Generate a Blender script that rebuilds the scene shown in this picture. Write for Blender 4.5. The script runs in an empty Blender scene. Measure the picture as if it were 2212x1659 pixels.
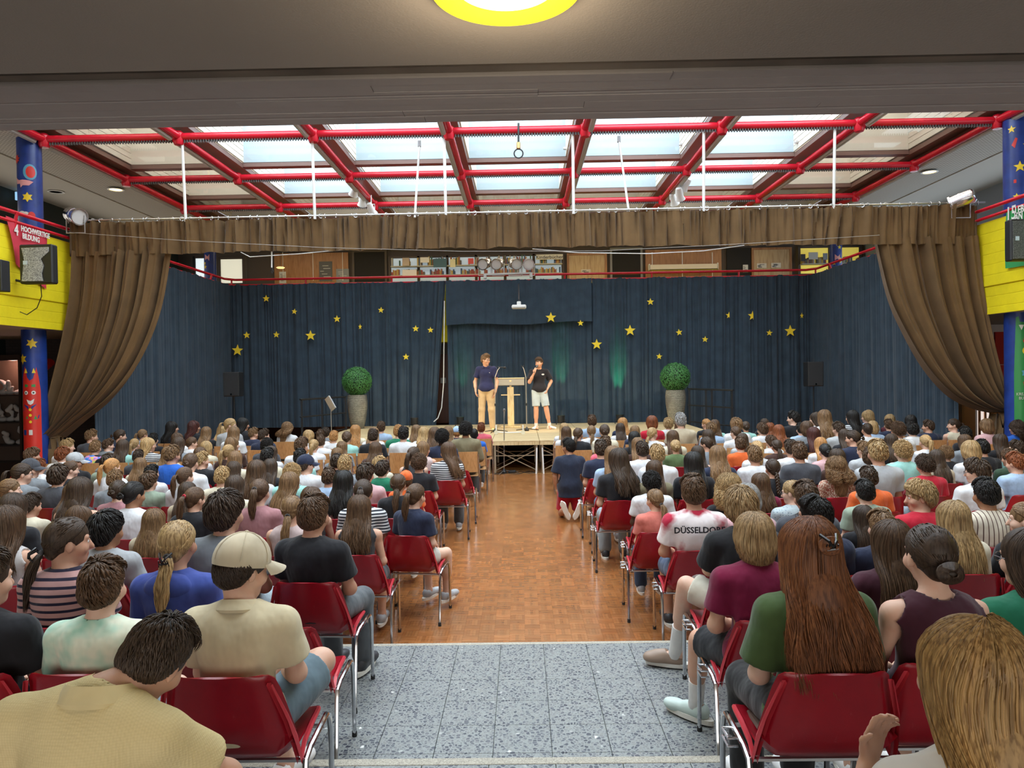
import bpy, math, random
import numpy as np
from mathutils import Matrix, Vector

random.seed(7)
RNG = np.random.default_rng(7)
SC = bpy.context.scene
COL = SC.collection
PI = math.pi

# ------------------------------------------------------------------ camera
# x right, y towards the stage, z up; parquet at z = 0
EYE = 2.12
F_PX = 1600.0
CX, CY = 1106.0, 829.5
yl = Vector((19.0, 24.5, -F_PX)).normalized()
rho = 0.0157
zl = Vector((-math.sin(rho), math.cos(rho), 0.0))
zl = (zl - zl.dot(yl) * yl).normalized()
xl = yl.cross(zl)
M_W2C = Matrix((xl, yl, zl)).transposed()
M_C2W = M_W2C.transposed()
cam_d = bpy.data.cameras.new('camera')
cam = bpy.data.objects.new('camera', cam_d)
COL.objects.link(cam)
cam_d.sensor_width = 36.0
cam_d.lens = F_PX / 2212.0 * 36.0
cam_d.clip_start = 0.05
cam_d.clip_end = 200
cam.matrix_world = Matrix.Translation((0, 0, EYE)) @ M_C2W.to_4x4()
SC.camera = cam


def ray(px, py):
    d = M_C2W @ Vector((px - CX, -(py - CY), -F_PX))
    return d / d.y


def W(px, py, y):
    """the point at depth y (metres from the camera along the hall) seen at a photo pixel"""
    d = ray(px, py)
    return Vector((d.x * y, y, EYE + d.z * y))


# ------------------------------------------------------------------ world, lights, exposure
SC.view_settings.view_transform = 'Standard'
SC.view_settings.look = 'None'
SC.view_settings.gamma = 1.0
SC.view_settings.use_curve_mapping = False
SC.view_settings.exposure = 0.0
try:
    SC.cycles.use_denoising = True
    SC.cycles.adaptive_threshold = 0.05
    SC.cycles.max_bounces = 6
    SC.cycles.diffuse_bounces = 3
    SC.cycles.glossy_bounces = 3
    SC.cycles.transmission_bounces = 4
    SC.cycles.transparent_max_bounces = 6
    SC.cycles.sample_clamp_indirect = 6.0
    SC.cycles.caustics_reflective = False
    SC.cycles.caustics_refractive = False
except Exception:
    pass
world = bpy.data.worlds.new('world')
SC.world = world
world.use_nodes = True
bg = world.node_tree.nodes['Background']
bg.inputs[0].default_value = (0.86, 0.92, 1.0, 1)
bg.inputs[1].default_value = 0.85


def area_light(name, loc, rot, sx, sy, power, color):
    l = bpy.data.lights.new(name, 'AREA')
    l.shape = 'RECTANGLE'
    l.size, l.size_y = sx, sy
    l.energy = power
    l.color = color
    o = bpy.data.objects.new(name, l)
    o.location = loc
    o.rotation_euler = rot
    COL.objects.link(o)
    return o


def spot_light(name, loc, target, power, color, size=0.5, blend=0.5, radius=0.08):
    l = bpy.data.lights.new(name, 'SPOT')
    l.energy = power
    l.color = color
    l.spot_size = size
    l.spot_blend = blend
    l.shadow_soft_size = radius
    o = bpy.data.objects.new(name, l)
    o.location = loc
    o.rotation_euler = (Vector(target) - Vector(loc)).to_track_quat('-Z', 'Y').to_euler()
    COL.objects.link(o)
    return o


NODE_Y = [2.16 + 2.76 * i for i in range(8)]      # 2.16 ... 21.48  (tube lines across the hall)
NODE_X = [-8.45 + 2.414 * i for i in range(8)]
TUBE_Z = EYE + 4.30
FRAME_Z = EYE + 4.53
SKY_TOP = FRAME_Z + 1.05
# daylight coming down through the open glass bays of the roof light
ya_, yb_ = NODE_Y[0], NODE_Y[6]
area_light('skylight_daylight_and_fill', (0, (ya_ + yb_) / 2, SKY_TOP - 0.01), (0, 0, 0), 11.9, yb_ - ya_, 4250, (0.80, 0.92, 1.0))
for sx in (-7.24, 7.24):  # lamps added under the closed outer bays to brighten their walls
    area_light('skylight_daylight_and_fill', (sx, (ya_ + yb_) / 2, SKY_TOP + 0.2), (0, 0, 0), 2.1, yb_ - ya_, 1560, (1.0, 0.96, 0.88))
area_light('skylight_daylight_and_fill', (0, (NODE_Y[6] + NODE_Y[7]) / 2, SKY_TOP + 0.2), (0, 0, 0), 16.4, 2.6, 900, (1.0, 0.95, 0.86))  # lamp added under the closed last row to lift its walls
# stage lamps hung at the two ends of the pelmet, warm
spot_light('stage_lamp_light', (-7.9, 13.75, 4.95), (-0.4, 18.6, 1.7), 3800, (1.0, 0.74, 0.42), 0.36, 0.6)
spot_light('stage_lamp_light', (7.8, 13.75, 5.05), (0.1, 18.6, 1.7), 3800, (1.0, 0.74, 0.42), 0.36, 0.6)
# window daylight on the right; left and library lights added to brighten the galleries
area_light('gallery_window_and_fill_light', (11.2, 13.5, 4.9), (0, math.radians(90), 0), 1.6, 20, 190, (0.72, 0.86, 1.0))
area_light('gallery_window_and_fill_light', (-11.2, 13.5, 4.9), (0, math.radians(-90), 0), 1.6, 20, 110, (1.0, 0.92, 0.80))
area_light('library_fill_light', (0, 22.9, TUBE_Z - 0.06), (0, 0, 0), 16, 0.8, 130, (1.0, 0.88, 0.72))
# unseen warm fill light behind the camera, added to brighten the front rows
area_light('foyer_fill_light', (0, -4.5, 1.7), (math.radians(90), 0, 0), 12, 2.4, 290, (1.0, 0.93, 0.84))

# ------------------------------------------------------------------ materials
MATS = {}


def nt(name):
    m = bpy.data.materials.new(name)
    m.use_nodes = True
    n = m.node_tree
    b = n.nodes['Principled BSDF']
    return m, n, b


def _mix(n, a, b, fac, mode='MIX'):
    x = n.nodes.new('ShaderNodeMix')
    x.data_type = 'RGBA'
    x.blend_type = mode
    for sock, v in ((x.inputs[0], fac), (x.inputs[6], a), (x.inputs[7], b)):
        if hasattr(v, 'links') or hasattr(v, 'node'):
            n.links.new(v, sock)
        elif isinstance(v, (tuple, list)):
            sock.default_value = (*v[:3], 1)
        else:
            sock.default_value = v
    return x.outputs[2]


def _noise(n, scale, detail=3, coord='Object', stretch=None, rough=0.5):
    tc = n.nodes.new('ShaderNodeTexCoord')
    src = tc.outputs[coord]
    if stretch:
        mp = n.nodes.new('ShaderNodeMapping')
        mp.inputs['Scale'].default_value = stretch
        n.links.new(src, mp.inputs[0])
        src = mp.outputs[0]
    t = n.nodes.new('ShaderNodeTexNoise')
    t.inputs['Scale'].default_value = scale
    t.inputs['Detail'].default_value = detail
    t.inputs['Roughness'].default_value = rough
    n.links.new(src, t.inputs['Vector'])
    return t.outputs[0]


def _ramp(n, fac, stops):
    r = n.nodes.new('ShaderNodeValToRGB')
    while len(r.color_ramp.elements) < len(stops):
        r.color_ramp.elements.new(0.5)
    for e, (p, c) in zip(r.color_ramp.elements, stops):
        e.position = p
        e.color = (*c[:3], 1) if isinstance(c, (tuple, list)) else (c, c, c, 1)
    n.links.new(fac, r.inputs[0])
    return r.outputs[0]


def _bump(n, b, height, strength, dist=0.01):
    x = n.nodes.new('ShaderNodeBump')
    x.inputs['Strength'].default_value = strength
    x.inputs['Distance'].default_value = dist
    n.links.new(height, x.inputs['Height'])
    n.links.new(x.outputs[0], b.inputs['Normal'])


def mat(name, color, rough=0.6, metal=0.0, noise=0.0, nscale=8.0, bump=0.0, bscale=60.0, spec=None, emit=None, stretch=None, bdist=0.005):
    if name in MATS:
        return MATS[name]
    m, n, b = nt(name)
    b.inputs['Base Color'].default_value = (*color, 1)
    b.inputs['Roughness'].default_value = rough
    b.inputs['Metallic'].default_value = metal
    if spec is not None:
        b.inputs['Specular IOR Level'].default_value = spec
    if noise > 0:
        f = _noise(n, nscale, 5, stretch=stretch)
        dark = tuple(c * (1 - noise) for c in color)
        lite = tuple(min(1, c * (1 + noise)) for c in color)
        n.links.new(_ramp(n, f, [(0.3, dark), (0.7, lite)]), b.inputs['Base Color'])
    if bump > 0:
        _bump(n, b, _noise(n, bscale, 3, stretch=stretch), bump, bdist)
    if emit:
        b.inputs['Emission Color'].default_value = (*color, 1)
        b.inputs['Emission Strength'].default_value = emit
    MATS[name] = m
    return m


def objcol(n):
    return n.nodes.new('ShaderNodeObjectInfo').outputs['Color']


def fabric_mat(name, kind='plain'):
    m, n, b = nt(name)
    oc = objcol(n)
    col = oc
    tc = n.nodes.new('ShaderNodeTexCoord')
    f = _noise(n, 5.0, 4)
    col = _mix(n, oc, _mix(n, oc, (0.72, 0.72, 0.74), 1.0, 'MULTIPLY'), _ramp(n, f, [(0.35, 0.0), (0.75, 1.0)]))
    if kind in ('stripe', 'pinstripe', 'pinkstripe'):
        w = n.nodes.new('ShaderNodeTexWave')
        w.bands_direction = 'Z' if kind != 'pinstripe' else 'X'
        w.inputs['Scale'].default_value = {'stripe': 11.0, 'pinstripe': 9.5, 'pinkstripe': 8.5}[kind]
        w.inputs['Distortion'].default_value = 0.7
        w.inputs['Detail'].default_value = 1.0
        w.inputs['Detail Scale'].default_value = 0.5
        n.links.new(tc.outputs['Object'], w.inputs[0])
        cut = {'stripe': 0.55, 'pinstripe': 0.86, 'pinkstripe': 0.68}[kind]
        line = {'stripe': (0.012, 0.014, 0.022), 'pinstripe': (0.10, 0.06, 0.05), 'pinkstripe': (0.015, 0.012, 0.03)}[kind]
        col = _mix(n, col, line, _ramp(n, w.outputs[1], [(cut, 0.0), (cut + 0.05, 1.0)]))
    if kind == 'floral':
        v = n.nodes.new('ShaderNodeTexVoronoi')
        v.inputs['Scale'].default_value = 75
        n.links.new(tc.outputs['Object'], v.inputs['Vector'])
        col = _mix(n, col, (0.75, 0.68, 0.58), _ramp(n, v.outputs['Distance'], [(0.36, 1.0), (0.44, 0.0)]))
        col = _mix(n, col, (0.30, 0.10, 0.07), _ramp(n, v.outputs['Color'], [(0.6, 0.0), (0.64, 1.0)]))
    if kind == 'dots':
        v = n.nodes.new('ShaderNodeTexVoronoi')
        v.inputs['Scale'].default_value = 42
        v.inputs['Randomness'].default_value = 0.35
        n.links.new(tc.outputs['Object'], v.inputs['Vector'])
        col = _mix(n, col, (0.13, 0.18, 0.24), _ramp(n, v.outputs['Distance'], [(0.2, 1.0), (0.26, 0.0)]))
    if kind == 'tiedye':
        f2 = _noise(n, 4.5, 3, rough=0.6)
        col = _mix(n, (0.72, 0.74, 0.58), (0.32, 0.60, 0.47), _ramp(n, f2, [(0.42, 0.0), (0.62, 1.0)]))
    if kind == 'splash':
        f2 = _noise(n, 13, 3, rough=0.6)
        col = _mix(n, col, _ramp(n, f2, [(0.40, (0.05, 0.25, 0.75)), (0.5, (0.75, 0.2, 0.4)), (0.6, (0.75, 0.7, 0.1)), (0.7, (0.15, 0.6, 0.3))]),
                   _ramp(n, _noise(n, 5.0, 1), [(0.5, 0.0), (0.53, 1.0)]))
    if kind == 'jersey':
        f2 = _noise(n, 3.2, 4)
        col = _mix(n, (0.78, 0.70, 0.70), (0.42, 0.02, 0.05), _ramp(n, f2, [(0.50, 0.0), (0.58, 1.0)]))
    n.links.new(col, b.inputs['Base Color'])
    b.inputs['Roughness'].default_value = 0.88
    b.inputs['Specular IOR Level'].default_value = 0.2
    b.inputs['Sheen Weight'].default_value = 0.15
    # soft creases and weave
    f3 = _noise(n, 6.0, 3, stretch=(1, 1, 0.6), rough=0.45)
    _bump(n, b, f3, 0.8, 0.05)
    MATS[name] = m
    return m


FABRIC = {k: fabric_mat('fabric_' + k, k) for k in ('plain', 'stripe', 'pinstripe', 'pinkstripe', 'floral', 'dots', 'tiedye', 'splash', 'jersey')}


def knit_mat():
    m, n, b = nt('fabric_knit')
    tc = n.nodes.new('ShaderNodeTexCoord')
    w = n.nodes.new('ShaderNodeTexVoronoi')
    w.inputs['Scale'].default_value = 150
    w.inputs['Randomness'].default_value = 0.15
    n.links.new(tc.outputs['Object'], w.inputs['Vector'])
    n.links.new(_mix(n, objcol(n), (0.50, 0.40, 0.20), _ramp(n, w.outputs['Distance'], [(0.35, 0.0), (0.75, 0.3)])), b.inputs['Base Color'])
    b.inputs['Roughness'].default_value = 0.9
    b.inputs['Specular IOR Level'].default_value = 0.15
    _bump(n, b, w.outputs['Distance'], 0.35, 0.004)
    MATS['fabric_knit'] = m
    return m


FABRIC['knit'] = knit_mat()


def skin_mat():
    m, n, b = nt('skin')
    at = n.nodes.new('ShaderNodeAttribute')
    at.attribute_name = 'tint'
    col = _mix(n, objcol(n), at.outputs['Color'], 1.0, 'MULTIPLY')
    f = _noise(n, 22, 3)
    col = _mix(n, col, _mix(n, col, (1.0, 0.80, 0.74), 1.0, 'MULTIPLY'), _ramp(n, f, [(0.4, 0.0), (0.7, 0.5)]))
    n.links.new(col, b.inputs['Base Color'])
    b.inputs['Roughness'].default_value = 0.55
    b.inputs['Specular IOR Level'].default_value = 0.35
    b.inputs['Subsurface Weight'].default_value = 0.0
    MATS['skin'] = m
    return m


SKIN = skin_mat()


def hair_mat():
    m, n, b = nt('hair_strands')
    at = n.nodes.new('ShaderNodeAttribute')
    at.attribute_name = 'tint'
    col = _mix(n, objcol(n), at.outputs['Color'], 1.0, 'MULTIPLY')
    f = _noise(n, 130, 2, stretch=(1, 1, 0.10))
    col = _mix(n, col, _mix(n, col, (0.55, 0.5, 0.45), 1.0, 'MULTIPLY'), _ramp(n, f, [(0.45, 0.0), (0.62, 1.0)]))
    n.links.new(col, b.inputs['Base Color'])
    b.inputs['Roughness'].default_value = 0.5
    b.inputs['Specular IOR Level'].default_value = 0.3
    _bump(n, b, f, 0.35, 0.003)
    MATS['hair'] = m
    return m


HAIR = hair_mat()
OBJPLASTIC, n_, b_ = nt('painted_plastic')
n_.links.new(objcol(n_), b_.inputs['Base Color'])
b_.inputs['Roughness'].default_value = 0.5

CHROME = mat('chrome', (0.62, 0.62, 0.64), 0.14, 1.0)
STEEL = mat('dull_steel', (0.55, 0.55, 0.55), 0.35, 1.0)
REDPAINT = mat('red_gloss_paint', (0.60, 0.012, 0.03), 0.25, 0.0, noise=0.08, nscale=3)
WHITEPAINT = mat('white_paint', (0.78, 0.78, 0.76), 0.4)
BLACK = mat('black_plastic', (0.012, 0.013, 0.015), 0.5)
RUBBER = mat('dark_rubber', (0.02, 0.02, 0.02), 0.8)
BROWNFRAME = mat('brown_window_frame', (0.20, 0.115, 0.095), 0.45)


def shell_mat():
    m, n, b = nt('red_chair_plastic')
    f = _noise(n, 3.0, 6, rough=0.7)
    sc = _noise(n, 60, 4, stretch=(1, 1, 0.15))
    col = _ramp(n, f, [(0.3, (0.20, 0.003, 0.010)), (0.7, (0.31, 0.005, 0.014))])
    col = _mix(n, col, (0.48, 0.10, 0.10), _ramp(n, sc, [(0.70, 0.0), (0.80, 0.45)]))
    n.links.new(col, b.inputs['Base Color'])
    b.inputs['Roughness'].default_value = 0.30
    _bump(n, b, _noise(n, 220, 2), 0.12, 0.002)
    return m


REDSHELL = shell_mat()


def wood_mat(name, c1, c2, rough=0.4, scale=7.0, stretch=(1, 1, 0.12)):
    m, n, b = nt(name)
    f = _noise(n, scale, 5, stretch=stretch, rough=0.6)
    g = _noise(n, scale * 9, 3, stretch=stretch)
    col = _mix(n, c1, c2, _ramp(n, f, [(0.3, 0.0), (0.7, 1.0)]))
    col = _mix(n, col, _mix(n, col, (0.75, 0.68, 0.6), 1.0, 'MULTIPLY'), _ramp(n, g, [(0.45, 0.0), (0.7, 1.0)]))
    n.links.new(col, b.inputs['Base Color'])
    b.inputs['Roughness'].default_value = rough
    MATS[name] = m
    return m


BEECH = wood_mat('beech_plywood', (0.50, 0.25, 0.095), (0.60, 0.33, 0.14), 0.38)
STAGEWOOD = wood_mat('pale_stage_ply', (0.56, 0.41, 0.21), (0.66, 0.52, 0.30), 0.5, 4.0, (0.25, 1.6, 1))
WALLWOOD = wood_mat('brown_wall_veneer', (0.30, 0.14, 0.055), (0.40, 0.20, 0.08), 0.45, 3.0)
DARKWOOD = wood_mat('dark_red_wood', (0.10, 0.028, 0.012), (0.15, 0.045, 0.018), 0.4, 3.0)
LECTWOOD = wood_mat('blond_lectern_wood', (0.66, 0.50, 0.26), (0.74, 0.60, 0.34), 0.45, 5.0)


def parquet_piece_mat():
    m, n, b = nt('parquet_oak')
    at = n.nodes.new('ShaderNodeAttribute')
    at.attribute_name = 'tint'
    oc = objcol(n)
    col = _mix(n, oc, at.outputs['Color'], 1.0, 'MULTIPLY')
    g = _noise(n, 35, 3, stretch=(0.3, 1, 1))
    col = _mix(n, col, _mix(n, col, (0.72, 0.62, 0.5), 1.0, 'MULTIPLY'), _ramp(n, g, [(0.4, 0.0), (0.75, 0.8)]))
    n.links.new(col, b.inputs['Base Color'])
    b.inputs['Roughness'].default_value = 0.23
    b.inputs['Coat Weight'].default_value = 0.35
    b.inputs['Coat Roughness'].default_value = 0.16
    _bump(n, b, _noise(n, 3.0, 3), 0.02, 0.02)
    return m


PARQ = parquet_piece_mat()


def parquet_base_mat():
    m, n, b = nt('parquet_base')
    tc = n.nodes.new('ShaderNodeTexCoord')
    br = n.nodes.new('ShaderNodeTexBrick')
    br.inputs['Scale'].default_value = 8.0
    br.inputs['Mortar Size'].default_value = 0.006
    br.inputs['Brick Width'].default_value = 1.0
    br.inputs['Row Height'].default_value = 0.2
    br.inputs['Color1'].default_value = (0.34, 0.15, 0.05, 1)
    br.inputs['Color2'].default_value = (0.50, 0.25, 0.09, 1)
    br.inputs['Mortar'].default_value = (0.12, 0.05, 0.02, 1)
    n.links.new(tc.outputs['Object'], br.inputs['Vector'])
    n.links.new(br.outputs[0], b.inputs['Base Color'])
    b.inputs['Roughness'].default_value = 0.25
    return m


PARQBASE = parquet_base_mat()


def terrazzo_mat():
    m, n, b = nt('terrazzo')
    tc = n.nodes.new('ShaderNodeTexCoord')
    geo = n.nodes.new('ShaderNodeNewGeometry')
    nz = n.nodes.new('ShaderNodeTexNoise')
    nz.inputs['Scale'].default_value = 30
    n.links.new(geo.outputs['Position'], nz.inputs['Vector'])
    add = n.nodes.new('ShaderNodeVectorMath')
    add.operation = 'MULTIPLY_ADD'
    n.links.new(nz.outputs['Color'], add.inputs[0])
    add.inputs[1].default_value = (0.012, 0.012, 0.0)
    n.links.new(geo.outputs['Position'], add.inputs[2])
    v = n.nodes.new('ShaderNodeTexVoronoi')
    v.inputs['Scale'].default_value = 48
    n.links.new(add.outputs[0], v.inputs['Vector'])
    e = n.nodes.new('ShaderNodeTexVoronoi')
    e.feature = 'DISTANCE_TO_EDGE'
    e.inputs['Scale'].default_value = 48
    n.links.new(add.outputs[0], e.inputs['Vector'])
    chip = _ramp(n, v.outputs['Color'], [(0.0, (0.03, 0.035, 0.05)), (0.36, (0.055, 0.06, 0.08)), (0.45, (0.10, 0.105, 0.12)), (0.65, (0.165, 0.172, 0.172)), (0.93, (0.21, 0.215, 0.20)), (0.97, (0.7, 0.7, 0.68))])
    col = _mix(n, (0.235, 0.250, 0.240), chip, _ramp(n, e.outputs[0], [(0.09, 0.0), (0.15, 1.0)]))
    v2 = n.nodes.new('ShaderNodeTexVoronoi')
    v2.inputs['Scale'].default_value = 130
    n.links.new(geo.outputs['Position'], v2.inputs['Vector'])
    col = _mix(n, col, (0.10, 0.11, 0.13), _ramp(n, v2.outputs['Distance'], [(0.22, 0.55), (0.32, 0.0)]))
    n.links.new(col, b.inputs['Base Color'])
    b.inputs['Roughness'].default_value = 0.33
    return m


TERR = terrazzo_mat()
NOSING = mat('pale_step_nosing', (0.33, 0.30, 0.24), 0.6, noise=0.4, nscale=160)


def concrete_mat(name, c, axis='X'):
    """painted board-marked concrete: shallow lines of the formwork boards"""
    m, n, b = nt(name)
    f = _noise(n, 2.2, 6, rough=0.65)
    col = _ramp(n, f, [(0.3, tuple(x * 0.90 for x in c)), (0.7, tuple(min(1, x * 1.06) for x in c))])
    n.links.new(col, b.inputs['Base Color'])
    b.inputs['Roughness'].default_value = 0.75
    tc = n.nodes.new('ShaderNodeTexCoord')
    mp = n.nodes.new('ShaderNodeMapping')
    n.links.new(tc.outputs['Object'], mp.inputs[0])
    w = n.nodes.new('ShaderNodeTexWave')
    w.wave_profile = 'SAW'
    w.bands_direction = axis
    w.inputs['Scale'].default_value = 1.7
    w.inputs['Distortion'].default_value = 0.25
    n.links.new(mp.outputs[0], w.inputs[0])
    h = _ramp(n, w.outputs[1], [(0.0, 0.0), (0.05, 1.0), (0.95, 0.8), (1.0, 0.0)])
    mixh = _mix(n, h, _noise(n, 14, 4), 0.25)
    _bump(n, b, mixh, 0.5, 0.012)
    MATS[name] = m
    return m


YELLOW = concrete_mat('yellow_painted_concrete', (0.86, 0.71, 0.006), 'Z')
BEAMCON = concrete_mat('board_marked_concrete', (0.34, 0.30, 0.285), 'Y')
PLASTER = mat('foyer_ceiling_plaster', (0.265, 0.222, 0.192), 0.9, noise=0.05, nscale=2, bump=0.15, bscale=180)
UPWHITE = mat('upper_ceiling_white', (0.50, 0.47, 0.42), 0.9)
SHAFTIN = mat('rooflight_sky_tint_panel', (0.40, 0.49, 0.53), 0.6)  # sky tint of the inner bays is put into this wall colour
SHAFT = mat('skylight_shaft_paint', (0.66, 0.63, 0.55), 0.8)


def perf_mat():
    m, n, b = nt('perforated_ceiling')
    geo = n.nodes.new('ShaderNodeNewGeometry')
    v = n.nodes.new('ShaderNodeTexVoronoi')
    v.inputs['Scale'].default_value = 14
    v.inputs['Randomness'].default_value = 0.0
    n.links.new(geo.outputs['Position'], v.inputs['Vector'])
    v.voronoi_dimensions = '2D'
    n.links.new(_mix(n, (0.50, 0.47, 0.42), (0.22, 0.20, 0.17), _ramp(n, v.outputs['Distance'], [(0.22, 1.0), (0.30, 0.0)])), b.inputs['Base Color'])
    b.inputs['Roughness'].default_value = 0.9
    return m


PERF = perf_mat()


def cloth_mat(name, c, rough=0.9, sheen=0.1, weave=220):
    m, n, b = nt(name)
    f = _noise(n, 3.5, 4)
    n.links.new(_ramp(n, f, [(0.3, tuple(x * 0.85 for x in c)), (0.7, tuple(x * 1.12 for x in c))]), b.inputs['Base Color'])
    b.inputs['Roughness'].default_value = rough
    b.inputs['Specular IOR Level'].default_value = 0.15
    b.inputs['Sheen Weight'].default_value = sheen
    _bump(n, b, _noise(n, weave, 2), 0.25, 0.003)
    MATS[name] = m
    return m


NAVYCLOTH = cloth_mat('dark_navy_stage_cloth', (0.038, 0.060, 0.086))
BROWNCLOTH = cloth_mat('brown_velvet_curtain', (0.145, 0.086, 0.038))
DARKWALL = mat('dark_green_wall', (0.020, 0.028, 0.024), 0.7)
UPPERWALL = mat('dark_brown_upper_wall', (0.085, 0.066, 0.055), 0.7)
STARYEL = mat('yellow_card', (0.90, 0.66, 0.03), 0.6)
GLASSLIT = mat('bright_window_daylight', (0.80, 0.90, 0.92), 0.3, emit=0.9)


def flat(name, c, rough=0.6):
    return mat('colour_' + name, c, rough)


# ------------------------------------------------------------------ mesh helpers
class MB:
    def __init__(s):
        s.v = []
        s.f = []

    def add(s, vs, fs):
        o = len(s.v)
        s.v += [tuple(v) for v in vs]
        s.f += [tuple(i + o for i in f) for f in fs]
        return s

    def box(s, x0, x1, y0, y1, z0, z1, mtx=None, bev=0.0):
        if bev > 0:
            b = bev
            P = []
            for (X, Y, Z, sx, sy, sz) in [(x, y, z, sx, sy, sz) for (z, sz) in ((z0, 1), (z1, -1)) for (y, sy) in ((y0, 1), (y1, -1)) for (x, sx) in ((x0, 1), (x1, -1))]:
                P += [(X + sx * b, Y + sy * b, Z), (X + sx * b, Y, Z + sz * b), (X, Y + sy * b, Z + sz * b)]
            i = lambda c, k: c * 3 + k
            fs = [(i(0, 0), i(2, 0), i(3, 0), i(1, 0)), (i(4, 0), i(5, 0), i(7, 0), i(6, 0)),
                  (i(0, 1), i(1, 1), i(5, 1), i(4, 1)), (i(2, 1), i(6, 1), i(7, 1), i(3, 1)),
                  (i(0, 2), i(4, 2), i(6, 2), i(2, 2)), (i(1, 2), i(3, 2), i(7, 2), i(5, 2))]
            for a, c, k1, k2 in ((0, 1, 0, 1), (2, 3, 0, 1), (4, 5, 0, 1), (6, 7, 0, 1), (0, 2, 0, 2), (1, 3, 0, 2), (4, 6, 0, 2), (5, 7, 0, 2), (0, 4, 1, 2), (1, 5, 1, 2), (2, 6, 1, 2), (3, 7, 1, 2)):
                fs.append((i(a, k1), i(c, k1), i(c, k2), i(a, k2)))
            for c in range(8):
                fs.append((i(c, 0), i(c, 1), i(c, 2)))
        else:
            P = [(x, y, z) for z in (z0, z1) for y in (y0, y1) for x in (x0, x1)]
            fs = [(0, 2, 3, 1), (4, 5, 7, 6), (0, 1, 5, 4), (2, 6, 7, 3), (0, 4, 6, 2), (1, 3, 7, 5)]
        if mtx is not None:
            P = [tuple(mtx @ Vector(p)) for p in P]
        return s.add(P, fs)

    def tube(s, pts, r, sides=8, caps=True):
        pts = [Vector(p) for p in pts]
        rs = r if isinstance(r, (list, tuple)) else [r] * len(pts)
        ref = None
        rings = []
        for i, p in enumerate(pts):
            t = (pts[min(i + 1, len(pts) - 1)] - pts[max(i - 1, 0)]).normalized()
            if ref is None:
                ref = Vector((0, 0, 1)) if abs(t.z) < 0.9 else Vector((1, 0, 0))
            n = (ref - ref.dot(t) * t)
            n.normalize()
            ref = n
            b = t.cross(n)
            rings.append([p + (n * math.cos(2 * PI * k / sides) + b * math.sin(2 * PI * k / sides)) * rs[i] for k in range(sides)])
        vs = [v for rg in rings for v in rg]
        fs = []
        for i in range(len(pts) - 1):
            for k in range(sides):
                a, c = i * sides + k, i * sides + (k + 1) % sides
                fs.append((a, c, c + sides, a + sides))
        if caps:
            fs.append(tuple(reversed(range(sides))))
            fs.append(tuple(range((len(pts) - 1) * sides, len(pts) * sides)))
        return s.add(vs, fs)

    def lathe(s, prof, cx=0, cy=0, cz=0, seg=24, mtx=None):
        """prof: list of (radius, z)"""
        vs = []
        for (r, z) in prof:
            for k in range(seg):
                a = 2 * PI * k / seg
                vs.append((cx + r * math.cos(a), cy + r * math.sin(a), cz + z))
        fs = []
        for i in range(len(prof) - 1):
            for k in range(seg):
                a, c = i * seg + k, i * seg + (k + 1) % seg
                fs.append((a, c, c + seg, a + seg))
        if prof[0][0] > 1e-4:
            fs.append(tuple(reversed(range(seg))))
        if prof[-1][0] > 1e-4:
            fs.append(tuple(range((len(prof) - 1) * seg, len(prof) * seg)))
        if mtx is not None:
            vs = [tuple(mtx @ Vector(v)) for v in vs]
        return s.add(vs, fs)

    def grid(s, P, thick=None):
        """P: rows x cols of points, one quad sheet"""
        nr, nc = len(P), len(P[0])
        vs = [p for row in P for p in row]
        fs = [(i * nc + j, i * nc + j + 1, (i + 1) * nc + j + 1, (i + 1) * nc + j) for i in range(nr - 1) for j in range(nc - 1)]
        return s.add(vs, fs)

    def prism(s, poly, y0, y1, plane='XZ'):
        """extrude a closed 2-D outline; poly in (x,z), depth y0..y1"""
        n = len(poly)
        if plane == 'XZ':
            A = [(x, y0, z) for x, z in poly]
            B = [(x, y1, z) for x, z in poly]
        elif plane == 'YZ':
            A = [(y0, x, z) for x, z in poly]
            B = [(y1, x, z) for x, z in poly]
        else:
            A = [(x, z, y0) for x, z in poly]
            B = [(x, z, y1) for x, z in poly]
        fs = [tuple(range(n)), tuple(reversed(range(n, 2 * n)))]
        fs += [(i, (i + 1) % n, n + (i + 1) % n, n + i) for i in range(n)]
        return s.add(A + B, fs)

    def mesh(s, name, smooth=False):
        me = bpy.data.meshes.new(name)
        me.from_pydata(s.v, [], s.f)
        if smooth:
            me.shade_smooth()
            try:
                me.set_sharp_from_angle(angle=math.radians(40))
            except Exception:
                pass
        me.update()
        return me

    def build(s, name, m, parent=None, smooth=False, **kw):
        return link(name, s.mesh(name, smooth), m, parent, **kw)


def link(name, me, m=None, parent=None, color=None, loc=None, mtx=None):
    if m is not None and not me.materials:
        me.materials.append(m)
    o = bpy.data.objects.new(name, me)
    if color is not None:
        o.color = (*color, 1)
    if parent is not None:
        o.parent = parent
    if mtx is not None:
        o.matrix_basis = mtx
    elif loc is not None:
        o.location = loc
    COL.objects.link(o)
    return o


def tag(o, label=None, cat=None, group=None, kind=None):
    if label:
        o['label'] = label
    if cat:
        o['category'] = cat
    if group:
        o['group'] = group
    if kind:
        o['kind'] = kind
    return o


def thing(name, label, cat, loc=(0, 0, 0), rotz=0.0, group=None):
    o = bpy.data.objects.new(name, None)
    o.empty_display_size = 0.1
    o.location = loc
    o.rotation_euler = (0, 0, rotz)
    COL.objects.link(o)
    return tag(o, label, cat, group)


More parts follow.
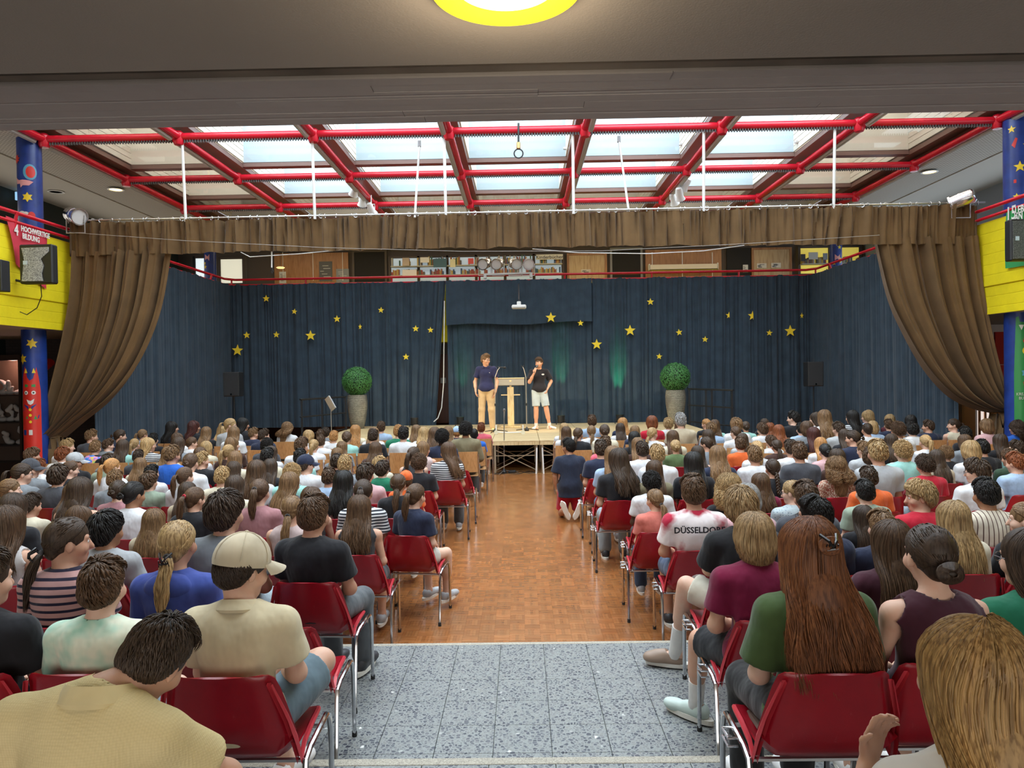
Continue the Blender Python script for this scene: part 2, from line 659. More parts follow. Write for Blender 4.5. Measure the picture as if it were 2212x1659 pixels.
def copy_thing(root, loc, rotz, label, group=None):
    r = root.copy()
    COL.objects.link(r)
    r.location = loc
    r.rotation_euler = (0, 0, rotz)
    r['label'] = label
    if group:
        r['group'] = group
    for ch in root.children:
        c = ch.copy()
        COL.objects.link(c)
        c.parent = r
        for g in ch.children:
            d = g.copy()
            COL.objects.link(d)
            d.parent = c
    return r


def text(name, s, size, m, parent=None, loc=(0, 0, 0), rot=(PI / 2, 0, 0), ext=0.001, align='CENTER', shear=0, bold=0.0):
    cu = bpy.data.curves.new(name, 'FONT')
    cu.body = s
    cu.size = size
    cu.extrude = ext
    cu.align_x = align
    cu.align_y = 'CENTER'
    cu.shear = shear
    cu.offset = bold
    cu.resolution_u = 2
    cu.materials.append(m)
    o = bpy.data.objects.new(name, cu)
    me = bpy.data.meshes.new_from_object(o)
    o2 = bpy.data.objects.new(name, me)
    bpy.data.objects.remove(o)
    o2.location = loc
    o2.rotation_euler = rot
    if parent:
        o2.parent = parent
    COL.objects.link(o2)
    return o2


def structure(name, mb, m, parent=None, smooth=False):
    o = mb.build(name, m, parent, smooth)
    if parent is None:
        o['kind'] = 'structure'
    return o

# ------------------------------------------------------------------ levels and floor
L1, L2 = 0.17, 0.34
Y_STEP2, Y_STEP1 = 3.40, 5.33
structure('floor', MB().box(-12, 12, Y_STEP1 - 0.1, 25, -0.12, -0.006), PARQBASE)


def parquet_mesh(blocks, name):
    """blocks: list of (cx, cy, turned); every block is five oak fingers with open joints"""
    vs, fs, cs = [], [], []
    g = 0.0004
    for (cx, cy, turn) in blocks:
        base = random.uniform(0.84, 1.14)
        g = 0.0004 if len(blocks) == 1 else 0.0002
        for k in range(5):
            a0, a1 = -0.0625 + g, 0.0625 - g
            b0, b1 = -0.0625 + 0.025 * k + g, -0.0625 + 0.025 * (k + 1) - g
            x0, x1, y0, y1 = (a0, a1, b0, b1) if not turn else (b0, b1, a0, a1)
            h = random.uniform(-0.0003, 0.0003) if len(blocks) == 1 else 0.0
            o = len(vs)
            vs += [(cx + x0, cy + y0, -0.006), (cx + x1, cy + y0, -0.006), (cx + x1, cy + y1, -0.006), (cx + x0, cy + y1, -0.006),
                   (cx + x0, cy + y0, h), (cx + x1, cy + y0, h), (cx + x1, cy + y1, h), (cx + x0, cy + y1, h)]
            fs += [(o + 4, o + 5, o + 6, o + 7), (o, o + 1, o + 5, o + 4), (o + 1, o + 2, o + 6, o + 5), (o + 2, o + 3, o + 7, o + 6), (o + 3, o, o + 4, o + 7)]
            t = base * random.uniform(0.86, 1.14)
            w = random.uniform(-0.06, 0.06)
            cs += [(t, t * (1 + w), t * (1 + 2 * w), 1)] * 8
    me = bpy.data.meshes.new(name)
    me.from_pydata(vs, [], fs)
    at = me.color_attributes.new('tint', 'FLOAT_COLOR', 'POINT')
    at.data.foreach_set('color', np.array(cs, dtype=np.float32).ravel())
    me.materials.append(PARQ)
    return me


floor_o = bpy.data.objects['floor']
OAK = (0.30, 0.118, 0.038)
pm = [parquet_mesh([(0, 0, i % 2)], 'parquet_block') for i in range(16)]
rest, n_b = [], 0
for j in range(81):
    cy = Y_STEP1 + 0.065 + 0.125 * j
    for i in range(-17, 17):
        cx = 0.0625 + 0.125 * i
        turn = (i + j) % 2
        if abs(cx) < 1.26 and n_b < 300:
            o = link('parquet_block', pm[random.randrange(8) * 2 + turn], None, floor_o, OAK, (cx, cy, 0))
            n_b += 1
        else:
            rest.append((cx, cy, turn))
o = link('parquet_blocks', parquet_mesh(rest, 'parquet_blocks'), None, floor_o, OAK)
o['kind'] = 'stuff'

# terrazzo landing (one step up) and the foyer floor (two steps up)
f1 = structure('floor_terrazzo', MB().box(-12, 12, Y_STEP2 - 0.05, Y_STEP1 - 0.045, -0.12, L1 - 0.012), TERR)
f2 = structure('floor_foyer', MB().box(-12, 12, -8, Y_STEP2 - 0.06, -0.12, L2 - 0.012), TERR)
x_line = W(1064.5, 1637.8, 3.74).x
tile = MB().box(-0.1508, 0.1508, -0.1508, 0.1508, -0.012, 0, bev=0.0012).mesh('terrazzo_tile')
tile.materials.append(TERR)
for j in range(7):
    cy = 5.335 - 0.045 - 0.152 - 0.304 * j
    if cy < Y_STEP2 - 0.1:
        break
    for i in range(-9, 10):
        link('terrazzo_tile', tile, None, f1, None, (x_line + 0.152 + 0.3045 * i, cy, L1))
for j in range(2):
    for i in range(-7, 8):
        link('terrazzo_tile', tile, None, f2, None, (x_line + 0.152 + 0.3045 * i, Y_STEP2 - 0.06 - 0.152 - 0.304 * j, L2))
structure('trim_1', MB().box(-9, 9, Y_STEP1 - 0.044, Y_STEP1, -0.05, L1 + 0.0015, bev=0.003), NOSING)
structure('trim_2', MB().box(-9, 9, Y_STEP2 - 0.058, Y_STEP2, 0.0, L2 + 0.0015, bev=0.003), NOSING)

# ------------------------------------------------------------------ concrete shell
BE = EYE + 0.90          # underside of the galleries
MIDF = EYE + 1.38        # crease of the fascia
TOPF = EYE + 2.52        # top of the parapet
GX, GY0, GY1 = 8.25, 2.64, 20.9


def side_gallery(sx):
    mb = MB()
    poly = [(sx * (GX + 0.035), TOPF - 0.002), (sx * (GX + 0.16), TOPF - 0.002), (sx * (GX + 0.16), 3.62), (sx * 11.4, 3.62), (sx * 11.4, BE + 0.002), (sx * (GX + 0.075), BE + 0.002), (sx * (GX + 0.035), MIDF)]
    mb.prism(poly, GY0 + 0.002, 25)
    return mb


def yellow_face(sx):
    poly = [(sx * GX, MIDF + 0.012), (sx * GX, TOPF), (sx * (GX + 0.036), TOPF), (sx * (GX + 0.036), MIDF), (sx * (GX + 0.076), BE), (sx * (GX + 0.05), BE), (sx * (GX + 0.02), MIDF - 0.004), (sx * (GX + 0.03), MIDF)]
    return MB().prism(poly, GY0, 25)


GREYSLAB = mat('gallery_slab_grey', (0.36, 0.34, 0.31), 0.8)
structure('wall_gallery_slab_left', side_gallery(-1), GREYSLAB)
structure('wall_gallery_slab_right', side_gallery(1), GREYSLAB)
structure('wall_gallery_parapet_left', yellow_face(-1), YELLOW)
structure('wall_gallery_parapet_right', yellow_face(1), YELLOW)
mb = MB().prism([(GY1, MIDF + 0.012), (GY1, TOPF), (GY1 + 0.16, TOPF), (GY1 + 0.16, 3.62), (25, 3.62), (25, BE), (GY1 + 0.05, BE), (GY1 + 0.02, MIDF)], -8.25, 8.25, 'YZ')
structure('wall_gallery_parapet_back', mb, YELLOW)
# the foyer beam overhead and the hung foyer ceiling behind a shadow gap
SOFF = EYE + 0.90
s0 = 0.90 / -(ray(1106, 262).z * -1) if False else 0.90 / ray(1106, 260).z
s1 = 0.90 / ray(1106, 163).z
beam_o = structure('ceiling_beam', MB().box(-12, 12, s1, s0, SOFF + 0.004, SOFF + 1.7), BEAMCON)
rb_ = random.Random(8)
for k in range(7):
    ya, yb_ = s1 + (s0 - s1) * k / 7, s1 + (s0 - s1) * (k + 1) / 7
    x = -6.0 + rb_.uniform(0, 1.5)
    while x < 6:
        x2_ = min(6.2, x + rb_.uniform(1.4, 3.4))
        MB().box(x + 0.0008, x2_ - 0.0008, ya + 0.0008, yb_ - 0.0008, SOFF + rb_.uniform(-0.0015, 0.0015), SOFF + 0.01).build('board', BEAMCON, beam_o)
        x = x2_
s2 = 0.85 / ray(1106, 137).z
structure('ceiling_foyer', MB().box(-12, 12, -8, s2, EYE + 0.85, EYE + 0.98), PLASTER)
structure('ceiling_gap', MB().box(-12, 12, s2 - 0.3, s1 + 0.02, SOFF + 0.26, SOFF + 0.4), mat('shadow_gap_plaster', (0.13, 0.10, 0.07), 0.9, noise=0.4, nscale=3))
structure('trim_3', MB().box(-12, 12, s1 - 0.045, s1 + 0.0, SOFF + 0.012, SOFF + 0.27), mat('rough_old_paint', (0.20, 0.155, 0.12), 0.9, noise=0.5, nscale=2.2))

# outer walls of the galleries
structure('wall_left', MB().box(-11.6, -11.35, 2.4, 25, -0.1, 7.2), DARKWALL)
structure('wall_right', MB().box(11.35, 11.6, 2.4, 25, -0.1, 7.2), mat('pale_upper_wall', (0.30, 0.34, 0.38), 0.8))
structure('wall_back', MB().box(-11.6, 11.6, 24.6, 24.9, 3.6, 7.2), UPPERWALL)
structure('wall_back_lower', MB().box(-11.6, 11.6, 23.0, 23.2, -0.1, 3.1), DARKWOOD)
structure('wall_foyer_left', MB().box(-12, -11.8, -8, 2.6, -0.1, 3.1), mat('foyer_wall', (0.35, 0.30, 0.25), 0.8))
structure('wall_foyer_right', MB().box(11.8, 12, -8, 2.6, -0.1, 3.1), mat('foyer_wall', (0.35, 0.30, 0.25), 0.8))
structure('wall_front_upper', MB().box(-11.6, 11.6, 2.2, 2.4, 3.6, 7.2), UPWHITE)

# ceiling round the roof light: perforated band, then plain boards
for sx, nm in ((-1, 'left'), (1, 'right')):
    a, b_2 = sx * 8.62, sx * 9.75
    structure('ceiling_perforated_' + nm, MB().box(min(a, b_2), max(a, b_2), 2.4, 24.6, TUBE_Z + 0.0, TUBE_Z + 0.12), PERF)
    a, b_2 = sx * 9.75, sx * 11.35
    structure('ceiling_plain_' + nm, MB().box(min(a, b_2), max(a, b_2), 2.4, 24.6, TUBE_Z - 0.02, TUBE_Z + 0.12), UPWHITE)
structure('ceiling_back', MB().box(-8.62, 8.62, NODE_Y[7] + 0.18, 24.6, TUBE_Z, TUBE_Z + 0.12), UPWHITE)
structure('ceiling_front', MB().box(-8.62, 8.62, 2.4, 2.66, TUBE_Z, TUBE_Z + 0.12), UPWHITE)

# ------------------------------------------------------------------ roof light
TR = 0.068
sk = thing('roof_light_frame', 'red tubular grid under the glass roof light above the hall', 'roof frame', (0, 0, 0))
for y in NODE_Y[1:]:
    for i in range(7):
        MB().tube([(NODE_X[i], y, TUBE_Z), (NODE_X[i + 1], y, TUBE_Z)], TR, 12).build('cross_tube', REDPAINT, sk, True)
for x in NODE_X:
    for j in range(7):
        MB().tube([(x, NODE_Y[j], TUBE_Z), (x, NODE_Y[j + 1], TUBE_Z)], TR, 12).build('long_tube', REDPAINT, sk, True)
node = MB().lathe([(0.0, -0.15), (0.075, -0.145), (0.10, -0.09), (0.10, 0.06), (0.06, 0.1), (0, 0.1)], seg=12).mesh('node', True)
node.materials.append(REDPAINT)
for y in NODE_Y[4:7]:
    for x in NODE_X:
        link('node', node, None, sk, None, (x, y, TUBE_Z))
# comb strips under the cross tubes
for y in NODE_Y[4:7]:
    for i in range(7):
        mb = MB()
        n = 46
        for k in range(n):
            x = NODE_X[i] + 0.12 + (2.414 - 0.24) * k / (n - 1)
            mb.box(x - 0.010, x + 0.010, y - 0.03, y - 0.004, TUBE_Z - TR - 0.045, TUBE_Z - TR + 0.012)
        mb.box(NODE_X[i] + 0.1, NODE_X[i + 1] - 0.1, y - 0.004, y + 0.02, TUBE_Z - TR - 0.018, TUBE_Z - TR + 0.01)
        o = mb.build('cable_comb', mat('dark_comb', (0.10, 0.09, 0.09), 0.6), sk)
        o['kind'] = 'stuff'
# grey light trays beside the long tubes
tray = MB().tube([(0, 0.15, 0), (0, 2.61, 0)], 0.05, 8).mesh('light_tray', True)
tray.materials.append(mat('grey_light_tray', (0.45, 0.44, 0.42), 0.4))
for j in range(3, 7):
    for i, x in enumerate(NODE_X):
        off = 0.085 if x < 0 else -0.085
        link('light_tray', tray, None, sk, None, (x - off, NODE_Y[j], TUBE_Z - 0.065))
# brown timber frames round every bay
bf = thing('roof_light_bay_frames', 'brown timber frames of the roof light bays above the red tubes', 'window frame', (0, 0, 0))
for y in NODE_Y[1:]:
    MB().box(-8.62, 8.62, y - 0.10, y + 0.10, FRAME_Z - 0.03, FRAME_Z + 0.06).build('cross_rail', BROWNFRAME, bf)
for i, x in enumerate(NODE_X):
    w = 0.15
    MB().box(x - w, x + w, 2.66, NODE_Y[7], FRAME_Z - 0.05, FRAME_Z + 0.05).build('long_rail', BROWNFRAME, bf)
for sx in (-1, 1):
    MB().box(min(sx * 8.56, sx * 8.72), max(sx * 8.56, sx * 8.72), 2.5, NODE_Y[7], TUBE_Z, FRAME_Z + 0.05).build('edge_board', BROWNFRAME, bf)
# shafts: planked side walls, plain end walls, unseen lids added to dim the outer bays
sh, sh2 = MB(), MB()
for j in range(1, 7):
    y0, y1 = NODE_Y[j], NODE_Y[j + 1]
    for i in range(7):
        x0, x1 = NODE_X[i], NODE_X[i + 1]
        (sh if i in (0, 6) or j == 6 else sh2).box(x0 + 0.16, x1 - 0.16, y1 - 0.11, y1 - 0.06, FRAME_Z + 0.06, SKY_TOP + 0.3)
        if i in (0, 6) or j == 6:
            sh.box(x0, x1, y0, y1, SKY_TOP + 0.26, SKY_TOP + 0.36)
shaft = structure('ceiling_skylight_shafts', sh, SHAFT)
structure('ceiling_skylight_shafts_inner', sh2, SHAFTIN)
plank = MB().box(-0.014, 0.014, 0.10, 2.66, 0.0, 0.112, bev=0.004).mesh('plank')
plank.materials.append(SHAFT)
for j in range(4, 7):
    for i in range(7):
        for side, x in ((0, NODE_X[i] + 0.165), (1, NODE_X[i + 1] - 0.165)):
            if (side == 0) == (i <= 3) or i == 3:
                for k in range(10):
                    link('plank', plank, None, shaft, None, (x, NODE_Y[j], FRAME_Z + 0.06 + 0.118 * k))
roof = structure('roof', MB().box(-11.6, -5.9, 2.2, 25, 7.9, 8.0).box(5.9, 11.6, 2.2, 25, 7.9, 8.0).box(-11.6, 11.6, NODE_Y[6], 25, 7.9, 8.0).box(-11.6, 11.6, 0, 2.5, 7.3, 7.4), SHAFT)  # unseen; laid out to keep daylight off the outer bays
# glass panes of the bays
PANE, pn, pb = nt('clear_roof_glass')
tr_ = pn.nodes.new('ShaderNodeBsdfTransparent')
gl_ = pn.nodes.new('ShaderNodeBsdfGlossy')
gl_.inputs['Roughness'].default_value = 0.02
mx_ = pn.nodes.new('ShaderNodeMixShader')
mx_.inputs[0].default_value = 0.06
pn.links.new(tr_.outputs[0], mx_.inputs[1])
pn.links.new(gl_.outputs[0], mx_.inputs[2])
pn.links.new(mx_.outputs[0], pn.nodes['Material Output'].inputs[0])
pane_me = MB().box(-1.03, 1.03, 0.12, 2.64, 0, 0.008).mesh('pane')
pane_me.materials.append(PANE)
for j in range(4, 7):
    for i in range(7):
        link('pane', pane_me, None, bf, None, ((NODE_X[i] + NODE_X[i + 1]) / 2, NODE_Y[j], FRAME_Z + 0.04))

# opener rods, ring and reflections seen in the roof light
t = thing('skylight_ring_hook', 'black pull rod ending in a ring, hanging from the middle of the roof light', 'pull rod', (0, 0, 0))
a = W(1120, 266, 13.13)
b_1 = W(1120, 322, 13.13)
MB().tube([a, b_1], 0.018, 8).build('rod', BLACK, t, True)
ring = MB().tube([b_1 + Vector((0.078 * math.sin(q), 0, -0.078 + 0.078 * math.cos(q))) for q in np.linspace(0, 2 * PI, 25)], 0.012, 6, False)
ring.build('ring', BLACK, t, True)
MB().box(b_1.x - 0.035, b_1.x + 0.035, b_1.y - 0.03, b_1.y + 0.03, b_1.z, b_1.z + 0.12, bev=0.012).build('gear_box', mat('brass_gear', (0.6, 0.45, 0.2), 0.35, 0.8), t)
for k, (xa, ya, xb, yb, lab) in enumerate(((906, 315, 896, 470, 'slanting silver rod hanging from the roof light above the gap of the dark curtain'), (1337, 305, 1359, 462, 'slanting silver rod hanging from the roof light, right of the ring hook'))):
    t = thing('slanting_rod', lab, 'rod')
    MB().tube([W(xa, ya, 13.9), W(xb, yb, 13.3)], 0.02, 8).build('rod', WHITEPAINT, t, True)
    p = W(xa, ya, 13.9)
    MB().box(p.x - 0.03, p.x + 0.03, p.y - 0.03, p.y + 0.03, p.z - 0.02, p.z + 0.1, bev=0.006).build('bracket', STEEL, t)
for k, (xx, yy) in enumerate(((1224, 318), (1474, 309), (1724, 304))):
    t = thing('window_opener', ('small white opener arm on the roof light bay right of the ring hook', 'small white opener arm on the roof light bay over the lectern side lamps', 'small white opener arm on the roof light bay near the right end')[k], 'window opener')
    p = W(xx, yy, 15.6)
    q = W(xx + 40, yy - 62, 15.6)
    MB().tube([p, q], 0.022, 6).build('arm', WHITEPAINT, t, True)
    MB().box(p.x - 0.07, p.x + 0.07, p.y - 0.03, p.y + 0.03, p.z - 0.05, p.z, bev=0.008).build('foot', STEEL, t)

# track lamps on the long tubes
def track_lamp(px, py, tilt, lab):
    p = W(px, py, 17.0 if py < 425 else 17.9)
    t = thing('track_lamp', lab, 'lamp', p, 0.0, 'white track lamps on the red tubes')
    m = Matrix.Rotation(tilt, 4, 'Y') @ Matrix.Rotation(math.radians(35), 4, 'X')
    MB().lathe([(0.0, 0.16), (0.06, 0.155), (0.075, 0.10), (0.08, -0.04), (0.115, -0.13), (0.105, -0.135), (0.06, -0.05), (0, -0.04)], seg=16, mtx=m).build('housing', WHITEPAINT, t, True)
    MB().lathe([(0.0, -0.10), (0.095, -0.11)], seg=16, mtx=m).build('reflector', STEEL, t, True)
    MB().tube([(0, 0, 0.1), (0, 0, 0.34)], 0.014, 6).tube([(-0.085, 0, 0), (-0.085, 0, 0.12), (0.085, 0, 0.12), (0.085, 0, 0)], 0.010, 6).build('yoke', WHITEPAINT, t, True)


for a in ((766, 411, 0.5, 'white track lamp on red tube, topmost of three above pelmet, left of centre'), (783, 433, 0.3, 'white track lamp on red tube, middle of three above pelmet, left of centre'), (802, 452, -0.3, 'white track lamp on red tube, lowest of three above pelmet, left of centre'),
          (1481, 399, 0.5, 'white track lamp on red tube, topmost of three above pelmet, right of centre'), (1468, 420, -0.3, 'white track lamp on red tube, middle of three above pelmet, right of centre'), (1455, 431, -0.5, 'white track lamp on red tube, lowest of three above pelmet, right of centre')):
    track_lamp(*a)

# recessed ceiling lights and vents
def downlight(px, py, ring_m, lab, lit=True):
    d = ray(px, py)
    y = (TUBE_Z - 0.015 - EYE) / d.z
    p = W(px, py, y)
    t = thing('recessed_ceiling_light', lab, 'ceiling light', (p.x, p.y, TUBE_Z - 0.03))
    MB().lathe([(0.13, 0.01), (0.17, 0.0), (0.175, -0.008), (0.14, -0.012), (0.13, 0.0)], seg=24).build('rim', ring_m, t, True)
    if lit:
        MB().lathe([(0.0, 0.0), (0.132, 0.0)], seg=24).build('lens', mat('warm_lit_lens', (1.0, 0.80, 0.42), 0.5, emit=3.0), t)
    else:
        MB().lathe([(0.0, 0.0), (0.132, 0.0)], seg=24).build('grille', mat('vent_grey', (0.25, 0.23, 0.2), 0.7), t)


downlight(250, 408, WHITEPAINT, 'lit round ceiling light left of the roof light')
downlight(2008, 370, WHITEPAINT, 'lit round ceiling light right of the roof light')
downlight(121, 413, WHITEPAINT, 'unlit round vent in the ceiling beside the blue column', False)

# the yellow ringed foyer lamp close overhead
pz = EYE + 0.845
py_ = 0.845 / ray(1096, 47).z
t = thing('round_foyer_lamp', 'large round ceiling lamp with a yellow ring, close overhead', 'ceiling lamp', (W(1096, 40, py_).x, py_ - 0.168, pz))
MB().lathe([(0.085, 0.004), (0.12, -0.004), (0.165, -0.012), (0.168, -0.006), (0.165, 0.006)], seg=56).build('ring', mat('bright_yellow_ring', (0.95, 0.70, 0.02), 0.35), t, True)
MB().lathe([(0.115, -0.002), (0.115, 0.0), (0, 0.0)], seg=48).build('diffuser', mat('lit_diffuser', (1.0, 0.93, 0.62), 0.5, emit=2.2), t)
l = bpy.data.lights.new('foyer_lamp_light', 'POINT')
l.energy, l.color, l.shadow_soft_size = 9, (1.0, 0.86, 0.6), 0.1
o = bpy.data.objects.new('foyer_lamp_light', l)
o.location = (t.location.x, t.location.y, pz - 0.12)
COL.objects.link(o)

# ------------------------------------------------------------------ red railings of the gallery
def rail_thing(lab, pts, posts):
    t = thing('gallery_railing', lab, 'railing')
    top = [Vector((x, y, EYE + 2.74)) for x, y in pts]
    low = [Vector((x, y, EYE + 2.585)) for x, y in pts]
    MB().tube(top, 0.033, 10).build('top_rail', REDPAINT, t, True)
    MB().tube(low, 0.028, 10).build('lower_rail', REDPAINT, t, True)
    for x, y, dx, dy in posts:
        MB().tube([(x, y, TOPF - 0.02), (x, y, EYE + 2.58), (x + dx, y + dy, EYE + 2.74)], 0.026, 8).build('post', REDPAINT, t, True)
    return t


rail_thing('red railing along the left gallery', [(-8.2, 2.8), (-8.2, 20.55), (-8.0, 20.82)], [(-8.2, y, 0.05, 0.0) for y in (4.5, 7, 9.5, 12.0, 14.5, 17.0, 19.6)])
rail_thing('red railing along the right gallery', [(8.2, 2.8), (8.2, 20.55), (8.0, 20.82)], [(8.2, y, -0.05, 0.0) for y in (4.5, 7, 9.5, 12.0, 14.5, 17.0, 19.6)])
rail_thing('red railing along the back gallery above the dark stage curtain', [(-8.0, 20.82), (8.0, 20.82)], [(W(px, 600, 20.82).x, 20.82, 0.0, 0.0) for px in (500, 660, 846, 1036, 1220, 1408, 1596, 1762)])

# ------------------------------------------------------------------ painted columns
def wrap(mb, cx, cy, R, poly, cz, sub=3):
    """poly [(u, v)] metres on the column skin as seen from the camera side, facing -y"""
    dense = []
    for i in range(len(poly)):
        p, q = poly[i], poly[(i + 1) % len(poly)]
        k = max(1, int(math.hypot(q[0] - p[0], q[1] - p[1]) / 0.035))
        dense += [(p[0] + (q[0] - p[0]) * j / k, p[1] + (q[1] - p[1]) * j / k) for j in range(k)]
    poly = dense
    n = len(poly)
    c = (sum(p[0] for p in poly) / n, sum(p[1] for p in poly) / n)
    def pt(u, v):
        a = u / R
        return (cx + R * math.sin(a), cy - R * math.cos(a), cz + v)
    rings = [[pt(c[0] + (u - c[0]) * k / sub, c[1] + (v - c[1]) * k / sub) for u, v in poly] for k in range(sub, 0, -1)]
    vs = [p for r in rings for p in r] + [pt(*c)]
    fs = []
    for k in range(sub - 1):
        for i in range(n):
            fs.append((k * n + i, k * n + (i + 1) % n, (k + 1) * n + (i + 1) % n, (k + 1) * n + i))
    for i in range(n):
        fs.append(((sub - 1) * n + i, (sub - 1) * n + (i + 1) % n, sub * n))
    mb.add(vs, fs)


def star_poly(r, cu=0, cv=0, rot=0, n=5, inner=0.42):
    return [(cu + (r if k % 2 == 0 else r * inner) * math.sin(PI * k / n + rot), cv + (r if k % 2 == 0 else r * inner) * math.cos(PI * k / n + rot)) for k in range(2 * n)]


def disc_poly(r, cu, cv, n=14, ry=None):
    ry = ry or r
    return [(cu + r * math.sin(2 * PI * k / n), cv + ry * math.cos(2 * PI * k / n)) for k in range(n)]


def rect_poly(u0, u1, v0, v1):
    return [(u0, v0), ((u0 + u1) / 2, v0), (u1, v0), (u1, (v0 + v1) / 2), (u1, v1), ((u0 + u1) / 2, v1), (u0, v1), (u0, (v0 + v1) / 2)]


COLBLUE = mat('painted_column_blue', (0.015, 0.045, 0.24), 0.35, noise=0.25, nscale=5)
P_YEL, P_RED, P_GRN, P_WHT, P_PNK, P_BLK, P_ORG, P_SKY = (flat('paint_yellow', (0.85, 0.62, 0.03), 0.4), flat('paint_red', (0.62, 0.03, 0.02), 0.35), flat('paint_green', (0.03, 0.25, 0.06), 0.4), flat('paint_white', (0.75, 0.75, 0.7), 0.4),
    flat('paint_pink', (0.75, 0.35, 0.35), 0.4), flat('paint_black', (0.01, 0.01, 0.015), 0.4), flat('paint_orange', (0.80, 0.22, 0.03), 0.4), flat('paint_sky', (0.10, 0.35, 0.50), 0.4))


def column(lab, px, depth, z0, z1, R, motifs):
    c = W(px, 600, depth)
    cx, cy = c.x, depth
    t = thing('painted_column', lab, 'column', (cx, cy, z0))
    MB().lathe([(R, 0), (R, z1 - z0)], seg=32).build('shaft', COLBLUE, t, True)
    for nm, m, lift, polys in motifs:
        mb = MB()
        for (poly, cz) in polys:
            wrap(mb, 0, 0, R + 0.003 + 0.002 * lift, poly, cz - z0)
        mb.build(nm, m, t, True)
    return t


def ez(py, depth, px=70):
    return W(px, py, depth).z


D = 13.2
col_l = column('blue column painted with a red crowned figure and yellow stars, beside the left brown curtain', 70, D, 0.0, TUBE_Z, 0.195, [
    ('painted_figure', P_RED, 0, [(rect_poly(-0.15, 0.20, -0.6, 0.42), ez(940, D)), ([(-0.15, 0.40), (0.20, 0.40), (0.20, 0.8), (0.17, 1.05), (0.14, 1.22), (0.09, 1.02), (0.03, 0.98), (-0.02, 1.05), (-0.05, 1.24), (-0.10, 1.05), (-0.13, 0.7)], ez(940, D))]),
    ('painted_green_edge', P_GRN, 0, [([(-0.21, 0), (-0.16, 0), (-0.15, 0.7), (-0.21, 0.9)], ez(940, D)), ([(-0.06, 0), (0.0, 0), (-0.03, 0.07)], ez(905, D)), ([(0.08, 0), (0.14, 0), (0.11, 0.07)], ez(905, D)), (rect_poly(-0.06, 0.0, 0, 0.05), ez(836, D)), (rect_poly(0.06, 0.12, 0, 0.05), ez(836, D))]),
    ('painted_stars', P_YEL, 1, [(star_poly(0.10, 0.08, 0, 0.2, 6, 0.5), ez(743, D)), (star_poly(0.10, -0.10, 0, 0.0, 6, 0.5), ez(776, D)), (star_poly(0.09, 0.07, 0, 0, 6, 0.55), ez(431, D)), (disc_poly(0.025, 0.03, 0), ez(884, D)), (disc_poly(0.025, 0.03, 0), ez(896, D)), (disc_poly(0.025, 0.03, 0), ez(910, D)),
                                 ([(-0.06, 0), (0.0, 0), (-0.03, 0.09)], ez(806, D)), ([(0.07, 0), (0.13, 0), (0.10, 0.09)], ez(806, D))]),
    ('painted_collar', flat('paint_navy', (0.01, 0.04, 0.22), 0.4), 1, [([(-0.10, 0.1), (0.0, 0.0), (0.0, 0.06)], ez(884, D)), ([(0.14, 0.1), (0.05, 0.0), (0.05, 0.06)], ez(884, D)), (rect_poly(-0.12, -0.05, 0, 0.09), ez(938, D))]),
    ('painted_smile', P_WHT, 1, [([(-0.03, 0.05), (0.04, 0.02), (0.10, 0.06), (0.08, -0.02), (0.04, -0.05), (0.0, -0.03)], ez(868, D)), (disc_poly(0.035, -0.035, 0), ez(848, D)), (disc_poly(0.035, 0.09, 0), ez(848, D)), (rect_poly(0.0, 0.06, 0, 0.09), ez(938, D))]),
    ('painted_pupils', P_BLK, 2, [(disc_poly(0.015, -0.035, 0), ez(848, D)), (disc_poly(0.015, 0.09, 0), ez(848, D))]),
    ('painted_swimmer', P_PNK, 1, [([(-0.16, 0.10), (-0.10, 0.04), (0.0, 0.05), (0.10, 0.04), (0.17, 0.02), (0.1, -0.05), (0.0, -0.05), (-0.04, -0.09), (-0.05, -0.02), (-0.13, -0.02)], ez(400, D))]),
    ('painted_moon', P_SKY, 1, [(disc_poly(0.11, 0.12, 0, 18, 0.14), ez(377, D))]),
    ('painted_moon_face', P_RED, 2, [(disc_poly(0.075, 0.13, 0, 16, 0.105), ez(377, D)), (star_poly(0.09, -0.13, 0, 0, 9, 0.6), ez(349, D)), (disc_poly(0.06, 0.13, 0, 10, 0.07), ez(470, D))]),
    ('painted_cloud', P_WHT, 1, [(disc_poly(0.07, -0.03, 0, 12, 0.045), ez(466, D)), (disc_poly(0.05, 0.04, 0.01, 12, 0.04), ez(468, D))]),
])
D2 = 13.0
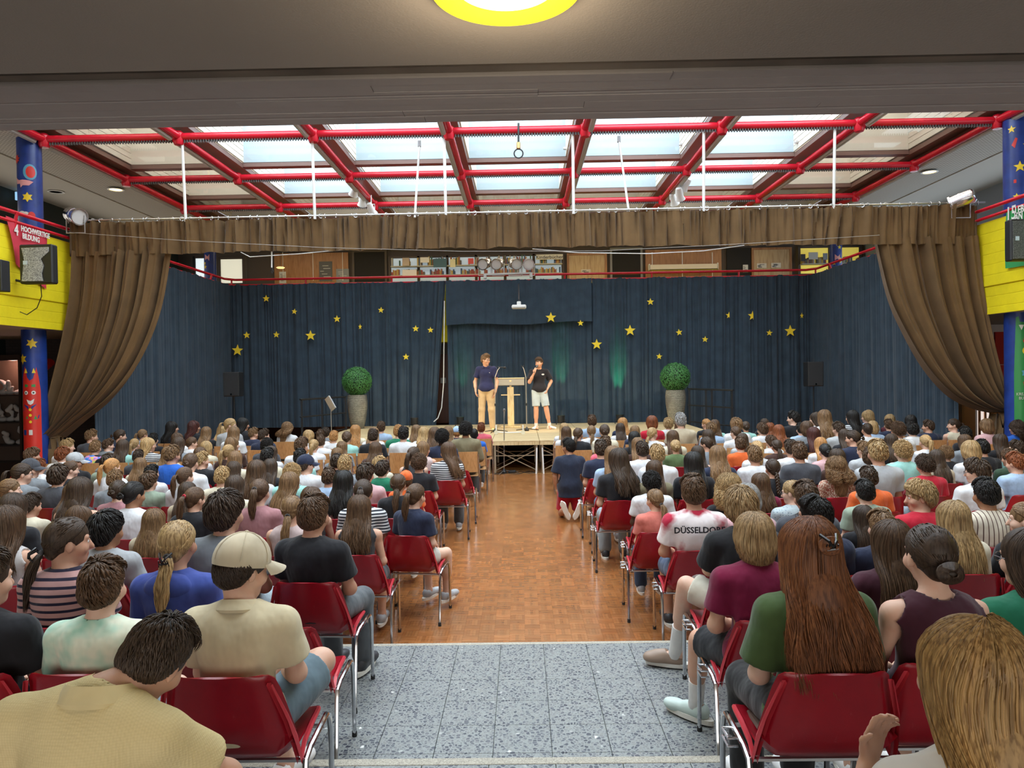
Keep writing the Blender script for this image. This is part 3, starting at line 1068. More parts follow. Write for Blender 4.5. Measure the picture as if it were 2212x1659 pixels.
col_r = column('blue column painted with a green figure and yellow stars, beside the right brown curtain', 2197, D2, 0.0, TUBE_Z, 0.20, [
    ('painted_figure', P_GRN, 0, [([(-0.17, 0), (0.0, 0), (0.13, 0), (0.12, 0.9), (0.09, 1.70), (0.10, 1.98), (0.04, 1.98), (0.03, 1.88), (-0.08, 1.88), (-0.10, 1.98), (-0.14, 1.96), (-0.17, 1.0)], ez(930, D2, 2197))]),
    ('painted_red_edge', P_RED, 0, [([(0.13, 0), (0.23, 0), (0.23, 1.3), (0.13, 1.3)], ez(930, D2, 2197)), ([(-0.06, 0.0), (0.0, 0.05), (0.07, 0.07), (0.06, -0.03), (0.0, -0.08)], ez(735, D2, 2197)), (star_poly(0.05, 0.0, 0, 0.3, 5, 0.6), ez(828, D2, 2197)), (rect_poly(-0.16, -0.12, 0, 0.06), ez(400, D2, 2197)), ([(-0.19, 0.0), (-0.13, 0.12), (-0.10, 0.10), (-0.14, -0.06)], ez(318, D2, 2197))]),
    ('painted_stars', P_YEL, 1, [(star_poly(0.10, -0.07, 0), ez(366, D2, 2197)), (star_poly(0.08, 0.05, 0), ez(321, D2, 2197)), (star_poly(0.07, -0.19, 0), ez(284, D2, 2197)), (star_poly(0.06, -0.12, 0), ez(429, D2, 2197)), (disc_poly(0.07, 0.02, 0), ez(758, D2, 2197))]),
    ('painted_eyes', P_WHT, 1, [([(-0.10, 0.04), (-0.02, 0.04), (-0.06, -0.05)], ez(708, D2, 2197)), ([(0.02, 0.04), (0.09, 0.04), (0.05, -0.05)], ez(708, D2, 2197))]),
    ('painted_hand', P_SKY, 1, [(star_poly(0.075, 0.0, 0, 0.2, 5, 0.6), ez(805, D2, 2197))]),
])
text('painted_lettering', 'KREATIV\nBUNT', 0.07, P_WHT, col_r, (-0.03, -0.213, ez(855, D2, 2197)), ext=0.001)
for lab, px, mot in (('small far blue column with a red dancer and star, behind the left end of the dark curtain', 455, 0), ('small far blue column with star and yellow moon, behind the right end of the dark curtain', 1806, 1)):
    d3 = 22.3
    column(lab, px, d3, 3.6, TUBE_Z, 0.17, [
        ('painted_star', P_YEL, 1, [(star_poly(0.07, 0.04 if mot else -0.1, 0), ez(536 if mot else 578, d3, px)), (star_poly(0.06, -0.12, 0), ez(570, d3, px)), ([(0.0, 0.1), (0.10, 0.05), (0.12, -0.04), (0.03, -0.12), (0.07, -0.02)], ez(563 if mot else 598, d3, px))]),
        ('painted_dancer', P_PNK, 1, [([(-0.1, 0.1), (0.0, 0.02), (0.05, 0.1), (0.04, -0.1), (-0.02, -0.03), (-0.1, -0.08)], ez(558, d3, px))])])

# ------------------------------------------------------------------ banners, wall speakers
def on_side(px, py, sx):
    """point on the gallery fascia plane seen at a pixel"""
    d = ray(px, py)
    y = sx * (GX - 0.02) / d.x
    return W(px, py, y)


def banner(lab, c, quad, lines, sx):
    t = thing('hanging_banner', lab, 'banner')
    P = []
    for i in range(13):
        v = i / 12
        row = []
        for j in range(9):
            u = j / 8
            p = (quad[0] * (1 - u) + quad[1] * u) * (1 - v) + (quad[3] * (1 - u) + quad[2] * u) * v
            p = p - Vector((sx * (0.03 + 0.02 * math.sin(9 * u + 3 * v)), 0, 0))
            row.append(tuple(p))
        P.append(row)
    MB().grid(P).build('cloth', c, t, True)
    for s, py, pz2, size in lines:
        o = text('lettering', s, size, P_WHT, t, (0, 0, 0), align='LEFT', bold=0.004, ext=0.002)
        o.location = (sx * (GX - 0.02) - sx * 0.065, py, pz2)
        o.rotation_euler = (PI / 2, 0, -sx * PI / 2)
        o.scale = (0.82, 1, 1)
    return t


q = [on_side(8, 466, -1), on_side(98, 506, -1), on_side(98, 625, -1), on_side(30, 570, -1)]
banner('red banner with a white 4 and HOCHWERTIGE BILDUNG, hung on the yellow parapet', mat('red_banner', (0.62, 0.045, 0.075), 0.6), q,
       [('4', on_side(22, 490, -1).y, on_side(26, 498, -1).z, 0.25), ('HOCHWERTIGE', on_side(37, 495, -1).y, on_side(60, 500, -1).z, 0.125), ('BILDUNG', on_side(40, 510, -1).y, on_side(52, 513, -1).z, 0.125)], -1)
q = [on_side(2178, 457, 1), on_side(2300, 420, 1), on_side(2300, 560, 1), on_side(2176, 580, 1)]
banner('green banner with a white 15 and LEBEN AN LAND, hung on the yellow parapet', mat('green_banner', (0.04, 0.33, 0.10), 0.6), q,
       [('15', on_side(2181, 470, 1).y, on_side(2190, 463, 1).z, 0.33), ('LEBEN', on_side(2201, 452, 1).y, on_side(2205, 455, 1).z, 0.17), ('AN LAND', on_side(2200, 470, 1).y, on_side(2205, 469, 1).z, 0.17)], 1)


def wall_speaker(lab, px0, px1, py0, py1, depth, sx, torn):
    a, c = W(px0, py0, depth), W(px1, py1, depth)
    w, h = c.x - a.x, a.z - c.z
    t = thing('wall_loudspeaker', lab, 'loudspeaker', ((a.x + c.x) / 2, depth, c.z))
    t.rotation_euler = (0, 0, 0)
    MB().box(-w / 2, w / 2, 0, 0.16, 0, h, bev=0.02).build('cabinet', BLACK, t)
    g = mat('grey_speaker_foam', (0.30, 0.31, 0.32), 0.95, noise=0.7, nscale=60, bump=0.6, bscale=90) if torn else mat('dark_speaker_foam', (0.09, 0.095, 0.10), 0.95, noise=0.7, nscale=70)
    poly = [(-w / 2 + 0.04, 0.04), (w * 0.22, 0.04), (w * 0.18, h * 0.25), (w * 0.25, h * 0.45), (w * 0.16, h * 0.62), (w / 2 - 0.05, h * 0.8), (w / 2 - 0.05, h - 0.05), (-w / 2 + 0.05, h - 0.06), (-w / 2 + 0.09, h * 0.6)] if torn else [(-w / 2 + 0.03, 0.03), (w / 2 - 0.03, 0.03), (w / 2 - 0.03, h - 0.03), (-w / 2 + 0.03, h - 0.03)]
    MB().prism(poly, -0.012, 0.004).build('foam_front', g, t)
    MB().box(-w * 0.36, -w * 0.24, -0.018, -0.01, h * 0.48, h * 0.58).build('badge', mat('pale_badge', (0.5, 0.6, 0.75), 0.4), t)
    if not torn:
        MB().tube([(w / 2 - 0.1, 0.15, h / 2), (w / 2 + 0.3, 0.3, h / 2)], 0.03, 6).build('bracket', BLACK, t)
        return t
    MB().box(-w / 2 - 0.28, -w / 2 - 0.22, 0.12, 0.2, -0.2, 0.35).tube([(-w / 2 - 0.25, 0.16, 0.1), (-w / 2 + 0.05, 0.2, 0.03)], 0.02, 6).build('bracket', BLACK, t)
    return t


wall_speaker('grey loudspeaker with torn foam front beside the red banner', 40, 114, 528, 612, 11.9, -1, True)
wall_speaker('black loudspeaker hung in front of the green banner', 2183, 2250, 473, 562, 11.9, 1, False)
t = thing('loudspeaker_cable', 'thin black cable looping down the yellow parapet below the torn loudspeaker', 'cable')
MB().tube([W(88, 614, 12.1), W(90, 640, 12.15), W(80, 665, 12.2), W(58, 680, 12.2), W(35, 670, 12.2), W(22, 640, 12.2)], 0.008, 6).build('cable', BLACK, t, True)
MB().box(*[v for a, b2 in zip(W(12, 650, 12.25), W(26, 636, 12.1)) for v in sorted((a, b2))], bev=0.01).build('socket', WHITEPAINT, t)
o = MB().box(*[v for a, b2 in zip(W(-10, 632, 11.3), W(2, 560, 11.1)) for v in sorted((a, b2))], bev=0.01).build('display_panel', BLACK)
tag(o, 'dark edge of a panel at the far end of the yellow parapet', 'panel')
t = thing('exit_sign', 'small lit blue sign on the dark upper wall behind the blue column', 'sign')
p = W(37, 422, 16.5)
MB().box(p.x - 0.05, p.x + 0.12, p.y, p.y + 0.05, p.z - 0.10, p.z + 0.08).build('panel', mat('lit_blue_sign', (0.35, 0.65, 0.95), 0.4, emit=0.9), t)

# ------------------------------------------------------------------ under the side galleries
# left: dark brick wall and glass showcase with white sculptures
DARKBRICK, n2, b2_ = nt('dark_brick')
br = n2.nodes.new('ShaderNodeTexBrick')
br.inputs['Scale'].default_value = 4
br.inputs['Color1'].default_value = (0.045, 0.030, 0.028, 1)
br.inputs['Color2'].default_value = (0.06, 0.042, 0.038, 1)
br.inputs['Mortar'].default_value = (0.03, 0.024, 0.022, 1)
tc = n2.nodes.new('ShaderNodeTexCoord')
mp = n2.nodes.new('ShaderNodeMapping')
mp.inputs['Rotation'].default_value = (PI / 2, 0, 0)
n2.links.new(tc.outputs['Object'], mp.inputs[0])
n2.links.new(mp.outputs[0], br.inputs['Vector'])
n2.links.new(br.outputs[0], b2_.inputs['Base Color'])
structure('wall_under_gallery_left', MB().box(-11.34, -8.5, 16.2, 16.4, 0, BE), DARKBRICK)
t = thing('glass_showcase', 'dark glass showcase with lit shelves under the left gallery', 'showcase')
a, c = W(-60, 780, 15.4), W(48, 960, 15.4)
WOODD = mat('dark_showcase_wood', (0.035, 0.018, 0.012), 0.5)
MB().box(a.x, c.x, 15.85, 15.95, 0.3, a.z + 0.1).build('back_panel', mat('showcase_back', (0.16, 0.10, 0.07), 0.7), t)
MB().box(a.x, c.x, 15.4, 15.9, 0.02, 0.4).build('plinth', WOODD, t)
MB().box(a.x, c.x, 15.4, 15.95, a.z, a.z + 0.12).build('top_board', WOODD, t)
MB().box(c.x - 0.05, c.x, 15.4, 15.95, 0.4, a.z).build('side_post', WOODD, t)
zs = [W(20, 853, 15.4).z, W(20, 912, 15.4).z, W(20, 962, 15.4).z]
for z in zs:
    MB().box(a.x, c.x - 0.05, 15.42, 15.85, z - 0.025, z).build('shelf', WOODD, t)
MB().box(a.x, c.x - 0.05, 15.40, 15.405, 0.4, a.z).build('glass_front', PANE, t)
l = bpy.data.lights.new('showcase_light', 'POINT')
l.energy, l.color, l.shadow_soft_size = 14, (1.0, 0.55, 0.45), 0.08
o = bpy.data.objects.new('showcase_light', l)
o.location = (W(25, 800, 15.5).x, 15.55, a.z - 0.06)
COL.objects.link(o)
SHOW_Z = zs
# red reading light glow wall beside the column
t = thing('red_tube_lamp', 'red tube lamp beside the blue column under the left gallery', 'lamp')
p = W(104, 785, 14.6)
MB().tube([p + Vector((-0.05, 0, -0.1)), p + Vector((0.1, -0.1, 0.02))], [0.05, 0.09], 14).build('tube', mat('red_tube', (0.55, 0.02, 0.02), 0.3), t, True)

# right: white wall, red doors, warm light
structure('wall_under_gallery_right', MB().box(8.45, 11.34, 16.6, 16.8, 0, BE), mat('white_lower_wall', (0.62, 0.60, 0.60), 0.8))
for k, (x0, x1) in enumerate(((2150, 2176), (2177, 2196))):
    a, c = W(x0, 717, 14.9), W(x1, 960, 14.9)
    t = thing('red_door_panel', ('red door panel under the right gallery, next to the brown curtain', 'red door panel under the right gallery, next to the painted column')[k], 'door')
    MB().box(a.x, c.x, 14.9, 14.95, 0.0, a.z - 0.66, bev=0.004).build('lower_leaf', mat('red_door', (0.42, 0.025, 0.02), 0.4), t)
    MB().box(a.x, c.x, 14.9, 14.95, a.z - 0.65, a.z, bev=0.004).build('upper_leaf', mat('red_door', (0.42, 0.025, 0.02), 0.4), t)
t = thing('wooden_cupboard', 'light wooden cupboard seen between the dark and the brown curtain at right', 'cupboard')
a, c = W(2079, 866, 15.6), W(2108, 935, 15.6)
MB().box(a.x, c.x, 15.6, 16.0, 0.0, a.z, bev=0.01).build('body', mat('honey_wood', (0.60, 0.36, 0.13), 0.5), t)
MB().box(a.x + 0.02, c.x - 0.02, 15.585, 15.6, 0.45, a.z - 0.03).build('door', mat('honey_wood', (0.60, 0.36, 0.13), 0.5), t)
a, c = W(2112, 866, 15.8), W(2150, 935, 15.8)
o = structure('window_9', MB().box(a.x, c.x, 15.8, 15.82, 0.3, a.z), mat('warm_daylit_pane', (0.95, 0.85, 0.78), 0.4, emit=0.8))
for k in range(3):
    x = a.x + (c.x - a.x) * (k + 0.2) / 3
    MB().box(x - 0.02, x + 0.02, 15.77, 15.81, 0.3, a.z).build('window_frame', mat('window_frame_orange', (0.6, 0.3, 0.12), 0.5), o)

# ------------------------------------------------------------------ upper back wall of the library floor
YB = 24.55


def wb(px0, py0, px1, py1, y=YB):
    a, c = W(px0, py0, y), W(px1, py1, y)
    return a.x, c.x, c.z, a.z


def wbox(px0, py0, px1, py1, y0, y1, bev=0.0):
    x0, x1, z0, z1 = wb(px0, py0, px1, py1, y0)
    return MB().box(x0, x1, y0, y1, z0, z1, bev=bev)


def lib_window(n, px0, py0, px1, py1, m, muntins=0, rows=1):
    o = structure('window_%d' % n, wbox(px0, py0, px1, py1, YB - 0.02, YB), m)
    x0, x1, z0, z1 = wb(px0, py0, px1, py1, YB - 0.02)
    for k in range(muntins + 2):
        x = x0 + (x1 - x0) * k / (muntins + 1)
        MB().box(x - 0.045, x + 0.045, YB - 0.08, YB - 0.02, z0 - 0.03, z1 + 0.03, bev=0.01).build('window_frame', UPPERWALL if n != 1 else BLACK, o)
    for z in (z0, z1):
        MB().box(x0, x1, YB - 0.08, YB - 0.02, z - 0.04, z + 0.04, bev=0.01).build('window_frame', UPPERWALL, o)
    return o


lib_window(1, 420, 556, 446, 616, GLASSLIT)
lib_window(2, 474, 558, 528, 614, mat('window_daylight_cream', (0.80, 0.78, 0.62), 0.3, emit=0.7), 0)
LIB_BACK = mat('library_bright_back', (0.62, 0.74, 0.80), 0.5, emit=0.35)
o3 = lib_window(3, 842, 556, 1216, 606, LIB_BACK, 5)
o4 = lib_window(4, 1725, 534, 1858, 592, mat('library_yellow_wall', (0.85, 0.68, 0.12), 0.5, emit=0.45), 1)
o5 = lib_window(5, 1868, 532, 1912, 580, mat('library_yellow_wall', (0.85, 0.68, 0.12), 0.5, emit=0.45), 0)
SHELF = mat('pale_shelf', (0.42, 0.40, 0.34), 0.6)


def book_shelf(px0, px1, py, lab, seed, hmax=0.30, gap=0.12):
    x0, x1, _, z = wb(px0, py, px1, py, YB - 0.10)
    t = thing('book_shelf', lab, 'shelf')
    MB().box(x0, x1, YB - 0.30, YB - 0.06, z - 0.03, z).build('board', SHELF, t)
    rr = random.Random(seed)
    x = x0 + 0.02
    cols = [(0.25, 0.05, 0.04), (0.04, 0.08, 0.16), (0.35, 0.33, 0.28), (0.05, 0.12, 0.07), (0.45, 0.32, 0.08), (0.12, 0.10, 0.09), (0.30, 0.12, 0.05)]
    mbs = [MB() for _ in cols]
    while x < x1 - 0.06:
        if rr.random() < gap:
            x += rr.uniform(0.05, 0.25)
            continue
        w = rr.uniform(0.02, 0.05)
        h = rr.uniform(0.5, 1.0) * hmax
        mbs[rr.randrange(len(cols))].box(x, x + w, YB - 0.27, YB - 0.12, z, z + h)
        x += w + 0.003
    for k, mbk in enumerate(mbs):
        if mbk.v:
            o = mbk.build('book_spines', flat('book_%d' % k, cols[k]), t)
            o['kind'] = 'stuff'


book_shelf(846, 1214, 576.5, 'upper library shelf with books behind the wide window', 1)
book_shelf(846, 1214, 596.5, 'lower library shelf with books behind the wide window', 2, 0.2)
book_shelf(1728, 1856, 571, 'shelf of books in front of the yellow library wall', 3, 0.22)
for k, (x0, y0, x1, y1, c, lab) in enumerate(((1032, 0, 0, 0, 0, ''), )[:0]):
    pass
signs = [(1158, 550, 1216, 560, (0.62, 0.60, 0.52), 'white paper strip reading Kinderbücher in the library window'),
         (869, 557, 884, 574, (0.45, 0.36, 0.28), 'brown book cover standing on the upper library shelf'), (908, 556, 927, 567, (0.7, 0.68, 0.64), 'white sheet standing on the upper library shelf'),
         (936, 559, 965, 577, (0.05, 0.12, 0.16), 'dark blue book cover on the upper library shelf'), (972, 560, 984, 577, (0.65, 0.62, 0.4), 'cream framed picture on the upper library shelf'), (1011, 558, 1023, 570, (0.6, 0.08, 0.08), 'tilted red and white book on the upper library shelf'),
         (869, 583, 900, 596, (0.72, 0.68, 0.66), 'wide pale picture book on the lower library shelf'), (1730, 549, 1740, 564, (0.04, 0.04, 0.05), 'small black poster on the yellow library shelf'), (1747, 545, 1767, 560, (0.5, 0.5, 0.48), 'grey notice on the yellow library shelf'), (1778, 547, 1788, 561, (0.25, 0.28, 0.3), 'dark picture on the yellow library shelf')]
for (x0, y0, x1, y1, c, lab) in signs:
    t = thing('library_sign' if 'strip' in lab else 'book_cover', lab, 'sign' if 'strip' in lab or 'notice' in lab else 'book')
    wbox(x0, y0, x1, y1, YB - 0.34, YB - 0.32).build('sheet', flat('sheet_%d_%d' % (x0, y0), c), t)
    if 'strip' in lab:
        p = W(1187, 555.5, YB - 0.35)
        text('lettering', 'Kinderbücher', 0.16, P_BLK, t, p, ext=0.002)

# veneer wall panels, doors, posters
def panel(nm, lab, cat, px0, py0, px1, py1, m, frame=None, y=YB - 0.06):
    t = thing(nm, lab, cat)
    x0, x1, z0, z1 = wb(px0, py0, px1, py1, y)
    MB().box(x0, x1, y, YB, 3.63, z1).build('leaf', m, t)
    if frame:
        x0, x1, z0, z1 = wb(px0, py0, px1, py1, y)
        MB().box(x0 - 0.07, x0, y - 0.02, YB, 3.63, z1 + 0.07).build('frame_side', frame, t)
        MB().box(x1, x1 + 0.07, y - 0.02, YB, 3.63, z1 + 0.07).build('frame_side', frame, t)
        MB().box(x0, x1, y - 0.02, YB, z1, z1 + 0.07).build('frame_head', frame, t)
    return t


PALEDOOR = wood_mat('pale_door_veneer', (0.48, 0.34, 0.19), (0.52, 0.38, 0.22), 0.5, 2.0)
panel('veneer_wall_panel', 'brown veneer wall panel with posters above the left half of the dark curtain', 'wall panel', 592, 548, 753, 616, WALLWOOD)
panel('veneer_wall_panel', 'brown veneer wall panel carrying a long white tray above the curtain', 'wall panel', 1394, 540, 1559, 604, WALLWOOD)
panel('pale_door', 'pale door with a notice, right of the library window', 'door', 1229, 552, 1307, 606, PALEDOOR, WALLWOOD)
panel('pale_door', 'pale door with two notices, left of the yellow library', 'door', 1628, 540, 1706, 598, PALEDOOR, WALLWOOD)
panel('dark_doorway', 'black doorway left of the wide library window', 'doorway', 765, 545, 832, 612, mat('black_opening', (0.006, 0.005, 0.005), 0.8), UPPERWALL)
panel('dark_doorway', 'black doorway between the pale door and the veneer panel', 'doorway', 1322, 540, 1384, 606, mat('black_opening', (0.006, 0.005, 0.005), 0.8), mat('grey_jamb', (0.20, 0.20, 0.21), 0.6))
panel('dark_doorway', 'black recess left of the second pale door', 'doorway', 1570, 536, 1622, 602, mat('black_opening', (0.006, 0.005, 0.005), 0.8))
t = thing('white_tray', 'long white tray on the brown veneer panel above the curtain', 'tray')
x0, x1, z0, z1 = wb(1403, 572, 1551, 581, YB - 0.3)
MB().box(x0, x1, YB - 0.3, YB - 0.07, z0, z0 + 0.02).build('tray_floor', WHITEPAINT, t)
MB().box(x0, x1, YB - 0.3, YB - 0.29, z0, z1).build('front_lip', mat('cream_tray', (0.60, 0.54, 0.44), 0.6), t)
for q in (x0, x1):
    MB().box(q - 0.015, q + 0.015, YB - 0.3, YB - 0.07, z0, z1 + 0.03).build('tray_end', WHITEPAINT, t)
for k, px in enumerate((1409, 1474, 1539, 611, 676, 740)):
    o = wbox(px - 1, 545, px + 1, 606, YB - 0.085, YB - 0.055).build('wall_standard', WHITEPAINT)
    tag(o, ('slim slotted wall rail behind the left end of the white tray', 'slim slotted wall rail behind the middle of the white tray', 'slim slotted wall rail behind the right end of the white tray', 'slim slotted wall rail above the small leaf poster', 'slim slotted wall rail left of the dark group poster', 'slim slotted wall rail above the grey poster')[k], 'wall rail')
posters = [(603, 587, 618, 612, (0.55, 0.56, 0.56), 'small white poster with dark leaves on the veneer panel'), (689, 565, 718, 607, (0.09, 0.09, 0.09), 'dark poster with a group of people on the veneer panel'),
           (726, 581, 754, 610, (0.22, 0.23, 0.24), 'grey poster with a dark heading beside the black doorway'), (1255, 582, 1276, 592, (0.60, 0.55, 0.47), 'white notice on the pale door next to the library window'),
           (1635, 569, 1656, 579, (0.65, 0.62, 0.56), 'white notice on the second pale door, nearer the black recess'), (1666, 568, 1687, 578, (0.65, 0.62, 0.56), 'white notice on the second pale door, nearer the yellow library'), (1605, 572, 1616, 588, (0.6, 0.6, 0.6), 'white sheet with a letter on the black recess')]
for (x0, y0, x1, y1, c, lab) in posters:
    t = thing('poster', lab, 'poster')
    wbox(x0, y0, x1, y1, YB - 0.075, YB - 0.06).build('sheet', flat('poster_%d' % x0, c), t)
    mbp = MB()
    rr = random.Random(x0)
    for k in range(5):
        fx = rr.uniform(0.15, 0.7)
        fy = 0.2 + 0.14 * k
        ax, bx = x0 + (x1 - x0) * fx * 0.5, x0 + (x1 - x0) * min(0.9, fx + 0.2)
        yy = y0 + (y1 - y0) * fy
        a, c2 = W(ax, yy, YB - 0.1), W(bx, yy + 1.0, YB - 0.1)
        mbp.box(a.x, c2.x, YB - 0.08, YB - 0.075, c2.z, a.z)
    mbp.build('print', flat('print_grey', (0.12, 0.12, 0.12)) if c[0] > 0.3 else flat('print_pale', (0.5, 0.5, 0.48)), t)
t = thing('hanging_lamp', 'small glowing oval lamp behind the veneer panel glass', 'lamp')
p = W(606, 578, YB - 0.5)
MB().lathe([(0, 0.03), (0.1, 0.02), (0.14, 0), (0.1, -0.03), (0, -0.04)], p.x, p.y, p.z, 16).build('shade', mat('warm_shade', (1.0, 0.72, 0.3), 0.5, emit=1.2), t, True)
MB().tube([p, p + Vector((0, 0, 0.9))], 0.006, 5).build('cord', BLACK, t)

# four silver spotlights on a white bar above the railing
t = thing('lamp_bar', 'white bar clamped on the red railing carrying four silver spotlights', 'bar')
a, c = W(1047, 593, 20.7), W(1146, 590, 20.7)
MB().tube([a, c], 0.03, 8).build('bar', WHITEPAINT, t, True)
for p in (a, c):
    MB().box(p.x - 0.03, p.x + 0.05, p.y - 0.04, p.y + 0.06, p.z - 0.12, p.z + 0.02, bev=0.01).build('clamp', WHITEPAINT, t)


def par_lamp(lab, p, aim, s=1.0, group=None):
    t = thing('silver_spotlight', lab, 'spotlight', p, 0, group)
    m = Vector(aim).normalized().to_track_quat('Z', 'Y').to_matrix().to_4x4() @ Matrix.Scale(s, 4)
    prof = [(0.0, -0.22), (0.09, -0.21), (0.115, -0.18), (0.118, -0.02), (0.125, -0.02), (0.125, 0.0), (0.118, 0.0), (0.118, 0.12), (0.14, 0.12), (0.14, 0.15), (0.125, 0.15), (0.12, 0.11), (0, 0.10)]
    MB().lathe(prof, seg=20, mtx=m).build('can', mat('polished_silver', (0.66, 0.66, 0.67), 0.18, 1.0), t, True)
    MB().lathe([(0, 0.112), (0.118, 0.122)], seg=20, mtx=m).build('lens', mat('frosted_lens', (0.70, 0.70, 0.70), 0.3), t, True)
    y = Matrix.Scale(s, 4)
    MB().tube([y @ Vector(v) for v in ((-0.15, 0, 0), (-0.15, 0, -0.28), (0.15, 0, -0.28), (0.15, 0, 0))], 0.012 * s, 6).build('yoke', STEEL, t, True)
    return t


for k, (px, ax) in enumerate(((1047, -0.35), (1076, -0.3), (1112, 0.35), (1141, 0.05))):
    par_lamp(('silver spotlight on the railing bar, first from the left', 'silver spotlight on the railing bar, second from the left', 'silver spotlight on the railing bar, third from the left', 'silver spotlight on the railing bar, next to the paper strip')[k],
             W(px, 570, 20.7), (ax, -1, -0.25), 1.15, 'four spotlights on the railing bar')
par_lamp('silver spotlight at the left end of the brown pelmet', W(163, 466, 13.25), (0.75, -0.5, -0.25), 1.1)
par_lamp('silver spotlight at the right end of the brown pelmet', W(2075, 433, 13.3), (-0.7, 0.6, -0.3), 1.1)

# ------------------------------------------------------------------ curtains
def noise1(seed, n, lo=-1, hi=1):
    r = np.random.default_rng(seed)
    return r.uniform(lo, hi, n)


def smooth_noise(s, freq, seed):
    k = noise1(seed, 4096)
    x = np.asarray(s) * freq + 500
    i = np.floor(x).astype(int)
    f = x - i
    f = f * f * (3 - 2 * f)
    return k[i % 4096] * (1 - f) + k[(i + 1) % 4096] * f


def curtain(name, lab, pts, ztop, zbot, m, seed, amp=0.055, cols=60, rows=16, parent=None, cat='curtain', tight=1.0, right_edge=None, left_edge=None, back=False):
    """pleated cloth hung along a polyline of (x, y); ztop / zbot are functions of the run 0..1"""
    P = [Vector((x, y, 0)) for x, y in pts]
    seg = [(P[i + 1] - P[i]).length for i in range(len(P) - 1)]
    L = sum(seg)
    n = int(L * cols)
    grid = []
    for r in range(rows + 1):
        v = r / rows
        row = []
        us = np.linspace(0, 1, n)
        s = us * L
        drift = 0.10 * smooth_noise(s, 0.8, seed + 5) * v
        big = smooth_noise((s + drift) * tight, 5.0, seed)
        mid = smooth_noise((s + drift * 0.5) * tight, 12.0, seed + 1)
        fine = smooth_noise(s * tight, 26.0, seed + 2)
        crease = 1 - np.sqrt(np.abs(big))
        crease2 = 1 - np.sqrt(np.abs(mid))
        a = amp * ((0.5 + 0.9 * v) * crease + (0.75 - 0.25 * v) * crease2 + (0.38 * (1 - v) ** 1.5 + 0.06) * fine - 0.5)
        for u, si, off in zip(us, s, a):
            acc = 0
            for k, l in enumerate(seg):
                if si <= acc + l + 1e-6 or k == len(seg) - 1:
                    d = (P[k + 1] - P[k]) / l
                    p = P[k] + d * (si - acc)
                    break
                acc += l
            nrm = Vector((-d.y, d.x, 0))
            zt, zb = ztop(u), zbot(u)
            q = p + nrm * off
            if right_edge and u > 0.82:
                q += d * (right_edge(v) * (u - 0.82) / 0.18)
            if left_edge and u < 0.18:
                q += d * (left_edge(v) * (0.18 - u) / 0.18)
            row.append((q.x, q.y, zt + (zb - zt) * v))
        grid.append(row)
    o = MB().grid(grid).build(name, m, parent, True)
    if parent is None:
        tag(o, lab, cat)
    return o


CT = EYE + 2.57
HS = 0.69
YC = 20.62


def wob(seed, base, a=0.02):
    return lambda u: base + a * float(smooth_noise(u * 40, 1, seed)) + a * 0.6 * float(smooth_noise(u * 130, 1, seed + 9))


const = lambda z: (lambda u: z)
xg = W(964, 700, YC).x
x2 = W(1280, 700, YC).x
xr = W(1788, 700, YC).x
xl_ = W(482, 700, YC).x
gap_edge = lambda v: -(W(963, 700, YC).x - W(936, 700, YC).x) * max(0, v - 0.04) ** 0.9
curtain('stage_curtain', 'dark navy curtain on the left half of the stage back, scattered with small stars', [(xl_, YC), (xg, YC)], wob(1, CT), const(HS), NAVYCLOTH, 11, 0.085, right_edge=gap_edge)
curtain('stage_curtain', 'dark navy middle curtain behind the speakers and the lectern', [(xg + 0.02, YC + 0.06), (x2 + 0.1, YC + 0.06)], const(CT - 0.1), const(HS), NAVYCLOTH, 21, 0.08)
curtain('short_curtain', 'short dark navy curtain strip over the middle curtain, behind the projector', [(xg + 0.01, YC - 0.10), (x2 - 0.02, YC - 0.10)], wob(2, CT), lambda u: W(1100, 701, YC).z + 0.03 * math.sin(u * 9) + 0.03 * u, NAVYCLOTH, 31, 0.03, rows=8)
curtain('stage_curtain', 'dark navy curtain on the right half of the stage back, scattered with small stars', [(x2, YC - 0.02), (xr, YC - 0.02)], wob(3, CT), const(0.02), NAVYCLOTH, 41, 0.085)
curtain('side_curtain', 'dark navy side curtain running forward from the back corner on the left', [(-8.08, 13.9), (-8.08, 17), (max(xl_, -8.08), YC)], wob(4, CT), const(0.02), NAVYCLOTH, 51, 0.06)
curtain('side_curtain', 'dark navy side curtain running forward from the back corner on the right', [(min(xr + 0.02, 8.06), YC), (8.06, 17), (8.04, 13.75)], wob(5, CT), const(0.02), NAVYCLOTH, 61, 0.07)
# what shows through the slit
o = structure('door_1', MB().box(W(925, 800, 21.6).x, W(975, 800, 21.6).x, 21.6, 21.66, HS, W(950, 765, 21.6).z), DARKWOOD)
o = structure('trim_4', MB().box(W(925, 800, 21.6).x, W(975, 800, 21.6).x, 21.58, 21.66, W(950, 765, 21.6).z, W(950, 742, 21.6).z), mat('grey_strip', (0.16, 0.15, 0.14), 0.7))
t = thing('light_switch', 'pale switch plate on the brown wood seen through the curtain slit', 'switch')
p = W(957, 822, 21.5)
MB().box(p.x - 0.08, p.x + 0.08, 21.55, 21.6, p.z - 0.08, p.z + 0.08, bev=0.01).build('plate', mat('pale_plate', (0.55, 0.52, 0.48), 0.5), t)
t = thing('white_rope', 'white rope hanging down through the slit of the dark curtain', 'rope')
MB().tube([W(960, 650, 20.5), W(959, 740, 20.5), W(958, 830, 20.5), W(954, 880, 20.45), W(946, 903, 20.4), W(937, 911, 20.35)], 0.014, 6).build('rope', WHITEPAINT, t, True)

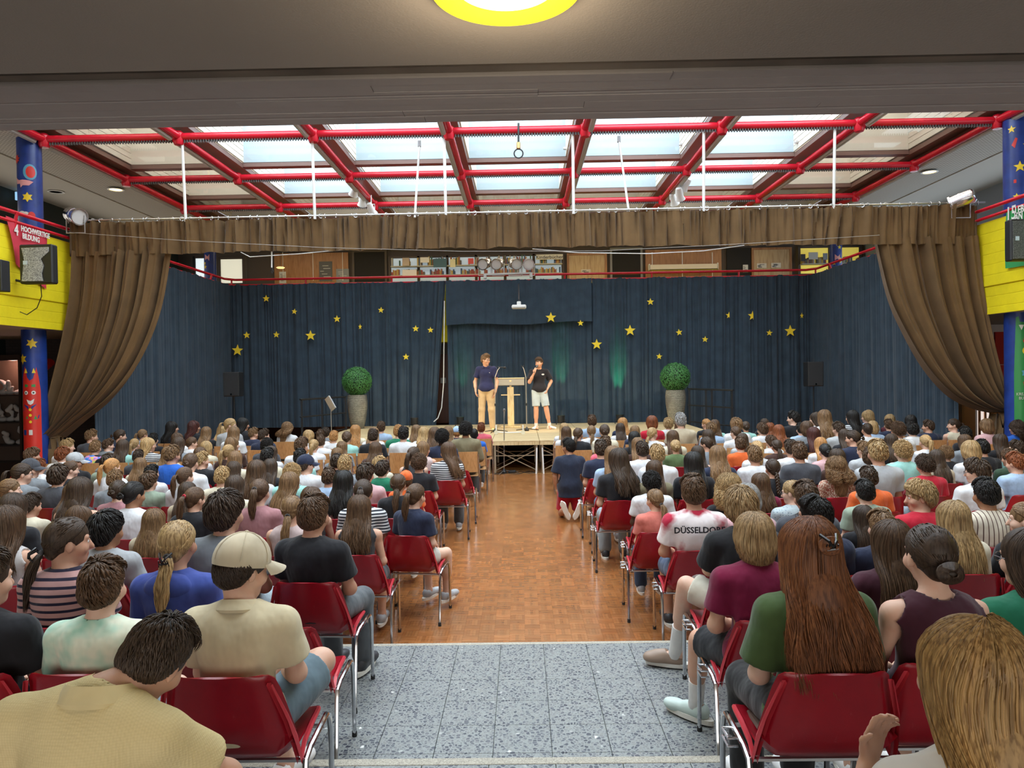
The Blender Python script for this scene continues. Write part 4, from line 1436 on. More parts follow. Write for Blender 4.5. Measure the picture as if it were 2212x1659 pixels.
# yellow cardboard stars pinned on the cloth
STARS = [(575, 645, 15, 0, 0, 'small yellow star highest on the left half of the dark curtain'), (636, 673, 12, 0, 0.15, 'small yellow star just right of the highest one on the left half'), (728, 689, 15, 0, 0, 'yellow star in the upper middle of the left half, above the leaf ball'),
         (823, 670, 13, 0, 0.1, 'small yellow star high on the left half, nearest the curtain slit'), (533, 724, 15, 0, -0.05, 'small yellow star right above the big low star over the loudspeaker'), (597, 723, 14, 0, 0.05, 'small yellow star left of the large star on the left half'),
         (671, 725, 22, 0, 0, 'large yellow star in the middle of the left half'), (778, 706, 12, 1, 0, 'narrow folded yellow star above the left leaf ball'), (513, 757, 24, 0, 0.05, 'largest low yellow star above the left loudspeaker stand'),
         (898, 710, 14, 0, 0, 'left one of two small yellow stars beside the curtain slit'), (930, 713, 13, 0, 0, 'right one of two small yellow stars beside the curtain slit'), (877, 771, 14, 0, 0, 'small yellow star lowest on the left half, near the slit'),
         (1190, 686, 22, 0, 0, 'large yellow star on the hem of the short curtain strip'), (1254, 698, 13, 0, 0, 'small yellow star at the right end of the short curtain strip'), (1289, 744, 22, 0, 0, 'large yellow star right of the middle curtain, lower than its neighbours'),
         (1361, 714, 23, 0, 0, 'large yellow star above the green light beam'), (1405, 652, 15, 0, 0, 'small yellow star highest on the right half'), (1467, 718, 14, 0, -0.15, 'small tilted yellow star above the right leaf ball'),
         (1523, 733, 13, 0, 0.08, 'small yellow star midway along the right half, lowest of its row'), (1424, 770, 13, 0, 0.1, 'small yellow star just above the right leaf ball'), (1575, 681, 14, 2, 0, 'small yellow star half hidden in a fold of the right half'),
         (1626, 682, 20, 2, 0, 'big yellow star half hidden in a fold of the right half'), (1662, 719, 13, 0, 0.1, 'small yellow star left of the big star near the right loudspeaker'), (1707, 715, 24, 0, 0, 'largest yellow star at the right end, above the loudspeaker'), (1732, 682, 12, 1, 0, 'tiny narrow yellow star at the far right end of the curtain')]
for (px, py, d, narrow, rot, lab) in STARS:
    y = YC - 0.14 if not (965 < px < 1278 and py < 702) else YC - 0.2
    p = W(px, py, y)
    r = d * 0.5 * y / F_PX * 1.08
    poly = star_poly(r, 0, 0, rot)
    if narrow == 1:
        poly = [(u * 0.62, v) for u, v in poly]
    if narrow == 2:
        poly = [(min(u, r * 0.1), v) for u, v in poly]
    o = MB().prism(poly, -0.008, 0.004).build('yellow_star', STARYEL, loc=p)
    tag(o, lab, 'star', 'yellow stars on the dark curtain')
    MB().tube([(0, 0, 0), (0, 0.17, 0)], 0.003, 5).build('pin', STEEL, o)

# brown pelmet and drawn drapes at the front of the stage area
YP = 13.3
pl, pr = W(148, 480, YP).x, W(2112, 440, YP).x


def ptop(u):
    return W(148 + (2122 - 148) * u, 481 + (442 - 481) * u, YP).z + 0.01 * math.sin(u * 60)


def pbot(u):
    return W(148 + (2122 - 148) * u, 552 + (527 - 552) * u - (6 * math.sin(PI * u)), YP).z + 0.012 * float(smooth_noise(u * 90, 1, 77))


t = thing('brown_pelmet', 'long gathered brown pelmet hanging from a rod across the whole stage opening', 'curtain')
curtain('cloth', '', [(pl, YP), (pr, YP)], ptop, pbot, BROWNCLOTH, 71, 0.15, cols=60, rows=8, parent=t, tight=0.9)
curtain('end_fold', '', [(pl - 0.02, YP + 0.05), (pl - 0.03, YP + 0.75)], const(ptop(0)), const(pbot(0)), BROWNCLOTH, 73, 0.03, rows=4, parent=t)
curtain('end_fold', '', [(pr + 0.02, YP + 0.05), (pr + 0.03, YP + 0.75)], const(ptop(1)), const(pbot(1)), BROWNCLOTH, 74, 0.03, rows=4, parent=t)
t = thing('curtain_rod', 'thin steel rod with rings carrying the brown pelmet, hung on white poles', 'curtain rod')
ra, rb = W(143, 477, YP), W(2128, 437, YP)
MB().tube([ra, rb], 0.016, 8).build('rod', STEEL, t, True)
MB().tube([ra + Vector((0, 0.5, 0)), rb + Vector((0, 0.5, 0))], 0.016, 8).build('rod', STEEL, t, True)
ringm = MB().tube([(0, 0.035 * math.sin(q), -0.008 + 0.035 * math.cos(q)) for q in np.linspace(0, 2 * PI, 13)], 0.006, 5, False).mesh('ring', True)
ringm.materials.append(STEEL)
for k in range(92):
    u = (k + 0.5 + 0.35 * float(noise1(k + 3, 1)[0])) / 92
    p = ra.lerp(rb, u)
    link('ring', ringm, None, t, None, None, Matrix.Translation(p) @ Matrix.Rotation(float(noise1(k, 1)[0]) * 1.4, 4, 'Z'))
for px, py0 in ((401, 312), (680, 300), (963, 292), (1239, 290), (1520, 285), (1801, 278)):
    p = W(px, 460, YP)
    MB().tube([(p.x, YP, ra.lerp(rb, (px - 143) / 1985).z - 0.06), (p.x, NODE_Y[4] + 0.02, TUBE_Z - 0.05)], 0.026, 8).build('white_pole', WHITEPAINT, t, True)
t = thing('tension_wire', 'thin sagging wire strung across the brown pelmet', 'wire')
MB().tube([W(x, y, YP - 0.16) for x, y in ((150, 502), (400, 520), (700, 535), (1000, 543), (1300, 542), (1600, 527), (1900, 508))], 0.0045, 4).build('wire', mat('grey_wire', (0.3, 0.28, 0.25), 0.5), t)
t = thing('sagging_cord', 'thin white cord sagging under the pelmet in front of the pale door', 'cord')
MB().tube([W(x, y, 13.45) for x, y in ((1150, 538), (1250, 546), (1400, 548), (1520, 542), (1640, 526))], 0.009, 5).build('cord', WHITEPAINT, t)
t = thing('cord_left', 'thin white cord stretched under the pelmet above the veneer panel', 'cord')
t.name = 'stretched_cord'
MB().tube([W(x, y, 13.45) for x, y in ((520, 545), (540, 555), (640, 549), (760, 538))], 0.009, 5).build('cord', WHITEPAINT, t)
t = thing('hanging_snap_hook', 'cord with a dark snap hook hanging under the pelmet beside the veneer panel', 'hook')
MB().tube([W(587, 500, 13.42), W(587, 578, 13.42)], 0.012, 5).build('cord', WHITEPAINT, t)
MB().tube([W(587, 578, 13.42), W(585, 585, 13.42), W(588, 591, 13.42), W(590, 585, 13.42), W(588, 579, 13.42)], 0.008, 5).build('hook', BLACK, t)


def drape(lab, left, right, seed, y0, nfold):
    """left/right: lists of pixel points (same length) down the two edges; folds run between them"""
    Lp = [W(x, y, y0) for x, y in left]
    Rp = [W(x, y, y0) for x, y in right]

    def samp(P, v):
        k = v * (len(P) - 1)
        i = min(int(k), len(P) - 2)
        f = k - i
        a = P[max(i - 1, 0)]
        b, c = P[i], P[i + 1]
        d = P[min(i + 2, len(P) - 1)]
        return 0.5 * ((2 * b) + (c - a) * f + (2 * a - 5 * b + 4 * c - d) * f * f + (3 * b - a - 3 * c + d) * f ** 3)
    rows, n = 44, 260
    us = np.linspace(0, 1, n)
    grid = []
    for r in range(rows + 1):
        v = r / rows
        a, b = samp(Lp, v), samp(Rp, v)
        wd = (b - a).length
        fold = 1.3 * (1 - 1.6 * np.sqrt(np.abs(smooth_noise(us, nfold, seed)))) + 0.5 * smooth_noise(us, nfold * 2.2, seed + 1)
        amp = 0.17 * (0.75 + 0.4 * v)
        # the cloth bellies: width shrinks, folds deepen
        row = []
        for u, f in zip(us, fold):
            p = a.lerp(b, u)
            row.append((p.x, p.y + amp * f - 0.10 * math.sin(PI * u), p.z - 0.02 * f))
        grid.append(row)
    t = thing('brown_drape', lab, 'curtain')
    MB().grid(grid).build('drape_cloth', BROWNCLOTH, t, True)
    return t


t = drape('brown curtain at the left of the stage opening, gathered and tied low', [(150, 545), (146, 640), (132, 730), (118, 800), (104, 870), (96, 920), (92, 944)], [(372, 545), (352, 660), (322, 745), (283, 812), (232, 866), (176, 906), (128, 944)], 81, YP + 0.12, 15)
mb = MB()
pa = W(110, 944, YP + 0.12)
mb.lathe([(0.27, -1.1), (0.25, -0.6), (0.20, -0.2), (0.16, 0.0), (0.15, 0.05)], pa.x, pa.y, pa.z, 40)
vs = [(x + 0.03 * math.sin(k * 2.1), y + 0.05 * math.sin(k * 1.7), z) for k, (x, y, z) in enumerate(mb.v)]
mb.v = vs
mb.build('gathered_tail', BROWNCLOTH, t, True)
MB().tube([pa + Vector((0.165 * math.cos(q), 0.165 * math.sin(q), 0.0)) for q in np.linspace(0, 2 * PI, 17)], 0.014, 6).build('tie_cord', mat('brown_cord', (0.12, 0.07, 0.03), 0.8), t)
t = drape('brown curtain at the right of the stage opening, swept aside and tied to the column', [(1885, 520), (1914, 640), (1950, 720), (1995, 795), (2048, 852), (2102, 880), (2150, 891)], [(2124, 512), (2134, 620), (2146, 700), (2158, 770), (2170, 830), (2180, 868), (2184, 889)], 91, YP + 0.12, 15)
mb = MB()
pa = W(2164, 892, YP + 0.12)
mb.lathe([(0.24, -1.35), (0.24, -0.6), (0.22, -0.25), (0.15, 0.0), (0.14, 0.03)], pa.x, pa.y, pa.z, 40)
mb.v = [(x + 0.03 * math.sin(k * 2.1), y + 0.05 * math.sin(k * 1.7), z) for k, (x, y, z) in enumerate(mb.v)]
mb.build('gathered_tail', BROWNCLOTH, t, True)
MB().tube([pa + Vector((0.155 * math.cos(q), 0.155 * math.sin(q), 0.0)) for q in np.linspace(0, 2 * PI, 17)], 0.012, 6).tube([pa + Vector((0.15, 0, 0)), W(2198, 889, 12.9)], 0.012, 6).build('tie_cord', mat('orange_cord', (0.45, 0.2, 0.06), 0.7), t)

# ------------------------------------------------------------------ stage
ST = thing('stage', 'low stage of pale plywood platforms on braced metal legs', 'stage', (0, 0, 0))
YS = 15.56
LEGM = mat('galvanised_leg', (0.42, 0.36, 0.26), 0.4, 0.7)
ys = [YS, YS + 2, YS + 4, YS + 5.1]
deck_n = 0
for j in range(3):
    for i in range(9):
        x0 = 0.37 - 5 + i
        mb = MB().box(x0 + 0.004, x0 + 0.996, ys[j] + 0.004, ys[j + 1] - 0.004, HS - 0.025, HS, bev=0.003)
        o = mb.build('platform', STAGEWOOD, ST)
        MB().box(x0 + 0.006, x0 + 0.994, ys[j] + 0.006, ys[j + 1] - 0.006, HS - 0.095, HS - 0.025).build('edge_frame', LECTWOOD, o)
        for (lx, ly) in ((x0 + 0.06, ys[j] + 0.06), (x0 + 0.94, ys[j] + 0.06), (x0 + 0.06, ys[j + 1] - 0.06), (x0 + 0.94, ys[j + 1] - 0.06)):
            MB().box(lx - 0.02, lx + 0.02, ly - 0.02, ly + 0.02, 0.0, HS - 0.095).build('leg', LEGM, o)
        if j == 0:
            br_ = MB()
            z0, z1 = 0.06, HS - 0.20
            for yy in (ys[j] + 0.06, ys[j] + 0.9):
                br_.tube([(x0 + 0.07, yy, z0), (x0 + 0.93, yy, z1)], 0.010, 5).tube([(x0 + 0.07, yy, z1), (x0 + 0.93, yy, z0)], 0.010, 5).tube([(x0 + 0.07, yy, 0.37), (x0 + 0.93, yy, 0.37)], 0.010, 5)
            br_.build('cross_brace', LEGM, o)
for k, px in enumerate((1160, 1172)):
    MB().tube([(W(px, 1000, YS - 0.03).x, YS - 0.03, HS - 0.15), (W(px, 1000, YS - 0.03).x + (-0.02 if k == 0 else 0.02), YS - 0.09, 0.0)], 0.016, 8).build('white_support_leg', WHITEPAINT, ST, True)
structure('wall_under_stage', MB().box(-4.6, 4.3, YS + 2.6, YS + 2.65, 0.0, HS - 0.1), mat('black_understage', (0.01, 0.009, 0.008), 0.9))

# ------------------------------------------------------------------ lectern
yL = 19.45
p = W(1104, 921, yL)
z0 = HS
t = thing('lectern', 'blond wooden lectern with tilted reading board between the two speakers', 'lectern', (p.x, yL, z0))
zt = W(1104, 836, yL).z - z0
MB().box(-0.085, 0.085, -0.05, 0.05, 0.04, zt, bev=0.006).build('column', LECTWOOD, t)
MB().box(-0.028, 0.028, -0.03, 0.03, zt, zt + 0.18, bev=0.004).build('neck', LECTWOOD, t)
m = Matrix.Translation((0, -0.02, zt + 0.13)) @ Matrix.Rotation(math.radians(62), 4, 'X')
MB().box(-0.365, 0.365, -0.10, 0.10, -0.012, 0.012, m, bev=0.005).build('reading_board', mat('lectern_board_back', (0.26, 0.22, 0.15), 0.5), t)
MB().box(-0.37, 0.37, 0.09, 0.115, -0.02, 0.03, m, bev=0.004).build('board_edge', LECTWOOD, t)
zs_ = W(1104, 853, yL).z - z0
MB().box(-0.25, 0.25, -0.02, 0.02, zs_ - 0.015, zs_ + 0.015, bev=0.004).build('cross_bar', LECTWOOD, t)
MB().box(-0.26, 0.26, -0.14, 0.14, 0.0, 0.035, bev=0.006).build('base_plate', LECTWOOD, t)

# microphone stands
def mic_stand(lab, base, elbow, tip, with_mic, on_floor=False, trolley=None):
    t = thing('microphone_stand', lab, 'microphone stand', base)
    e = Vector(elbow) - Vector(base)
    q = Vector(tip) - Vector(base)
    MB().tube([(0, 0, 0.03), (e.x, e.y, e.z)], 0.011, 8).build('pole', STEEL, t, True)
    mid = e.lerp(q, 0.55) + Vector((0, 0, 0.04))
    MB().tube([e, mid, q], 0.009, 8).build('boom', STEEL, t, True)
    MB().lathe([(0.05, 0.0), (0.055, 0.03), (0.03, 0.07), (0.015, 0.10), (0, 0.10)], seg=14).build('hub', BLACK, t, True)
    for a in (0.4, 2.5, 4.4):
        MB().tube([(0, 0, 0.06), (0.32 * math.cos(a), 0.32 * math.sin(a), 0.012)], [0.011, 0.009], 6).build('foot_leg', BLACK if not on_floor else STEEL, t, True)
    MB().lathe([(0, -0.035), (0.02, -0.03), (0.02, 0.03), (0, 0.035)], cx=e.x * 0.5, cy=e.y * 0.5, cz=e.z * 0.5, seg=10).build('clutch', BLACK, t, True)
    if with_mic:
        d = (q - mid).normalized() if with_mic == 1 else Vector((1, -0.2, -0.1)).normalized()
        R = d.to_track_quat('Z', 'Y').to_matrix().to_4x4()
        m = Matrix.Translation(q) @ R
        MB().lathe([(0.010, -0.06), (0.014, 0.02), (0.016, 0.09)], seg=12, mtx=m).build('microphone_body', STEEL if with_mic == 1 else BLACK, t, True)
        MB().lathe([(0.016, 0.09), (0.028, 0.105), (0.03, 0.13), (0.02, 0.15), (0, 0.155)], seg=12, mtx=m).build('microphone_head', mat('mesh_grille', (0.25, 0.25, 0.25), 0.4, 0.6) if with_mic == 1 else BLACK, t, True)
    else:
        MB().tube([q, q + Vector((-0.035, 0, 0.03))], 0.012, 6).tube([q, q + Vector((0.035, 0, 0.03))], 0.012, 6).build('clip', BLACK, t)
    return t


def on_stage(px, py):
    d = ray(px, py)
    y = (HS - EYE) / d.z
    return W(px, py, y)


bp = on_stage(1070, 934)
mic_stand('microphone stand with a black microphone in front of the speaker in the navy polo', bp, W(1069.5, 815, bp.y), W(1080, 793, bp.y), 2)
bp = on_stage(1138, 931)
mic_stand('curved microphone stand with an empty clip beside the speaker in black', bp, W(1136, 816, bp.y), W(1129, 792, bp.y), 0)
d = ray(1089, 1022)
yf = -EYE / d.z
bp = W(1089, 1022, yf)
mic_stand('microphone stand on the parquet in front of the stage', bp, W(1089, 915, yf), W(1089, 898, yf), 1, True)
t = thing('wheeled_base', 'white wheeled rack legs lying between the two microphone stands', 'stand')
qa, qb = on_stage(1072, 938), on_stage(1130, 938)
MB().tube([qa + Vector((0, 0, 0.05)), (qa + qb) / 2 + Vector((0, -0.05, 0.04)), qb + Vector((0, 0, 0.05))], 0.014, 6).build('frame', WHITEPAINT, t, True)
for q in (qa, qb):
    MB().lathe([(0.0, -0.015), (0.05, -0.014), (0.05, 0.014), (0.0, 0.015)], seg=16, mtx=Matrix.Translation(q + Vector((0.0, -0.1, 0.052))) @ Matrix.Rotation(PI / 2, 4, 'X')).build('wheel', mat('cream_wheel', (0.7, 0.65, 0.5), 0.5), t, True)
    MB().tube([q + Vector((0, 0, 0.05)), q + Vector((0, 0.02, 0.22))], 0.014, 6).build('strut', WHITEPAINT, t, True)
t = thing('floor_cables', 'black cables and a small box lying on the parquet before the stage', 'cable')
pc = W(1105, 1024, yf)
rr = random.Random(4)
for k in range(3):
    MB().tube([pc + Vector((-0.35 + 0.17 * i + rr.uniform(-.05, .05), rr.uniform(-0.25, 0.3), 0.008 - pc.z)) for i in range(6)], 0.006, 5).build('cable', BLACK, t, True)
MB().box(pc.x - 0.07, pc.x + 0.09, pc.y, pc.y + 0.12, 0, 0.05, bev=0.01).build('stage_box', BLACK, t)

# projector hanging in front of the short curtain
pp = W(1121, 662, 19.3)
t = thing('projector', 'white projector hanging in front of the short dark curtain strip', 'projector', pp)
MB().box(-0.19, 0.19, -0.14, 0.14, -0.06, 0.035, bev=0.025).build('case', WHITEPAINT, t)
MB().box(-0.16, 0.16, -0.145, -0.135, -0.045, -0.03).build('front_slot', mat('grey_slot', (0.3, 0.3, 0.3), 0.5), t)
MB().box(-0.055, 0.055, -0.04, 0.04, 0.035, 0.13, bev=0.015).build('mount', WHITEPAINT, t)
MB().tube([(0, 0.02, 0.12), (0, 0.02, 0.18), (0, 1.6, 0.9)], 0.02, 8).build('arm', mat('dark_arm', (0.04, 0.04, 0.045), 0.5), t, True)

# uplighters
for k, (px, py, g, lab) in enumerate(((895, 914, 0, 'unlit black uplighter on the stage left of the curtain slit'), (994, 912, 1, 'black uplighter with green light behind the speaker in navy'),
                                      (1212, 908, 1, 'black uplighter with green light next to the speaker in black'), (1339, 906, 1, 'black uplighter with green light left of the right leaf ball vase'))):
    p = W(px, py, 20.15)
    t = thing('stage_uplighter', lab, 'stage light', (p.x, 20.15, HS), 0, 'uplighters at the foot of the curtain')
    MB().lathe([(0.0, 0.03), (0.09, 0.04), (0.10, 0.07), (0.10, 0.22), (0.11, 0.22), (0.11, 0.25), (0.095, 0.25), (0.09, 0.235), (0, 0.235)], seg=20).build('can', BLACK, t, True)
    MB().lathe([(0, 0.238), (0.09, 0.238)], seg=20).build('lens', mat('green_led', (0.15, 0.9, 0.4), 0.3, emit=1.4) if g else STEEL, t)
    MB().tube([(-0.13, 0, 0.0), (-0.13, 0, 0.15)], 0.01, 6).tube([(0.13, 0, 0.0), (0.13, 0, 0.15)], 0.01, 6).tube([(-0.13, -0.05, 0.008), (-0.13, 0.05, 0.008)], 0.01, 6).tube([(0.13, -0.05, 0.008), (0.13, 0.05, 0.008)], 0.01, 6).build('yoke', BLACK, t, True)
    if g:
        spot_light('uplighter_beam', (p.x, 20.22, HS + 0.27), (p.x + 0.03, 20.56, HS + 1.25), (0, 90, 170, 300)[k], (0.04, 1.0, 0.35), 0.42, 0.9, 0.04)

# leaf balls in woven vases
def leaf_ball(lab, px, seed):
    y = 19.75
    p = W(px, 925, y)
    zc = W(px, 824 if px < 1000 else 815, y).z - HS
    t = thing('leaf_ball_in_vase', lab, 'potted plant', (p.x, y, HS))
    hv = W(px, 853 if px < 1000 else 842, y).z - HS
    prof = [(0.0, 0.0), (0.155, 0.0), (0.17, 0.02), (0.22, hv * 0.3), (0.262, hv * 0.62), (0.268, hv * 0.8), (0.252, hv * 0.97), (0.245, hv), (0.22, hv - 0.01), (0.2, hv - 0.08), (0, hv - 0.08)]
    vm, n, b = nt('woven_vase') if 'woven' not in MATS else (MATS['woven'], None, None)
    if n:
        tc = n.nodes.new('ShaderNodeTexCoord')
        sep = n.nodes.new('ShaderNodeSeparateXYZ')
        n.links.new(tc.outputs['Object'], sep.inputs[0])
        at_ = n.nodes.new('ShaderNodeMath')
        at_.operation = 'ARCTAN2'
        n.links.new(sep.outputs[0], at_.inputs[0])
        n.links.new(sep.outputs[1], at_.inputs[1])
        cb = n.nodes.new('ShaderNodeCombineXYZ')
        n.links.new(at_.outputs[0], cb.inputs[0])
        n.links.new(sep.outputs[2], cb.inputs[1])
        br = n.nodes.new('ShaderNodeTexBrick')
        br.inputs['Scale'].default_value = 10
        br.inputs['Brick Width'].default_value = 1.6
        br.inputs['Row Height'].default_value = 0.26
        br.inputs['Mortar Size'].default_value = 0.045
        br.inputs['Color1'].default_value = (0.24, 0.235, 0.18, 1)
        br.inputs['Color2'].default_value = (0.36, 0.35, 0.28, 1)
        br.inputs['Mortar'].default_value = (0.06, 0.055, 0.045, 1)
        n.links.new(cb.outputs[0], br.inputs['Vector'])
        f = _noise(n, 3.0, 4)
        col = _mix(n, br.outputs[0], (0.14, 0.13, 0.11), _ramp(n, f, [(0.48, 0.0), (0.60, 0.85)]))
        n.links.new(col, b.inputs['Base Color'])
        b.inputs['Roughness'].default_value = 0.8
        _bump(n, b, br.outputs['Fac'], -0.6, 0.02)
        MATS['woven'] = vm
    MB().lathe(prof, seg=40).build('vase', vm, t, True)
    R = 0.385
    core = MB()
    core.lathe([(R * 0.9 * math.sin(a), -R * 0.9 * math.cos(a)) for a in np.linspace(0.001, PI - 0.001, 14)], cz=zc, seg=24)
    core.build('ball_core', flat('dark_leaf_core', (0.01, 0.035, 0.012)), t, True)
    rng = np.random.default_rng(seed)
    N = 5200
    z = rng.uniform(-1, 1, N)
    a = rng.uniform(0, 2 * PI, N)
    nrm = np.stack([np.sqrt(1 - z * z) * np.cos(a), np.sqrt(1 - z * z) * np.sin(a), z], 1)
    c = nrm * (R * rng.uniform(0.93, 1.04, N))[:, None] + np.array([0, 0, zc])
    tx = rng.normal(size=(N, 3))
    tx -= (tx * nrm).sum(1)[:, None] * nrm * 0.6
    tx /= np.linalg.norm(tx, axis=1)[:, None]
    bt = np.cross(nrm, tx)
    bt /= np.linalg.norm(bt, axis=1)[:, None]
    l, w = 0.020, 0.009
    V = np.stack([c - tx * l, c + bt * w, c + tx * l + nrm * 0.006, c - bt * w], 1).reshape(-1, 3)
    F = np.arange(N * 4).reshape(N, 4)
    me = bpy.data.meshes.new('small_leaves')
    me.from_pydata(V.tolist(), [], F.tolist())
    lm = mat('box_leaf_green', (0.07, 0.24, 0.06), 0.5, noise=0.6, nscale=60)
    o = link('small_leaves', me, lm, t)
    o['kind'] = 'stuff'
    MB().tube([(0, 0, hv - 0.1), (0, 0, zc - R * 0.85)], 0.05, 8).build('stem', flat('stem_brown', (0.12, 0.07, 0.04)), t)


leaf_ball('green leaf ball in a tall woven vase on the left of the stage', 773, 5)
leaf_ball('green leaf ball in a tall woven vase on the right of the stage', 1460, 6)

# loudspeakers on tripods
def tripod_speaker(lab, px0, px1, py0, py1, y):
    a, c = W(px0, py0, y), W(px1, py1, y)
    cx = (a.x + c.x) / 2
    t = thing('loudspeaker_on_tripod', lab, 'loudspeaker', (cx, y, 0))
    w = (c.x - a.x) / 2
    MB().box(-w, w, -0.16, 0.16, c.z, a.z, bev=0.015).build('cabinet', BLACK, t)
    MB().box(-w + 0.015, w - 0.015, -0.168, -0.158, c.z + 0.02, a.z - 0.02, bev=0.003).build('front_grille', mat('black_grille', (0.025, 0.027, 0.03), 0.7, bump=0.5, bscale=300), t)
    MB().lathe([(0, 0), (0.022, 0)], seg=14, mtx=Matrix.Translation((0, -0.17, c.z + 0.055)) @ Matrix.Rotation(PI / 2, 4, 'X')).build('badge', mat('badge_blue', (0.45, 0.65, 0.75), 0.3), t)
    MB().tube([(0, 0, 0.25), (0, 0, c.z)], 0.018, 8).build('pole', BLACK, t, True)
    for q in (0.5, 2.6, 4.7):
        MB().tube([(0, 0, 0.95), (0.45 * math.cos(q), 0.45 * math.sin(q), 0.01)], 0.014, 6).build('leg', BLACK, t, True)
    MB().lathe([(0.03, 0.90), (0.04, 0.93), (0.04, 1.0), (0.025, 1.03)], seg=12).build('collar', BLACK, t, True)


tripod_speaker('black loudspeaker on a tripod before the dark curtain, under the big low star', 487, 522, 804, 856, 18.2)
tripod_speaker('black loudspeaker on a tripod before the dark curtain at the right corner', 1740, 1774, 782, 834, 18.2)

# music stand
d0 = W(716, 945, 16.4)
t = thing('music_stand', 'thin music stand with white sheets left of the stage', 'music stand', (d0.x, 16.4, 0))
zt = W(716, 858, 16.4).z
MB().tube([(0, 0, 0.3), (0, 0, zt - 0.22)], 0.010, 6).build('pole', STEEL, t, True)
m = Matrix.Translation((0, 0, zt - 0.14)) @ Matrix.Rotation(math.radians(-28), 4, 'Y') @ Matrix.Rotation(math.radians(-60), 4, 'Z')
MB().box(-0.22, 0.22, -0.01, 0.0, -0.15, 0.15, m).build('desk', STEEL, t)
MB().box(-0.20, 0.20, -0.02, -0.011, -0.14, 0.16, m).build('sheets', mat('paper', (0.75, 0.75, 0.73), 0.7), t)
for q in (0.5, 2.6, 4.7):
    MB().tube([(0, 0, 0.4), (0.3 * math.cos(q), 0.3 * math.sin(q), 0.01)], 0.008, 5).build('leg', STEEL, t, True)

# black guard rails at the sides of the stage
def guard(lab, p0, p1, zb, zs_, posts):
    t = thing('guard_rail', lab, 'guard rail')
    for k, z in enumerate(zs_):
        MB().tube([(p0[0], p0[1], z), (p1[0], p1[1], z)], 0.024 if k == 0 else 0.018, 8).build('rail', BLACK, t, True)
    for u in posts:
        x, y = p0[0] + (p1[0] - p0[0]) * u, p0[1] + (p1[1] - p0[1]) * u
        MB().box(x - 0.02, x + 0.02, y - 0.02, y + 0.02, 0.0, zs_[0]).build('post', BLACK, t)


pa, pb_2 = W(648, 863, 17.6), W(748, 854, 19.4)
guard('black steel guard rail at the left end of the stage', (pa.x, 17.6), (pb_2.x, 19.4), HS, (pa.z, pa.z - 0.42, pa.z - 0.85), (0.03, 0.45, 0.98))
pa, pb_2 = W(1486, 840, 19.4), W(1584, 844, 17.6)
guard('black steel guard rail at the right end of the stage', (pa.x, 19.4), (pb_2.x, 17.6), HS, (pa.z, pa.z - 0.42, pa.z - 0.85), (0.03, 0.42, 0.55, 0.97))

# ------------------------------------------------------------------ smooth bodies: distance fields meshed with surface nets
def V3(*a):
    return np.array(a, dtype=float)


def unit(v):
    return v / (np.linalg.norm(v) + 1e-12)


def cone(a, b, ra, rb, k=0.03):
    return ('c', np.array(a, float), np.array(b, float), ra, rb, k)


def ell(c, r, R=None, k=0.03):
    return ('e', np.array(c, float), np.array(r, float), np.eye(3) if R is None else np.array(R, float), 0, k)


def sdf_prim(p, X):
    if p[0] == 'c':
        a, b, ra, rb = p[1], p[2], p[3], p[4]
        ab = b - a
        h = np.clip(((X - a) @ ab) / (ab @ ab + 1e-12), 0, 1)
        d = np.linalg.norm(X - a - h[..., None] * ab, axis=-1)
        return d - (ra + (rb - ra) * h)
    c, r, R = p[1], p[2], p[3]
    Y = (X - c) @ R
    k0 = np.linalg.norm(Y / r, axis=-1)
    k1 = np.linalg.norm(Y / (r * r), axis=-1) + 1e-9
    return k0 * (k0 - 1) / k1


def prim_box(p, m):
    if p[0] == 'c':
        r = max(p[3], p[4]) + m
        return np.minimum(p[1], p[2]) - r, np.maximum(p[1], p[2]) + r
    e = np.abs(p[3]) @ p[2] + m
    return p[1] - e, p[1] + e


def field(prims, h, inflate=0.0, sub=(), cuts=(), disp=None):
    lo = np.min([prim_box(p, inflate + 4 * h)[0] for p in prims], 0)
    hi = np.max([prim_box(p, inflate + 4 * h)[1] for p in prims], 0)
    for (q, nrm) in cuts:        # axis aligned clipping helps keep grids small
        pass
    n = np.ceil((hi - lo) / h).astype(int) + 1
    F = np.full(n, 0.25, np.float32)
    ax = [lo[i] + h * np.arange(n[i]) for i in range(3)]

    def window(p, m):
        a, b = prim_box(p, m)
        i0 = np.maximum(0, np.floor((a - lo) / h).astype(int))
        i1 = np.minimum(n, np.ceil((b - lo) / h).astype(int) + 1)
        if np.any(i1 <= i0):
            return None, None
        sl = tuple(slice(i0[i], i1[i]) for i in range(3))
        X = np.stack(np.meshgrid(*[ax[i][sl[i]] for i in range(3)], indexing='ij'), -1)
        return sl, X
    for p in prims:
        k = p[5]
        sl, X = window(p, inflate + k + 3 * h)
        if sl is None:
            continue
        d = sdf_prim(p, X)
        f = F[sl]
        t = np.clip(0.5 + 0.5 * (f - d) / k, 0, 1)
        F[sl] = f * (1 - t) + d * t - k * t * (1 - t)
    F -= inflate
    if disp is not None:
        X = np.stack(np.meshgrid(*ax, indexing='ij'), -1)
        F += disp(X).astype(np.float32)
    for p in sub:
        sl, X = window(p, 0.05)
        if sl is None:
            continue
        F[sl] = np.maximum(F[sl], -sdf_prim(p, X))
    if cuts:
        X = np.stack(np.meshgrid(*ax, indexing='ij'), -1)
        for (q, nrm) in cuts:
            F = np.maximum(F, ((X - np.array(q)) @ np.array(nrm)).astype(np.float32))
    F[0], F[-1], F[:, 0], F[:, -1], F[:, :, 0], F[:, :, -1] = 0.2, 0.2, 0.2, 0.2, 0.2, 0.2
    return F, lo


